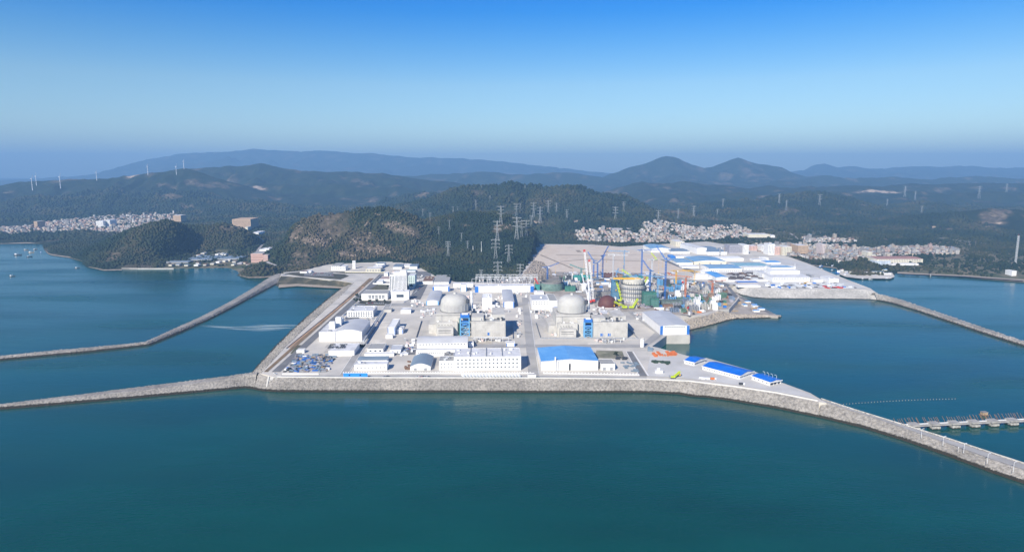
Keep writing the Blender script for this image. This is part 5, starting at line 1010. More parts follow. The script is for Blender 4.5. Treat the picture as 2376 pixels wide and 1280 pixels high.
# red-brown steel dome waiting on its stand
c = at(1412, 716, G); t = thing('steel_dome', 'red brown primed steel containment dome waiting on the ground behind the right turbine hall', 'steel dome', c); r = 22 * mpp(c)
MB().lathe([(r, 1.2), (r * .985, 4)] + [(r * math.cos(a) ** .9, 4 + 19 * math.sin(a)) for a in [math.pi / 2 * k / 9 for k in range(1, 9)]] + [(.01, 23)], 40).build('shell', M_rust, t, (0, r, 0), smooth=False)
MB().lathe([(r + .3, 0), (r + 1.2, 0), (r + 1.2, 1.4), (r + .3, 1.4)], 40).build('stand_ring', M_white, t, (0, r, 0))
for k in range(3): a = 3.6 + k * .8; MB().bar((r * math.cos(a) * 1.0, r + r * math.sin(a), 4), (r * .5 * math.cos(a), r + r * .5 * math.sin(a), 20.5), .5).build('weld_seam', M_rust, t)
# unfinished containments
c = at(1473, 704, G); m1 = mpp(c); t = thing('unfinished_containment', 'unfinished round concrete containment with yellow ring girder in the middle of the building site', 'unfinished containment', c); r = 24.0
MB().lathe([(r, 0), (r, 30), (r + 1.6, 30), (r + 1.6, 31.2), (r, 31.2), (r, 38)], 48).build('outer_wall', M_conc, t, (0, r, 0)); MB().lathe([(r - 1.8, 30), (r - 1.8, 47), (r - 3, 47), (r - 3, 25)], 48).build('inner_wall', mat('pale_liner', (.56, .54, .48), .7, .12, .1, seams=(4, 3.4, .15)), t, (0, r, 0))
MB().lathe([(r + .01, 37), (r + .6, 37), (r + .6, 38.4), (r - 1.7, 38.4)], 48).build('ring_beam', M_dark, t, (0, r, 0)); MB().lathe([(r - 3.05, 26), (.01, 26)], 48).build('floor', M_concd, t, (0, r, 0))
for k in range(26): a = 2 * math.pi * k / 26; MB().box(-.25, .25, -.25, .25, 38.4, 42).build('formwork_post', M_dark, t, ((r - .8) * math.cos(a), r + (r - .8) * math.sin(a), 0))
for k in range(10): MB().lathe([(r + 1.62, 0), (r + 2.2, 0), (r + 2.2, 2.5), (r + 1.62, 2.5)], 48).build('scaffold_ring', M_greys, t, (0, r, 3 + 2.9 * k)) if k % 3 == 0 else None
for k in range(40): a = 2 * math.pi * k / 40; link('scaffold_pole', MESH.setdefault('pole', MB().box(-.2, .2, -.2, .2, 0, 34).mesh('scaffold_pole', M_dark)), t, ((r + 2.4) * math.cos(a), r + (r + 2.4) * math.sin(a), 0))
for y in (6, 12): MB().box(-42, 2, r + y - 14, r + y - 12, 47.2, 49.4).build('ring_girder', M_yel, t)
MB().bar((-14, r - 8, 48), (14, r + 6, 48), 1.0).bar((-14, r + 8, 48), (14, r - 8, 48), 1.0).build('spider_beam', M_yel, t)
c = at(1282, 676, G); t = thing('unfinished_containment', 'unfinished containment ring of bare rebar above green safety netting left of the building site', 'unfinished containment', c); r = 27.0
MB().lathe([(r, 0), (r, 16)], 40).build('netted_wall', mat('faded_green_net', (.15, .23, .20), .9, .3, .2, seams=(4, 4, .25)), t, (0, r, 0)); MB().lathe([(r - 3, 14), (r - 3, 19), (r - 4, 19), (r - 4, 10)], 40).build('wall', M_concd, t, (0, r, 0)); MB().lathe([(r - 4, 12), (.01, 12)], 40).build('floor', M_concd, t, (0, r, 0))
rb = MB().bar((0, 0, 0), (0, 0, 11), .45).mesh('rebar_rod', M_dark)
for k in range(64): a = 2 * math.pi * k / 64; link('rebar_rod', rb, t, ((r - 3.4) * math.cos(a), r + (r - 3.4) * math.sin(a), 19))
for z in (22, 26): MB().lathe([(r - 3.2, z), (r - 3.2, z + .5), (r - 3.8, z + .5)], 40).build('rebar_hoop', M_dark, t, (0, r, 0))
MB().box(r + 1, r + 24, 0, 12, 0, 11).build('stair_tower', M_green, t); MB().box(-r - 12, -r - 1, 6, 16, 0, 14).build('stair_tower', M_teal, t)
def block(name, label, cat, px, yb, w, d, h, m, rods=True, group=None, yaw=SY):
    t = thing(name, label, cat, at(px, yb, G), yaw, group); MB().box(-w / 2, w / 2, 0, d, -.2, h).build('core', m, t)
    if rods:
        n = max(3, int(w / 4)); rm = MESH.setdefault('rod', MB().box(-.18, .18, -.18, .18, 0, 3.6).mesh('starter_rod', M_dark))
        for k in range(n): link('starter_rod', rm, t, (-w / 2 + w * (k + .5) / n, .5, h)); link('starter_rod', rm, t, (-w / 2 + w * (k + .5) / n, d - .5, h))
    for k in range(1, int(h / 4)): MB().box(-w / 2 - .5, w / 2 + .5, -.6, -.02, k * 4 - .2, k * 4 + .25).build('scaffold_deck', M_greys, t)
    return t
block('concrete_core', 'teal netted block behind the yellow ring girder', 'concrete core', 1470, 662, 46, 18, 20, M_teal); block('concrete_core', 'tall blue netted tower left of the unfinished containment', 'concrete core', 1428, 697, 15, 14, 42, mat('blue_safety_net', (.07, .2, .33), .8, .25, .2))
block('concrete_core', 'green scaffolded tower right of the unfinished containment', 'concrete core', 1508, 708, 26, 18, 26, M_green); block('concrete_core', 'lower green scaffolded block at the right foot of the containment', 'concrete core', 1520, 712, 16, 12, 17, M_green)
block('concrete_core', 'teal netted wall behind the red tipped boom', 'concrete core', 1351, 651, 42, 10, 13, M_teal); block('concrete_core', 'grey formwork block left of the teal netted wall', 'concrete core', 1317, 647, 22, 14, 12, M_concd)
block('concrete_core', 'dark brown steel module, left of two behind the blue netted tower', 'concrete core', 1416, 645, 28, 12, 12, M_rust, False); block('concrete_core', 'dark brown steel module, right of two behind the blue netted tower', 'concrete core', 1436, 647, 26, 12, 13, M_brown, False)
block('concrete_core', 'grey netted block on the right part of the building site', 'concrete core', 1560, 712, 40, 20, 12, mat('grey_green_net', (.13, .17, .15), .9, .3, .2)); block('concrete_core', 'dark timber clad block behind the pumping station', 'concrete core', 1560, 717, 34, 8, 9, M_brown, False)
block('concrete_core', 'green netted long block near the causeway road', 'concrete core', 1612, 700, 70, 18, 7, mat('dull_green_net', (.12, .22, .16), .9, .3, .2)); block('concrete_core', 'white wall block between the booms and the netted ring', 'concrete core', 1354, 672, 14, 10, 14, M_white, False)
block('concrete_core', 'grey stair core on the building ground left of the tallest crane', 'concrete core', 1530, 690, 14, 12, 20, M_conc); block('concrete_core', 'grey half built block behind the steel dome', 'concrete core', 1400, 690, 40, 22, 12, M_concd); block('concrete_core', 'grey half built block right of the netted ring', 'concrete core', 1330, 664, 30, 16, 8, M_conc)
# loose plant of the site: sheds, containers, stacks, trucks; every piece its own thing
def stack_mesh(key, m, kind):
    k = ('stk', key, m.name)
    if k in MESH: return MESH[k]
    b = MB(); rr = random.Random(len(MESH))
    if kind == 'box': b.box(-.5, .5, -.5, .5, 0, 1)
    elif kind == 'tubes':
        for j in range(3):
            for i in range(4 - j): b.bar((-.5, -.4 + .25 * i + .12 * j, .12 + .26 * j), (.5, -.4 + .25 * i + .12 * j, .12 + .26 * j), .2)
    elif kind == 'planks':
        for j in range(4): o = rr.uniform(-.06, .06); b.box(-.5 + o, .5 + o, -.45, .45, j * .24, j * .24 + .19)
    else:
        for i in range(5): x = -.5 + .22 * i; b.box(x, x + .12, -.5, .5, 0, .5 + .5 * rr.random())
    MESH[k] = b.mesh(key, m); return MESH[k]
MARKS = [('the steel dome', 1412, 716), ('the unfinished round containment', 1473, 704), ('the green scaffolded tower', 1510, 708), ('the tallest blue crane', 1542, 706), ('the orange cranes', 1620, 690), ('the causeway road bend', 1690, 668), ('the green netted long block', 1612, 702), ('the pumping station', 1560, 722),
         ('the tip of the spit', 1745, 722), ('the twin red tipped boom', 1370, 700), ('the netted rebar ring', 1300, 672), ('the sandy ground', 1480, 642), ('the bright blue roofed hall', 1662, 655), ('the largest wharf hall', 1836, 658), ('the tip of the wharf', 1960, 664), ('the stepped white tents', 1650, 640), ('the dark doorway hall', 1700, 648), ('the corner of the basin', 1500, 812),
         ('the corner by the slipway', 665, 858), ('the vented workshop', 785, 830), ('the dam shaped shed', 700, 826), ('the blue hoarding', 770, 860), ('the quay sheds', 1600, 850), ('the small grey roofed workshop', 1432, 850), ('the dark yard road', 1484, 850), ('the wharf front edge', 1860, 668)]
MARKS = [(n_, at(x_, y_, G)) for n_, x_, y_ in MARKS]
def scatter(name, cat, label, group, m, kind, poly, n, size, roof=None, G=G):
    if ' on the crowded building site' in label: label = label.split(' on the')[0]
    elif ' in the ' in label: label = label.split(' in the ')[0]
    elif ' on the ' in label: label = label.split(' on the ')[0]
    lab0 = label
    me = stack_mesh(name, m, kind); xs = [p[0] for p in poly]; ys = [p[1] for p in poly]; k = 0; tries = 0
    while k < n and tries < 4000:
        tries += 1; px, py = RN.uniform(min(xs), max(xs)), RN.uniform(min(ys), max(ys))
        if not inside(poly, np.array([px]), np.array([py]))[0]: continue
        L, D, Hh = (RN.uniform(a, b) for a, b in size); pp = at(px, py, G); fl = (L - size[0][0]) / (size[0][1] - size[0][0]); mk = min(MARKS, key=lambda q: (q[1] - pp).length)
        lab0 = lab0.replace(' lying near the basin edge', '')
        label = ('short ' if fl < .33 else 'long ' if fl > .7 else '') + lab0 + (' ' + ('in front of' if pp.y < mk[1].y - 12 else 'behind' if pp.y > mk[1].y + 12 else 'beside') + ' ' + mk[0] if ' along ' not in lab0 and ' between ' not in lab0 else ''); az = SY + RN.choice([0, 0, math.pi / 2, RN.uniform(-.5, .5)])
        if roof is None:
            o = tag(link(name, me, None, at(px, py, G + .3), az), label, cat, group); o.scale = (L, D, Hh)
        else:
            t = thing(name, label, cat, at(px, py, G + .3), az, group); o = link('body', me, t); o.scale = (L, D, Hh); o2 = link('roof', stack_mesh('roof', roof, 'box'), t, (0, 0, Hh)); o2.scale = (L + .6, D + .6, .35)
        k += 1
SITE = [(1300, 648), (1480, 640), (1560, 648), (1680, 664), (1704, 690), (1688, 714), (1665, 716), (1600, 730), (1500, 718), (1440, 716), (1385, 690), (1300, 674)]
CN = ((2.5, 3), (2.4, 3), (2.4, 3))
def at_site(w): return w + ' on the crowded building site'
scatter('storage_container', 'container', at_site('white steel container'), 'white containers on the building site', M_whites, 'box', SITE, 34, ((6, 12), (2.6, 3.2), (2.6, 5))); scatter('storage_container', 'container', at_site('blue steel container'), 'blue containers on the building site', M_blues, 'box', SITE, 24, ((6, 12), (2.6, 3.2), (2.6, 5)))
scatter('storage_container', 'container', at_site('orange steel container'), 'orange containers on the building site', M_orange, 'box', SITE, 12, ((6, 10), (2.6, 3.2), (2.6, 3))); scatter('site_shed', 'shed', at_site('low shed with light blue roof'), 'blue roofed sheds on the building site', W, 'box', SITE, 26, ((10, 22), (6, 9), (3, 5)), M_bluep)
scatter('site_shed', 'shed', at_site('low shed with white roof'), 'white roofed sheds on the building site', M_lav, 'box', SITE, 24, ((10, 24), (6, 9), (3, 5)), M_white); scatter('timber_stack', 'timber stack', at_site('stack of pale formwork timber'), 'timber stacks on the building site', M_wood, 'planks', SITE, 36, ((5, 12), (3, 6), (1.5, 3.5)))
scatter('pipe_stack', 'pipe stack', at_site('stack of grey steel tube'), 'grey tube stacks on the building site', M_galv, 'tubes', SITE, 34, ((6, 14), (4, 7), (2, 4))); scatter('rebar_stack', 'rebar stack', at_site('rusty bundle of rebar'), 'rebar bundles on the building site', M_brown, 'tubes', SITE, 40, ((8, 16), (3, 6), (1.5, 3)))
scatter('formwork_stack', 'formwork stack', at_site('upright stack of dark formwork panels'), 'dark formwork stacks on the building site', M_dark, 'fins', SITE, 40, ((5, 12), (4, 8), (3, 7))); scatter('net_frame', 'netted frame', at_site('small scaffold frame with green net'), 'green netted frames on the building site', M_green, 'fins', SITE, 16, ((4, 9), (3, 6), (3, 7)))
scatter('steel_module', 'steel module', at_site('small yellow steel module'), 'yellow steel modules on the building site', M_yel, 'fins', SITE, 12, ((4, 9), (3, 6), (3, 6))); scatter('steel_module', 'steel module', at_site('red steel module'), 'red steel modules on the building site', M_red, 'fins', SITE, 14, ((4, 8), (3, 6), (2, 5))); scatter('steel_module', 'steel module', at_site('violet grey steel module'), 'violet grey steel modules on the building site', M_lav, 'fins', SITE, 30, ((5, 11), (4, 8), (3, 8)))
for lab, m, n in (('grey scaffolded block', M_greys, 26), ('pale concrete stub', M_conc, 26), ('dull green netted block', mat('dull_green_net', (.12, .22, .16), .9, .3, .2), 10), ('blue grey formwork block', mat('blue_grey_formwork', (.17, .22, .30), .8, .25, .3), 26), ('brown formwork block', mat('brown_formwork', (.24, .17, .12), .9, .3, .3), 9), ('dark scaffold block', M_dark, 8), ('pale blue scaffold block', M_ltblue, 16), ('white scaffold block', M_whites, 22)):
    scatter('scaffold_block', 'scaffold block', lab + ' on the crowded building site', lab + 's on the building site', m, 'fins', SITE, n, ((7, 18), (6, 14), (6, 17)))
SITE2 = [(1258, 640), (1330, 634), (1560, 634), (1560, 646), (1480, 640), (1320, 646)]
scatter('site_shed', 'shed', 'long shed with orange roof along the edge of the sandy ground', 'orange roofed sheds by the sandy ground', M_cream, 'box', SITE2, 8, ((14, 30), (6, 9), (3, 4)), M_orange); scatter('pipe_stack', 'pipe stack', 'grey tube stack along the edge of the sandy ground', 'tube stacks by the sandy ground', M_galv, 'tubes', SITE2, 16, ((8, 16), (4, 8), (2, 4))); scatter('site_shed', 'shed', 'low white roofed shed along the edge of the sandy ground', 'white sheds by the sandy ground', M_lav, 'box', SITE2, 14, ((10, 24), (6, 9), (3, 4)), M_white)
SPIT = [(1700, 692), (1722, 694), (1782, 727), (1745, 727), (1700, 722)]
scatter('timber_stack', 'timber stack', 'timber stack on the narrow tip of the spit', 'timber stacks on the spit', M_wood, 'planks', SPIT, 10, ((6, 12), (4, 6), (1.5, 3)), G=SPITZ); scatter('site_shed', 'shed', 'blue roofed shed on the narrow tip of the spit', 'blue sheds on the spit', W, 'box', SPIT, 6, ((10, 18), (6, 9), (3, 4)), M_blue, G=SPITZ)
YARD = [(660, 862), (690, 824), (780, 822), (765, 862)]
for nm, cat, lab, m, kind, n, sz in (('pipe_stack', 'pipe stack', 'stack of blue tube in the crowded storage yard', M_blues, 'tubes', 26, ((6, 11), (3, 5), (1.4, 2.4))), ('pipe_stack', 'pipe stack', 'stack of grey tube in the crowded storage yard', M_greys, 'tubes', 34, ((5, 11), (3, 5), (1.2, 2.4))), ('formwork_stack', 'formwork stack', 'dark panel stack in the crowded storage yard', M_dark, 'fins', 34, ((4, 9), (3, 6), (1.2, 3))),
        ('timber_stack', 'timber stack', 'timber stack in the crowded storage yard', M_wood, 'planks', 14, ((4, 8), (3, 4), (1, 2))), ('storage_container', 'container', 'slate blue container in the crowded storage yard', M_slate, 'box', 16, ((6, 9), (2.6, 3), (2.5, 2.8))), ('storage_container', 'container', 'white container in the crowded storage yard', M_whites, 'box', 3, ((5, 8), (2.6, 3), (2.5, 2.8))), ('steel_module', 'steel module', 'violet grey frame in the crowded storage yard', M_lav, 'fins', 22, ((4, 8), (3, 6), (1.4, 3)))):
    scatter(nm, cat, lab, nm + ' pieces in the storage yard ' + m.name, m, kind, YARD, int(n * 2.0), tuple((a * .8, b * .8) for a, b in sz))
YARD2 = [(925, 800), (962, 800), (958, 822), (928, 826)]
scatter('storage_container', 'container', 'white container between gatehouse and barrel roofed hall', 'white containers by the barrel roofed hall', M_whites, 'box', YARD2, 8, ((5, 8), (2.6, 3), (2.4, 2.8))); scatter('pipe_stack', 'pipe stack', 'grey tube stack between gatehouse and barrel roofed hall', 'tube stacks by the barrel roofed hall', M_galv, 'tubes', YARD2, 12, ((4, 8), (3, 4), (1, 2)))
YARD3 = [(936, 860), (950, 832), (952, 858)]
scatter('timber_stack', 'timber stack', 'brown crate stack left of the slate blue arched store', 'crate stacks by the arched store', M_brown, 'planks', YARD3, 8, ((3, 5), (3, 4), (1, 2.4)))
YARD4 = [(1440, 838), (1478, 840), (1486, 862), (1440, 862)]; YARD5 = [(1510, 826), (1590, 834), (1575, 850), (1520, 848)]
scatter('pipe_stack', 'pipe stack', 'teal grey tube stack in the yard right of the small grey roofed workshop', 'tube stacks by the small workshop', M_slate, 'tubes', YARD4, 14, ((5, 9), (3, 5), (1.2, 2.4))); scatter('formwork_stack', 'formwork stack', 'black panel stack in the yard right of the small grey roofed workshop', 'panel stacks by the small workshop', M_dark, 'fins', [(1432, 828), (1452, 828), (1452, 836), (1432, 836)], 8, ((4, 7), (3, 5), (1.4, 3)))
M_dgreen = mat('dark_green_stock', (.045, .075, .045), .9, .3, .3)
scatter('pipe_stack', 'pipe stack', 'dark green stack of net on the pale apron', 'green net stacks on the apron', M_dgreen, 'tubes', [(1512, 836), (1552, 838), (1552, 846), (1512, 844)], 16, ((5, 9), (3, 5), (1.2, 2.2))); scatter('steel_section', 'steel section', 'orange red steel section lying near the basin edge', 'orange sections by the basin', M_orange, 'fins', [(1508, 820), (1566, 817), (1568, 824), (1510, 826)], 7, ((12, 18), (4, 6), (1.5, 3)))
scatter('storage_container', 'container', 'blue grey container at the corner of the basin', 'blue containers by the basin', M_slate, 'box', [(1494, 808), (1512, 808), (1512, 814), (1494, 814)], 3, ((6, 9), (2.6, 3), (2.5, 2.8)))
RB = [(1692, 634), (1790, 632), (1800, 646), (1694, 649)]
scatter('rebar_stack', 'rebar stack', 'dark rebar stack in the wharf stock yard', 'rebar stacks in the wharf yard', mat('dark_rebar', (.11, .095, .095), .9, .3, .3), 'tubes', RB, 80, ((10, 22), (5, 9), (1.5, 4))); scatter('rebar_stack', 'rebar stack', 'rust red rebar stack in the wharf stock yard', 'rust red stacks in the wharf yard', M_brown, 'tubes', RB, 16, ((10, 22), (5, 9), (1.5, 3))); scatter('pipe_stack', 'pipe stack', 'pale tube stack in the wharf stock yard', 'pale stacks in the wharf yard', M_galv, 'tubes', RB, 22, ((8, 16), (4, 7), (1.5, 3)))
QF = [(1770, 658), (1950, 657), (1985, 668), (1780, 669)]
scatter('storage_container', 'container', 'white container on the front wharf', 'white containers on the front wharf', M_whites, 'box', QF, 18, ((6, 12), (3, 4), (2.6, 3))); scatter('pipe_stack', 'pipe stack', 'grey tube stack on the front wharf', 'grey stacks on the front wharf', M_galv, 'tubes', QF, 40, ((8, 18), (4, 8), (1.5, 3))); scatter('formwork_stack', 'formwork stack', 'dark panel stack on the front wharf', 'dark stacks on the front wharf', M_dark, 'fins', QF, 26, ((6, 14), (4, 8), (1.5, 3)))
scatter('steel_module', 'steel module', 'crimson steel piece on the front wharf', 'crimson pieces on the front wharf', M_red, 'fins', [(1905, 663), (1945, 663), (1950, 669), (1908, 669)], 9, ((8, 16), (4, 7), (1.5, 3))); scatter('steel_module', 'steel module', 'ochre steel piece on the front wharf', 'ochre pieces on the front wharf', M_yel, 'fins', [(1858, 656), (1885, 656), (1885, 662), (1858, 662)], 5, ((8, 14), (4, 7), (1.5, 3))); scatter('storage_container', 'container', 'blue container on the front wharf', 'blue containers on the front wharf', M_blues, 'box', QF, 6, ((6, 12), (3, 4), (2.6, 4)))
# ------------------------------------------------------------------ woods
def foliage_mat():
    m = bpy.data.materials.new('foliage'); m.use_nodes = True; t = m.node_tree; N, Lk = t.nodes, t.links; b = N['Principled BSDF']; b.inputs['Roughness'].default_value = 0.85; b.inputs['Specular IOR Level'].default_value = 0.15
    a = N.new('ShaderNodeAttribute'); a.attribute_name = 'tone'; r = N.new('ShaderNodeValToRGB'); e = r.color_ramp.elements
    e[0].position = 0.0; e[0].color = (0.011, 0.024, 0.013, 1); e[1].position = 1.0; e[1].color = (0.080, 0.068, 0.040, 1)
    for p, c in ((.35, (0.020, 0.032, 0.015)), (.6, (0.036, 0.043, 0.018)), (.8, (0.056, 0.053, 0.026))): q = e.new(p); q.color = (*c, 1)
    Lk.new(a.outputs['Fac'], r.inputs[0])
    g = N.new('ShaderNodeNewGeometry'); n = N.new('ShaderNodeTexNoise'); n.inputs['Scale'].default_value = .9; n.inputs['Detail'].default_value = 4; Lk.new(g.outputs['Position'], n.inputs['Vector'])
    mr = N.new('ShaderNodeMapRange'); mr.inputs[1].default_value = .3; mr.inputs[2].default_value = .7; mr.inputs[3].default_value = .78; mr.inputs[4].default_value = 1.22; Lk.new(n.outputs['Fac'], mr.inputs[0])
    v = N.new('ShaderNodeVectorMath'); v.operation = 'SCALE'; Lk.new(r.outputs[0], v.inputs[0]); Lk.new(mr.outputs[0], v.inputs['Scale']); Lk.new(v.outputs[0], b.inputs['Base Color']); return m
M_leaf = foliage_mat()
BUSYT = [(o.location.x, o.location.y) for o in COL.objects if o.parent is None and o.get('category') in ('building', 'house', 'greenhouse', 'covered store', 'wall') and o.location.y > 1640 and not inside(PLAT, np.array([o.location.x]), np.array([o.location.y]))[0]]
fg = np.random.default_rng(8)
def crowns(name, X, Y, Z, R, Hh, tone):
    n = len(X); k = 5; ang = np.arange(k) * 2 * np.pi / k
    rad = R[:, None] * fg.uniform(.65, 1.3, (n, k)); a = ang[None] + fg.uniform(0, 6.28, (n, 1))
    mid = np.stack([X[:, None] + rad * np.cos(a), Y[:, None] + rad * np.sin(a), Z[:, None] + Hh[:, None] * fg.uniform(.35, .75, (n, k))], -1)
    low = np.stack([X[:, None] + rad * .6 * np.cos(a + .5), Y[:, None] + rad * .6 * np.sin(a + .5), (Z - 1.0)[:, None] + 0 * rad], -1)
    top = np.stack([X + R * fg.uniform(-.3, .3, n), Y + R * fg.uniform(-.3, .3, n), Z + Hh], -1)[:, None]
    v = np.concatenate([top, mid, low], 1)
    f = []
    for i in range(k):
        j = (i + 1) % k; f += [(0, 1 + i, 1 + j), (1 + i, 1 + k + i, 1 + k + j), (1 + i, 1 + k + j, 1 + j)]
    f = np.array(f)[None] + (np.arange(n) * (1 + 2 * k))[:, None, None]
    return tag(link(name, np_mesh(name, v.reshape(-1, 3), f.reshape(-1, 3), M_leaf, {'tone': np.repeat(tone, 1 + 2 * k)})), kind='stuff')
def wood(x0, x1, y0, y1, st, keep, r0):
    xs, ys = np.meshgrid(np.arange(x0, x1, st), np.arange(y0, y1, st)); X = (xs + fg.uniform(-.5, .5, xs.shape) * st).ravel(); Y = (ys + fg.uniform(-.5, .5, ys.shape) * st).ravel()
    vis = np.abs(X) < Y * .80 + 60; X, Y = X[vis], Y[vis]; Z = height(X, Y); ok = (Z > 1.6) & ~inside(PLAT, X, Y); X, Y, Z = X[ok], Y[ok], Z[ok]
    b = bare_at(X, Y); d = fbm(X / 90, Y / 90, 4, 44)
    p = np.clip(1.08 - b * 1.25, 0, 1) * np.clip((d - .22) * 6, .35, 1)
    for q in FARM: p = np.where(inside(q, X, Y) & (Z < 14), p * .3, p)
    for q in TOWNS.values(): p = np.where(inside(q, X, Y), p * .22, p)
    for bx, by in BUSYT: p = np.where((np.abs(X - bx) < 24) & (Y - by > -34) & (Y - by < 24), 0, p)
    for q in ROADQ: p = np.where((np.abs(X - q.x) < 8) & (Y - q.y > -16) & (Y - q.y < 8), 0, p)
    p = p * keep(X, Y, Z); k = fg.random(len(X)) < p; X, Y, Z = X[k], Y[k], Z[k]; n = len(X)
    big = fbm(X / 60, Y / 60, 3, 71); R = r0 * fg.uniform(.5, 1.1, n) ** 1.3 * 1.25 * (.5 + 1.0 * big); Hh = R * fg.uniform(1.0, 1.7, n)
    knb = np.exp(-(((X + 500) / 240) ** 2 + ((Y - 2040) / 170) ** 2)); tone = np.clip(.18 + .46 * knb + (fbm(X / 150, Y / 150, 3, 91) - .35) * 1.3 + fg.uniform(-.13, .16, n) + .25 * b[k], 0, 1)
    return crowns('forest', X, Y, Z, R, Hh, tone)
one = lambda X, Y, Z: 1.0
wood(-1750, 700, 1640, 2620, 6.6, one, 4.3); wood(700, 2300, 1750, 2620, 8.5, one, 4.3); wood(-2200, 2200, 2620, 3500, 11.5, one, 7.0); wood(-3200, 3300, 3500, 4800, 16, one, 8.0)
# boulders and outcrops on the rocky hill
P = []
for px, py, hw, hd in ((690, 545, 26, 26), (722, 561, 26, 16), (740, 556, 50, 30), (850, 520, 10, 8), (855, 548, 20, 20), (832, 563, 26, 22), (838, 575, 30, 26), (885, 580, 36, 20), (905, 522, 24, 8), (920, 530, 36, 10), (875, 500, 10, 6), (690, 515, 14, 10), (800, 592, 30, 14), (545, 528, 18, 12), (1168, 528, 26, 14), (760, 575, 30, 18), (950, 540, 24, 12)):
    c = terrain_point(px, py)
    for _ in range(int(hw * 1.0)):
        x, y = c.x + RN.gauss(0, hw * .55), c.y + RN.gauss(0, hd * .6); P.append((x, y, float(height(np.array([x]), np.array([y]))[0]) + .5))
rocks(P, 4.2, 'boulders', mat('hill_granite', (.25, .20, .155), .9, .3, .1, dirt=(.16, .12, .09), dirt_scale=.05))
P = []
for _ in range(900):
    px, py = RN.uniform(1206, 1292), RN.uniform(604, 652)
    if inside([(1205, 648), (1228, 618), (1238, 604), (1262, 610), (1290, 640), (1258, 652)], np.array([px]), np.array([py]))[0]: q = at(px, py, G); P.append((q.x, q.y, G + .4))
rocks(P, 4.2, 'rubble', mat('rubble_stone', (.29, .25, .215), .95, .3, .1))
# single trees
def tree(label, p, h, group=None, rs=0):
    t = thing('tree', label, 'tree', p, RN.uniform(0, 6), group); rr = random.Random(rs)
    MB().cyl(0, 0, -.3, h * .5, h * .045, 7, h * .025).build('trunk', mat('bark', (.09, .07, .05), .95, .2, .5), t); n = 26
    P = [(rr.gauss(0, h * .16), rr.gauss(0, h * .16), h * (.35 + .5 * rr.random())) for _ in range(n)]; A = np.array(P)
    k = 5; v = []; f = []
    for x, y, z in P:
        r = h * rr.uniform(.10, .17); b = len(v); v.append((x, y, z + r)); v += [(x + r * rr.uniform(.7, 1.2) * math.cos(i * 1.2566), y + r * rr.uniform(.7, 1.2) * math.sin(i * 1.2566), z + r * rr.uniform(-.3, .3)) for i in range(k)]; v.append((x, y, z - r * .7))
        for i in range(k): j = (i + 1) % k; f += [(b, b + 1 + i, b + 1 + j), (b + 1 + k, b + 1 + j, b + 1 + i)]
    link('crown', np_mesh('crown', v, f, M_leaf, {'tone': [rr.random() * .6 for _ in v]}), t); return t
for i, (px, py, h, w_) in enumerate(((826, 703, 9, 'leftmost of the row in front of the entrance wing'), (836, 701, 7, 'second of the row in front of the entrance wing'), (858, 702, 6, 'third of the row in front of the entrance wing'), (874, 702, 7, 'fourth of the row in front of the entrance wing'), (893, 702, 6, 'rightmost of the row in front of the entrance wing'), (829, 690, 8, 'behind the left corner of the entrance wing'), (650, 640, 12, 'alone at the head of the left breakwater'), (947, 672, 8, 'in the shade right of the office tower, front'), (955, 668, 8, 'in the shade right of the office tower, rear'), (1430, 827, 7, 'dark and low behind the small grey roofed workshop'), (900, 669, 7, 'behind the entrance wing beside the tower'), (838, 694, 7, 'beside the brown lawn left of the entrance wing'))):
    tree('round leafy tree ' + w_, at(px, py, G), h * 1.25, 'trees on the plant grounds', i)
for i, (px, py, h, w_) in enumerate(((2158, 632, 12, 'alone on the shore path of the right bay'), (1995, 611, 14, 'tallest on the harbour knoll'), (2046, 626, 11, 'at the right end of the harbour point'), (1978, 618, 11, 'left of the harbour point sheds'), (2190, 615, 12, 'in the fields behind the right shore, left'), (2262, 612, 13, 'in the fields behind the right shore, right'))):
    q = at(px, py, 5); z = float(height(np.array([q.x]), np.array([q.y]))[0]); tree('dark spreading tree ' + w_, (q.x, q.y, z - .2), h, 'trees round the harbour', 40 + i)
q = [at(x, y, 4) for x, y in ((1935, 605), (2080, 600), (2380, 640), (2080, 630), (2380, 585), (2150, 578))]
# ------------------------------------------------------------------ towns
def far_wall(name, col):
    m = mat(name, col, .85, .12, .08); t = m.node_tree; N, Lk = t.nodes, t.links; b = N['Principled BSDF']; src = b.inputs['Base Color'].links[0].from_socket
    g = N.new('ShaderNodeNewGeometry'); sp = N.new('ShaderNodeSeparateXYZ'); Lk.new(g.outputs['Position'], sp.inputs[0]); sn = N.new('ShaderNodeSeparateXYZ'); Lk.new(g.outputs['Normal'], sn.inputs[0])
    def M(op, a, v=None, c=None):
        x = N.new('ShaderNodeMath'); x.operation = op; Lk.new(a, x.inputs[0])
        if v is not None: (Lk.new(v, x.inputs[1]) if hasattr(v, 'links') else x.inputs.__getitem__(1).__setattr__('default_value', v))
        return x.outputs[0]
    hx = M('GREATER_THAN', M('FRACT', M('MULTIPLY', M('ADD', sp.outputs[0], sp.outputs[1]), .31)), .45); hz_ = M('GREATER_THAN', M('FRACT', M('MULTIPLY', sp.outputs[2], .32)), .5); up = M('LESS_THAN', sn.outputs[2], .5)
    k = M('MULTIPLY', M('MULTIPLY', hx, hz_), up); mx = N.new('ShaderNodeMix'); mx.data_type = 'RGBA'; Lk.new(k, mx.inputs[0]); Lk.new(src, mx.inputs[6]); mx.inputs[7].default_value = (.10, .105, .12, 1); Lk.new(mx.outputs[2], b.inputs['Base Color']); return m
WALLS = [('white', far_wall('white_house_render', (.52, .49, .455))), ('pale grey', far_wall('grey_house_render', (.33, .32, .31))), ('cream', far_wall('cream_house_render', (.45, .39, .31))), ('pinkish', far_wall('pinkish_house_render', (.42, .31, .27))), ('brick brown', far_wall('brown_house_render', (.30, .20, .15)))]
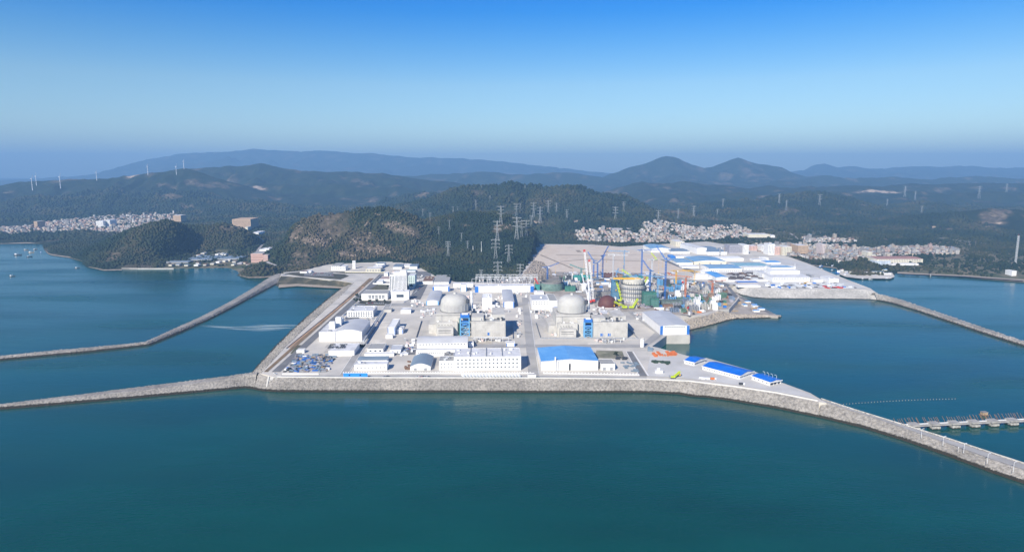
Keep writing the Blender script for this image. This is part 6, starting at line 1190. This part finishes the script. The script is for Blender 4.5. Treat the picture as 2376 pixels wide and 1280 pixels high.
ROOFS = [M_roofg, mat('light_house_roof', (.29, .28, .27), .9, .2, .1), M_rust, M_bluep, mat('house_terracotta', (.34, .19, .13), .9, .2, .1)]
tr = random.Random(31); H_ = []
for tn, poly in TOWNS.items():
    xs = [p[0] for p in poly]; ys = [p[1] for p in poly]; st = {'left': 14.5, 'valley': 15.0, 'harbour': 12.5, 'hillfoot': 15.0}[tn]; x = min(xs)
    while x < max(xs):
        y = min(ys)
        while y < max(ys):
            px_, py_ = x + tr.uniform(-3, 3), y + tr.uniform(-3, 3)
            den = 1.0 if (int((x - min(xs)) / st) % 7 and int((y - min(ys)) / st) % 6) else .25
            if abs(px_) < py_ * .79 and inside(poly, np.array([px_]), np.array([py_]))[0] and tr.random() < .93 * den and float(fbm(np.array([px_ / 90]), np.array([py_ / 90]), 3, 12)[0]) > .27:
                s = tr.random(); H_.append((px_, py_, tr.uniform(7.5, 12.5), tr.uniform(7, 12), tr.choice([5, 6, 6, 8, 9, 9, 11, 13]) if s > .035 else tr.uniform(16, 24), tr.choice([0, .12, -.1, .3]) + (0.25 if tn == 'left' else -.05), tr.choices(range(5), (2, 6, 3, 2, 3) if tn == 'left' else (4, 5, 4, 2, 2))[0], tr.choices(range(5), (5, 6, 1, 1, 1))[0], tn))
            y += st
        x += st
HX = np.array([h[0] for h in H_]); HY = np.array([h[1] for h in H_]); HZ = height(HX, HY)
BUSY = [(o.location.x, o.location.y) for o in COL.objects if o.parent is None and o.get('category') == 'building' and o.location.y > 1950]
free = [i for i in range(len(H_)) if all(abs(HX[i] - bx) > 20 or not -14 < HY[i] - by < 34 for bx, by in BUSY)]
free.sort(key=lambda i: -(H_[i][2] + H_[i][4]) / H_[i][1]); TOWN_WORD = {'left': 'in the dense left town below the wind farm', 'valley': 'in the valley town behind the sandy ground', 'harbour': 'in the harbour town', 'hillfoot': 'in the hill foot village above the harbour town'}
near_h, far_h = free[:300], free[300:]
HM = {}
LM = [(o['label'].split(',')[0], o.location.copy()) for o in COL.objects if o.parent is None and o.get('category') == 'building' and o.location.y > 1950]
LMS = [('the white high-rise slab', 1790, 588), ('the salmon high-rise', 1804, 588), ('the orange tan flats', 1863, 586), ('the slim pinkish tower', 1910, 588), ('the tall cream block', 2017, 602), ('the cream school', 2090, 604), ('the harbour knoll', 1980, 612), ('the dark windowed cream block', 1826, 590), ('the harbour town end', 2180, 585), ('the hill foot', 2060, 578), ('the valley terrace', 1430, 540), ('the bare tan slope', 1660, 530), ('the long pale front hall', 1760, 549), ('the wooded headland', 330, 532), ('the orange tower block', 84, 530), ('the white high-rise pair', 240, 524), ('the hillfoot village', 1925, 557)]
LMS = [(n_, at(x_, y_, 10)) for n_, x_, y_ in LMS]
for i in near_h:
    x, y, w, d, h, a, wi, ri, tn = H_[i]; ok = wi, ri
    if ok not in HM: HM[ok] = (MB().box(-.5, .5, -.5, .5, 0, 1).mesh('wall', WALLS[wi][1]), MB().box(-.5, .5, -.5, .5, 0, 1).mesh('roof', ROOFS[ri]))
    pp = Vector((x, y, HZ[i])); mk = min(LMS, key=lambda q: (q[1] - pp).length); st_ = 'towerlike' if h > 15 else 'tall' if h > 10 else 'low' if h < 7 else 'middling'
    t = thing('house', '%s %s house, %s roof, %s %s' % (st_, WALLS[wi][0], ('grey', 'pale', 'rust red', 'blue', 'terracotta')[ri], 'in front of' if y < mk[1].y - 15 else 'behind' if y > mk[1].y + 15 else 'beside', mk[0]), 'house', (x, y, HZ[i] - .5), a, 'houses ' + TOWN_WORD[tn])
    o = link('wall', HM[ok][0], t); o.scale = (w, d, h); o = link('roof', HM[ok][1], t, (0, 0, h)); o.scale = (w + .5, d + .5, .5); 
    if tr.random() < .6: o = link('stair_head', HM[ok][0], t, (w * tr.uniform(-.25, .25), d * tr.uniform(-.2, .2), h + .5)); o.scale = (3, 3.2, 2.6)
v = []; f = []; mi = []
for i in far_h:
    x, y, w, d, h, a, wi, ri, tn = H_[i]; b = len(v); ca, sa = math.cos(a), math.sin(a); z = HZ[i] - .5
    for zz in (z, z + h):
        for sx, sy in ((-1, -1), (1, -1), (1, 1), (-1, 1)): lx, ly = sx * w / 2, sy * d / 2; v.append((x + lx * ca - ly * sa, y + lx * sa + ly * ca, zz))
    f += [(b, b + 1, b + 5, b + 4), (b + 1, b + 2, b + 6, b + 5), (b + 2, b + 3, b + 7, b + 6), (b + 3, b, b + 4, b + 7), (b + 4, b + 5, b + 6, b + 7)]; mi += [wi] * 4 + [5 + ri]
tag(link('town_houses', np_mesh('town_houses', v, f, [w_[1] for w_ in WALLS] + ROOFS, midx=mi)), kind='stuff')
# sheds and quay on the harbour point
for i, (px, py, w, d, h, m) in enumerate(((1968, 633, 18, 10, 5, M_roofw), (1990, 634, 26, 12, 5, M_slate), (2012, 636, 22, 10, 6, M_roofwhite), (2038, 634, 30, 12, 6, M_slate), (2060, 637, 18, 10, 5, M_roofwhite), (1957, 628, 14, 9, 5, M_brown), (2028, 640, 12, 8, 4, M_roofw), (2050, 628, 20, 10, 5, M_bluep), (2005, 629, 20, 9, 5, M_roofg))):
    q = at(px, py, 3); t = thing('shed', ('low grey shed at the left end', 'slate roofed shed left of the middle', 'white roofed shed in the middle', 'long slate roofed shed right of the middle', 'white roofed shed at the right end', 'brown roofed hut at the rear left', 'small grey hut on the front edge', 'pale blue roofed shed at the rear right', 'grey roofed shed in the rear middle')[i] + ' of the harbour point', 'shed', (q.x, q.y, 1.2), -.1, 'sheds of the harbour point')
    MB().box(-w / 2, w / 2, 0, d, 0, h).build('wall', RN.choice([W, M_cream, M_lav]), t); MB().add([(-w / 2 - .5, -.5, h), (w / 2 + .5, -.5, h), (w / 2 + .5, d / 2, h + 1.4), (-w / 2 - .5, d / 2, h + 1.4), (-w / 2 - .5, d + .5, h), (w / 2 + .5, d + .5, h)], [(0, 1, 2, 3), (3, 2, 5, 4)]).build('roof', m, t)
sheet('harbour_quay', [(1948, 636), (1962, 642), (1992, 645.5), (2066, 646), (2076, 641), (2070, 632), (1990, 628), (1950, 628)], 3.2, M_ground)
sheet('shore_path', [(2084, 634), (2160, 637), (2240, 641), (2376, 651), (2376, 648), (2240, 638.5), (2160, 635), (2084, 632)], 4.6, M_beach)
# ------------------------------------------------------------------ pylons, turbines, masts
M_pyl = mat('weathered_galvanised_steel', (0.33, 0.35, 0.36), 0.6, 0.1, 0.3)
def pylon_meshes():
    b = MB(); hw = 4.2
    for z0, z1, w0, w1, n in ((0, 24, 4.2, 1.7, 4), (24, 50, 1.7, .8, 7)):
        cs = [(-1, -1), (1, -1), (1, 1), (-1, 1)]
        for sx, sy in cs: b.bar((sx * w0, sy * w0, z0), (sx * w1, sy * w1, z1), .42)
        for k in range(n):
            za, zb = z0 + (z1 - z0) * k / n, z0 + (z1 - z0) * (k + 1) / n; wa, wb = w0 + (w1 - w0) * k / n, w0 + (w1 - w0) * (k + 1) / n
            for i in range(4):
                (ax, ay), (bx, by) = cs[i], cs[(i + 1) % 4]; b.bar((ax * wa, ay * wa, za), (bx * wb, by * wb, zb), .18).bar((bx * wa, by * wa, za), (ax * wb, ay * wb, zb), .18)
    arm = MB(); arm.bar((-9, 0, .8), (9, 0, .8), .45).bar((-9, 0, .8), (-1, -1, -.4), .4).bar((-9, 0, .8), (-1, 1, -.4), .4).bar((9, 0, .8), (1, -1, -.4), .4).bar((9, 0, .8), (1, 1, -.4), .4)
    top = MB(); top.bar((-11, 0, 1), (11, 0, 1), .5).bar((-11, 0, 1), (-1, -1, -1), .4).bar((-11, 0, 1), (-1, 1, -1), .4).bar((11, 0, 1), (1, -1, -1), .4).bar((11, 0, 1), (1, 1, -1), .4)
    ins = MB().cyl(0, 0, -3.2, 0, .3, 6)
    return b.mesh('tower_body', M_pyl), arm.mesh('crossarm', M_pyl), top.mesh('crossarm', M_pyl), ins.mesh('insulator_string', M_white)
PB, PA, PT, PI = pylon_meshes()
def pylon(px, yt, yb, label, group, kind=0):
    p = terrain_point(px, yb, 1500) if yb < 640 else at(px, yb, G)
    h = (yb - yt) * mpp(p); s = h / 51; t = thing('pylon', label, 'pylon', (p.x, p.y, p.z - .5), RN.uniform(-.25, .35), group); wsc = s if s > .75 else max(s, .6)
    def add(name, me, z, k=1.0): o = link(name, me, t, (0, 0, z * s)); o.scale = (wsc * k, wsc * k, s)
    add('tower_body', PB, 0)
    for z, k in (((47, 1), (38, 1.0), (29, 1.15)) if kind == 0 else ((48, 1.0),) if kind == 1 else ((48, .8), (41, .9), (34, .8))):
        add('crossarm', PT if z > 45 else PA, z, k)
        for x in (-8.6, 8.6):
            if p.y < 2000: o = link('insulator_string', PI, t, (x * wsc * k, 0, (z + .4) * s)); o.scale = (s, s, s)
NP = 'pylons on the slope behind the switchyard'; FP = 'pylons on the hills behind the valley'; RP = 'pylons across the right hills'
for a in ((1155, 604, 655, 'tall lattice pylon standing in the switchyard, middle of three', NP), (1207, 610, 651, 'lattice pylon at the right end of the switchyard', NP), (1116.5, 624, 648, 'short lattice pylon at the left end of the switchyard', NP, 2), (1150, 552, 602, 'tall lattice pylon directly above the middle switchyard pylon', NP), (1180.5, 566, 612, 'lattice pylon at the dark wood edge right of the tall middle one', NP),
          (1154, 510.5, 560, 'tall lattice pylon on the brown scar, second up the middle line', NP), (1162, 476, 521, 'wide armed lattice pylon on top of the brown scar', NP), (1199, 503, 557, 'tallest lattice pylon on the ridge, left of a group of three', NP), (1210, 510, 552, 'lattice pylon in the middle of the ridge group of three', NP), (1221, 510, 550, 'lattice pylon at the right of the ridge group of three', NP),
          (1198, 472, 504, 'lattice pylon rising just above the tallest ridge pylon', FP), (1238, 469, 505, 'lattice pylon left behind the bare hilltop clearing', FP), (1253, 479, 520, 'lattice pylon standing right in the bare hilltop clearing', FP), (1233, 499, 529, 'short lattice pylon below the bare hilltop clearing', FP, 2), (1272, 465, 499, 'wide lattice pylon right of the hilltop clearing', FP), (1291, 471, 496, 'faint lattice pylon right of the wide one', FP), (1315, 485, 511, 'lattice pylon above the left end of the valley town', FP),
          (1104, 464, 488, 'lattice pylon on the shoulder of the middle hill, left', FP), (1040, 560, 596, 'slim lattice pylon low in the dark wood left of the middle line', NP, 2), (1085, 558, 583, 'greyish lattice pylon in the wood right of the slim low one', NP, 2), (1043, 511, 535, 'cat eared lattice pylon at the right flank of the rocky hill', NP, 1), (1071, 541, 561, 'cat eared lattice pylon below the bare patch in the wood', NP, 1),
          (1051.5, 479, 494, 'small far pylon left of the middle hill, left of two', FP, 1), (1062, 480, 492, 'small far pylon left of the middle hill, right of two', FP, 1), (1137, 454, 469, 'small far pylon high on the middle hill', FP, 2), (1207, 471, 485, 'small far pylon between two ridge lines', FP, 2), (1117, 431, 440, 'tiny pylon on the skyline of the middle hill, left', FP, 2), (1218, 430, 440, 'tiny pylon on the skyline of the middle hill, right', FP, 2), (998, 493, 514, 'thin pylon on the right shoulder of the rocky hill', NP, 2), (981, 484, 503, 'thin pylon on the skyline right of the rocky hill', NP, 2), (1018, 528, 548, 'thin pylon in the gully right of the rocky hill', NP, 2),
          (1427.6, 479, 514.5, 'tall far pylon above the middle of the valley town', RP), (1527, 487, 518, 'tall far pylon above the right half of the valley town', RP), (1447, 468, 495, 'faint far pylon right of the tall valley pylon', RP, 2), (1573, 484.5, 510, 'far pylon beside the orange earth cut', RP, 2), (1609, 476.7, 507, 'tall far pylon right of the orange earth cut', RP), (1664, 484.5, 501, 'small far pylon left of the brown quarry', RP, 2), (1807, 450, 477, 'pylon above the brown quarry', RP, 2), (1824, 464, 488, 'pylon standing on the small pale knoll below the quarry', RP, 2), (1901, 451, 478.5, 'tall pylon on the wooded hump right of the quarry', RP),
          (2058, 461.5, 478, 'small pylon below the long pale clearing', RP, 2), (2098.7, 431.5, 457, 'pylon at the right end of the long pale clearing', RP, 2), (2122.7, 445, 466, 'pylon lower right of the long pale clearing', RP, 2), (2138, 477, 496, 'small pylon over the dark right hill', RP, 2), (2270.8, 431.5, 461, 'tall skyline pylon on the right hills, left of two', RP), (2335, 427, 446, 'skyline pylon on the right hills, right of two', RP, 2), (1677, 461, 482, 'faint pylon up the slope left of the quarry', RP, 2)):
    pylon(*a)
for px, yt, yb, lab in ((1117, 562, 588.6, 'white bare pole in the wood, taller of two'), (1097.6, 572, 583, 'white bare pole in the wood, shorter of two')):
    p = terrain_point(px, yb, 1500); h = (yb - yt) * mpp(p); t = thing('pole', lab, 'pole', p); MB().cyl(0, 0, -1, h, .9, 8, .5).build('shaft', M_whites, t); MB().box(-1, 1, -.5, .5, h, h + .8).build('cap', M_whites, t)
for px, yt, yb, lab, z in ((2356, 544, 612, 'tall slender grey radio mast at the right shore', 6), (2012, 582, 596, 'thin mast beside the tall cream block', 8), (1844, 610, 622, 'white navigation pole at the far wharf edge', G), (1540, 575, 590, 'thin mast behind the pale blue arched hall', G)):
    p = at(px, yb, z); h = (yb - yt) * mpp(p); t = thing('mast', lab, 'mast', p); lat(MB(), (0, 0, -1), (0, 0, h * .97), max(1.0, h / 26), max(4, int(h / 6)), .45).build('lattice', M_galv, t); MB().bar((0, 0, h * .95), (0, 0, h * 1.03), .35).build('spike', M_red, t)
blade = MB(); blade.add([(-.9, 0, 2), (1.6, 0, 7), (.25, 0, 46), (-.25, 0, 46), (-.9, .8, 2), (1.4, .6, 7), (.25, .2, 46), (-.25, .2, 46)], [(0, 1, 2, 3), (7, 6, 5, 4), (0, 4, 5, 1), (1, 5, 6, 2), (2, 6, 7, 3), (3, 7, 4, 0)]); BL = blade.mesh('blade', M_whites)
TW = MB().cyl(0, 0, -6, 80, 2.6, 14, 1.5).mesh('tower', M_whites); NA = MB().box(-2.2, 2.2, -3, 8, -2, 2.4).mesh('nacelle', M_whites); HB = MB().lathe([(.01, -2), (2, -1), (2.1, 1.5), (.01, 2)], 12).mesh('hub', M_whites)
for px, yb, yh, az, sp, lab in ((75.7, 441.6, 416, 1.2, .3, 'lowest and leftmost white wind turbine on the left ridge'), (84.9, 431, 410, 1.35, 0, 'white wind turbine close behind the leftmost one'), (140.8, 437, 411, 1.3, .15, 'largest white wind turbine on the left ridge'), (224.8, 419, 400, 1.35, 0, 'white wind turbine alone in the middle of the left ridge'), (343.5, 406, 387, 1.3, 0, 'white wind turbine beside the bare clearing on the ridge'), (409.5, 407, 388.5, 1.35, .1, 'white wind turbine standing below the ridge top'), (427, 393, 375, 1.25, 2.2, 'white wind turbine on the dark knob, farthest right')):
    p = terrain_point(px, yb, 3000); h = max((yb - yh), 16) * mpp(p); s = h / 80; t = thing('wind_turbine', lab, 'wind turbine', p, az, 'wind turbines on the left ridge')
    o = link('tower', TW, t); o.scale = (s, s, s); o = link('nacelle', NA, t, (0, 0, h)); o.scale = (s, s, s); o = link('hub', HB, t, (0, -4.5 * s, h)); o.rotation_euler = (math.pi / 2, 0, 0); o.scale = (s, s, s)
    for k in range(3): o = link('blade', BL, t, (0, -4.5 * s, h)); o.rotation_euler = (0, sp + k * 2.0944, 0); o.scale = (s * 1.5, s * 1.5, s * .75)
M_pierc = mat('weathered_pier_concrete', (.36, .345, .32), .9, .2, .2)
# ------------------------------------------------------------------ water things: pier, buoys, boats
A, B = at(2086, 987, 5), at(2660, 960.3, 5); t = thing('pier', 'low concrete pier on square caissons running right from the breakwater', 'pier', (A.x, A.y, 0), math.atan2(B.y - A.y, B.x - A.x)); L = (B - A).length
MB().box(0, L, -2.2, 2.2, 3.6, 4.6).build('deck', M_pierc, t); MB().box(0, L, 2.25, 2.55, 4.6, 5.6).build('rail', M_galv, t)
cz = MB().box(-4.8, 4.8, -4.2, 4.2, -2, 3.2).mesh('caisson', M_wallc); cap = MB().box(-5.2, 5.2, -4.6, 4.6, 0, 2.0).mesh('cap', M_pierc)
for px in (2119.8, 2167, 2213, 2259, 2303, 2348, 2393, 2438, 2483, 2528, 2573, 2618):
    x = (at(px, 985 - (px - 2120) * .046, 5) - A).length; o = link('caisson', cz, t, (x, 0, 0)); link('cap', cap, o, (0, 0, 4.65))
pil = MB().bar((0, 0, -2), (-5.5, 2.5, 8.5), .5).mesh('mooring_pile', M_brown)
for k in range(76):
    x = 8 + k * 3.1
    if RN.random() < .9: link('mooring_pile', pil, t, (x, 7.5 + RN.uniform(0, 4), RN.uniform(-.8, .6)))
q = at(2283, 962, 0); t = thing('raft_hut', 'small brownish raft hut floating behind the pier', 'hut', q, .1); MB().box(-4, 4, -3, 3, -.4, .7).build('raft', M_brown, t); MB().box(-3, 3, -2.2, 2.2, .7, 3.6).build('cabin', M_wood, t); MB().box(-3.4, 3.4, -2.6, 2.6, 3.6, 4).build('roof', M_concd, t)
bu = MB().lathe([(.01, -.3), (.4, -.2), (.48, .2), (.3, .4), (.01, .5)], 10).mesh('float', M_pierc); bs = MB().bar((0, 0, .5), (0, 0, 1.0), .15).mesh('stem', M_orange)
for k in range(37):
    px = 1957 + 7.2 * k; t = thing('buoy', 'small white float number %s along the line beyond the breakwater' % 'x', 'buoy', at(px, 937.5 - 12.5 * (k / 36) - 2.0 * math.sin(k / 36 * math.pi), 0), 0, 'line of white floats beyond the breakwater'); t['label'] = ('first white float of the line, nearest the breakwater' if k == 0 else 'last white float of the line, farthest from the breakwater' if k == 36 else ORD[k] + ' small white float of the line, counted from the breakwater'); link('float', bu, t); link('stem', bs, t)
hull = MB(); st_ = [(-7, 1.6, .2, 1.3), (-3, 2.0, -.3, 1.2), (3, 2.0, -.3, 1.4), (6, 1.2, 0, 1.9), (8, .08, .6, 2.5)]
v = []
for x, w, z0, z1 in st_: v += [(x, -w * .6, z0), (x, -w, z1), (x, w, z1), (x, w * .6, z0)]
hull.add(v, [(4 * i + j, 4 * i + (j + 1) % 4, 4 * i + 4 + (j + 1) % 4, 4 * i + 4 + j) for i in range(4) for j in range(4)] + [(0, 3, 2, 1), (16, 17, 18, 19)])
hulls = {m.name: hull.mesh('hull', m) for m in (M_dark, M_blues, M_wood, M_whites, M_teal)}; cabm = MB().box(-5, -1.5, -1.3, 1.3, 1.2, 3.6).box(-5.2, -1.2, -1.5, 1.5, 3.6, 3.85).mesh('cabin', M_whites); mst = MB().bar((1, 0, 1.2), (1, 0, 6.5), .25).mesh('mast', M_galv)
for px, py, s, az, m, lab in ((41, 592, 1.6, .2, M_dark, 'dark fishing boat anchored off the left beach, largest there'), (68, 596, 1.1, .9, M_dark, 'dark fishing boat nearest the camera off the left beach'), (72, 586, 1.2, .1, M_wood, 'brown fishing boat behind the dark ones off the left beach'), (82, 579, 1.1, 1.5, M_wood, 'brown boat closest to the left beach'), (60, 580, 1.0, .4, M_wood, 'smallest brown boat between the others off the left beach'), (94, 586, .9, 2.6, M_blues, 'small blue boat near the left spit'), (179, 622, .9, .3, M_dark, 'small dark boat beside the wooded headland rocks'), (28, 641, 1.0, .1, M_dark, 'lone dark boat far out on the left bay'),
                              (1878, 620, 1.7, .1, M_dark, 'dark cargo boat leftmost in the harbour channel'), (1905, 619, 1.3, .7, M_blues, 'blue boat in the middle of the harbour channel'), (1906, 627, 1.3, 1.2, M_brown if False else M_wood, 'brown boat below the blue one in the harbour channel'), (1932, 628, .9, .2, M_dark, 'small dark boat near the harbour point'), (1952, 634.5, 2.1, -.5, M_blues, 'large blue barge moored at the harbour point'), (1964, 640, 1.3, -.3, M_teal, 'teal boat moored below the harbour point'), (2020, 648, .9, .1, M_whites, 'small white boat in front of the harbour point'), (2004, 648, 1.1, .0, M_dark, 'dark boat moored along the harbour point quay, left'), (2060, 648, 1.2, .1, M_dark, 'dark boat moored along the harbour point quay, right'), (2159, 640, 1.0, 1.0, M_dark, 'dark boat at the right shore wall'), (1921, 615, 1.2, .4, M_wood, 'brown boat against the town shore, left'), (1933, 618, 1.1, .5, M_blues, 'blue boat against the town shore, right')):
    t = thing('boat', lab, 'boat', at(px, py, 0), az, 'boats in the bays'); k = 'left' if px < 300 else 'right'
    for nm, me in (('hull', hulls[m.name]), ('cabin', cabm), ('mast', mst)): o = link(nm, me, t); o.scale = (s, s, s)
# ------------------------------------------------------------------ road things: lamps, cars, vans
lp = MB().cyl(0, 0, -.5, 8.2, .16, 8, .10).mesh('post', M_whites); la = MB().bar((0, 0, 8.1), (.5, 0, 8.9), .16).bar((.5, 0, 8.9), (1.6, 0, 9.1), .16).mesh('arm', M_whites); lh = MB().box(1.2, 2.4, -.3, .3, 8.98, 9.2).mesh('lamp_head', M_whites)
for i, (px, py) in enumerate(((2137.4, 1014), (2187.7, 1032), (2235.8, 1049), (2290.8, 1073), (2351, 1093))):
    t = thing('street_lamp', 'white curved street lamp on the right breakwater, ' + ('farthest from the camera', 'second from the far end', 'middle one of five', 'second nearest', 'nearest the camera at the frame edge')[i], 'street lamp', at(px, py, 8), .3, 'street lamps on the right breakwater')
    for nm, me in (('post', lp), ('arm', la), ('lamp_head', lh)): o = link(nm, me, t); o.scale = (1.25, 1.25, 1.02)
t = thing('pole', 'thin short white pole between the lamps of the right breakwater', 'pole', at(2223.5, 1047, 8)); MB().cyl(0, 0, -.5, 5, .1, 6).build('shaft', M_whites, t); MB().box(-.4, .4, -.1, .1, 4, 4.8).build('sign_plate', M_whites, t)
for i, px in enumerate((1774, 1783, 1792, 1801)):
    t = thing('street_lamp', 'white street lamp behind the open ended quay shed, ' + ('first', 'second', 'third', 'last')[i] + ' toward the breakwater', 'street lamp', at(px, 880 + 2.7 * i, G), 2.0, 'street lamps behind the quay sheds')
    for nm, me in (('post', lp), ('arm', la), ('lamp_head', lh)): o = link(nm, me, t); o.scale = (1.4, 1.4, 1.1)
bodyb = MB().box(-2.2, 2.2, -.9, .9, .35, .95); glass = MB().add([(-1.5, -.85, .95), (1.0, -.85, .95), (1.0, .85, .95), (-1.5, .85, .95), (-1.1, -.7, 1.5), (.4, -.7, 1.5), (.4, .7, 1.5), (-1.1, .7, 1.5)], [(4, 5, 6, 7), (0, 1, 5, 4), (1, 2, 6, 5), (2, 3, 7, 6), (3, 0, 4, 7)]).mesh('cabin', M_glass)
wh_ = MB(); wh_.cyl(0, 0, -.12, .12, .34, 10); whm = wh_.mesh('wheel', M_tyre); carm = {k: bodyb.mesh('body', m) for k, m in (('white', M_whites), ('black', M_dark), ('silver', M_galv), ('red', M_red), ('blue', M_blues))}
def car(px, py, az, col, label, group):
    t = thing('car', label, 'car', at(px, py, G + .42), az, group); link('body', carm[col], t); link('cabin', glass, t)
    for x in (-1.35, 1.35):
        for y in (-.85, .85): o = link('wheel', whm, t, (x, y, .34)); o.rotation_euler = (math.pi / 2, 0, 0)
for px, py, c_, lab in ((893, 874.5, 'black', 'black car on the seawall road, left of two beyond the hoarding'), (900, 873, 'black', 'black car on the seawall road, right of two beyond the hoarding'), (969, 874, 'silver', 'silver car in the seawall road group, first'), (976, 875, 'red', 'red car in the seawall road group'), (982, 873.4, 'black', 'black car in the seawall road group, left'), (988, 874.8, 'silver', 'silver car in the seawall road group, right'), (995, 874, 'black', 'black car in the seawall road group, right end'), (1249, 875.5, 'black', 'black car behind the long white trailer'), (638, 867, 'white', 'white car at the corner by the slipway'), (1566, 872, 'black', 'black car parked on the apron, left of two'), (1573, 872, 'black', 'black car parked on the apron, right of two')):
    car(px, py, RN.choice([.03, 3.1]), c_, lab, 'cars along the seawall road')
for a, b, n, az, where in (((948, 694), (979, 664), 15, 1.2, 'in the car park lane right of the office tower'), ((852, 703), (890, 703), 10, 1.5, 'in front of the entrance wing'), ((792, 738), (826, 706), 14, 0.6, 'in the car park beside the inner seawall road'), ((800, 741), (833, 709), 12, .6, 'in the second lane beside the inner seawall road'), ((925, 818), (956, 806), 10, .1, 'near the gatehouse'), ((940, 700), (962, 688), 8, 1.2, 'at the foot of the office tower podium'), ((715, 634), (765, 634), 14, 1.5, 'on the lot below the rocky hill'), ((720, 637), (772, 638), 14, 1.5, 'in the front row of the lot below the rocky hill')):
    for k in range(n):
        u = k / max(1, n - 1); c_ = RN.choice(['white', 'white', 'black', 'silver', 'silver', 'red', 'blue']); car(a[0] + (b[0] - a[0]) * u, a[1] + (b[1] - a[1]) * u, az, c_, c_ + ' car parked ' + where, 'cars parked ' + where)
boxm = MB().box(-3.0, 1.6, -1.2, 1.2, .9, 3.5).mesh('cargo_box', M_whites); cabv = MB().box(1.7, 3.5, -1.1, 1.1, .6, 2.7).mesh('cab', M_galv)
def van(px, py, az, label, group=None):
    t = thing('box_van', label, 'van', at(px, py, G + .42), az, group); link('cargo_box', boxm, t); link('cab', cabv, t)
    for x in (-2, 2.4):
        for y in (-1, 1): o = link('wheel', whm, t, (x, y, .45)); o.rotation_euler = (math.pi / 2, 0, 0); o.scale = (1.3, 1.3, 1.5)
for k in range(18): van(1075 + 7.55 * k, 874.0, -.95, ORD[k] + ' white box van from the left in the slanted seawall road row' if 0 < k < 17 else ('leftmost' if k == 0 else 'rightmost') + ' white box van of the slanted row on the seawall road', 'slanted row of white vans on the seawall road')
c = at(1234, 875.5, G); t = thing('trailer', 'long white trailer parked on the seawall road right of the van row', 'trailer', c); MB().box(-5.5, 5.5, -1.3, 1.3, 1.1, 3.9).build('body', M_whites, t)
for x in (-3.6, -2.4, 3):
    for y in (-1.1, 1.1): o = link('wheel', whm, t, (x, y, .5)); o.rotation_euler = (math.pi / 2, 0, 0); o.scale = (1.4, 1.4, 1.6)
for px, py, m, lab in ((1655, 881, M_orange, 'orange red truck on the seawall road near the quay sheds'), (1628, 880, M_whites, 'white truck on the seawall road near the quay sheds'), (1721, 893, M_dark, 'dark truck at the foot of the longest quay shed'), (1640, 880.5, M_galv, 'grey truck between the white and the orange one')):
    t = thing('truck', lab, 'truck', at(px, py, G), -.15, 'trucks near the quay sheds'); MB().box(-3.5, 1.6, -1.2, 1.2, 1, 3.2).build('bed', m, t); MB().box(1.7, 3.6, -1.15, 1.15, .6, 3).build('cab', M_whites, t)
    for x in (-2.4, -1.2, 2.6):
        for y in (-1.05, 1.05): o = link('wheel', whm, t, (x, y, .5)); o.rotation_euler = (math.pi / 2, 0, 0); o.scale = (1.4, 1.4, 1.6)
c = at(1596, 862, G); t = thing('white_cabin', 'small white cabin on the apron near the seawall road', 'cabin', at(1530, 866, G)); MB().box(-5, 5, 0, 5, 0, 4).build('wall', W, t); MB().box(-5.4, 5.4, -.4, 5.4, 4, 4.4).build('roof', M_roofwhite, t); MB().box(-3, 1, .5, 4, 4.4, 7).build('upper_room', W, t)
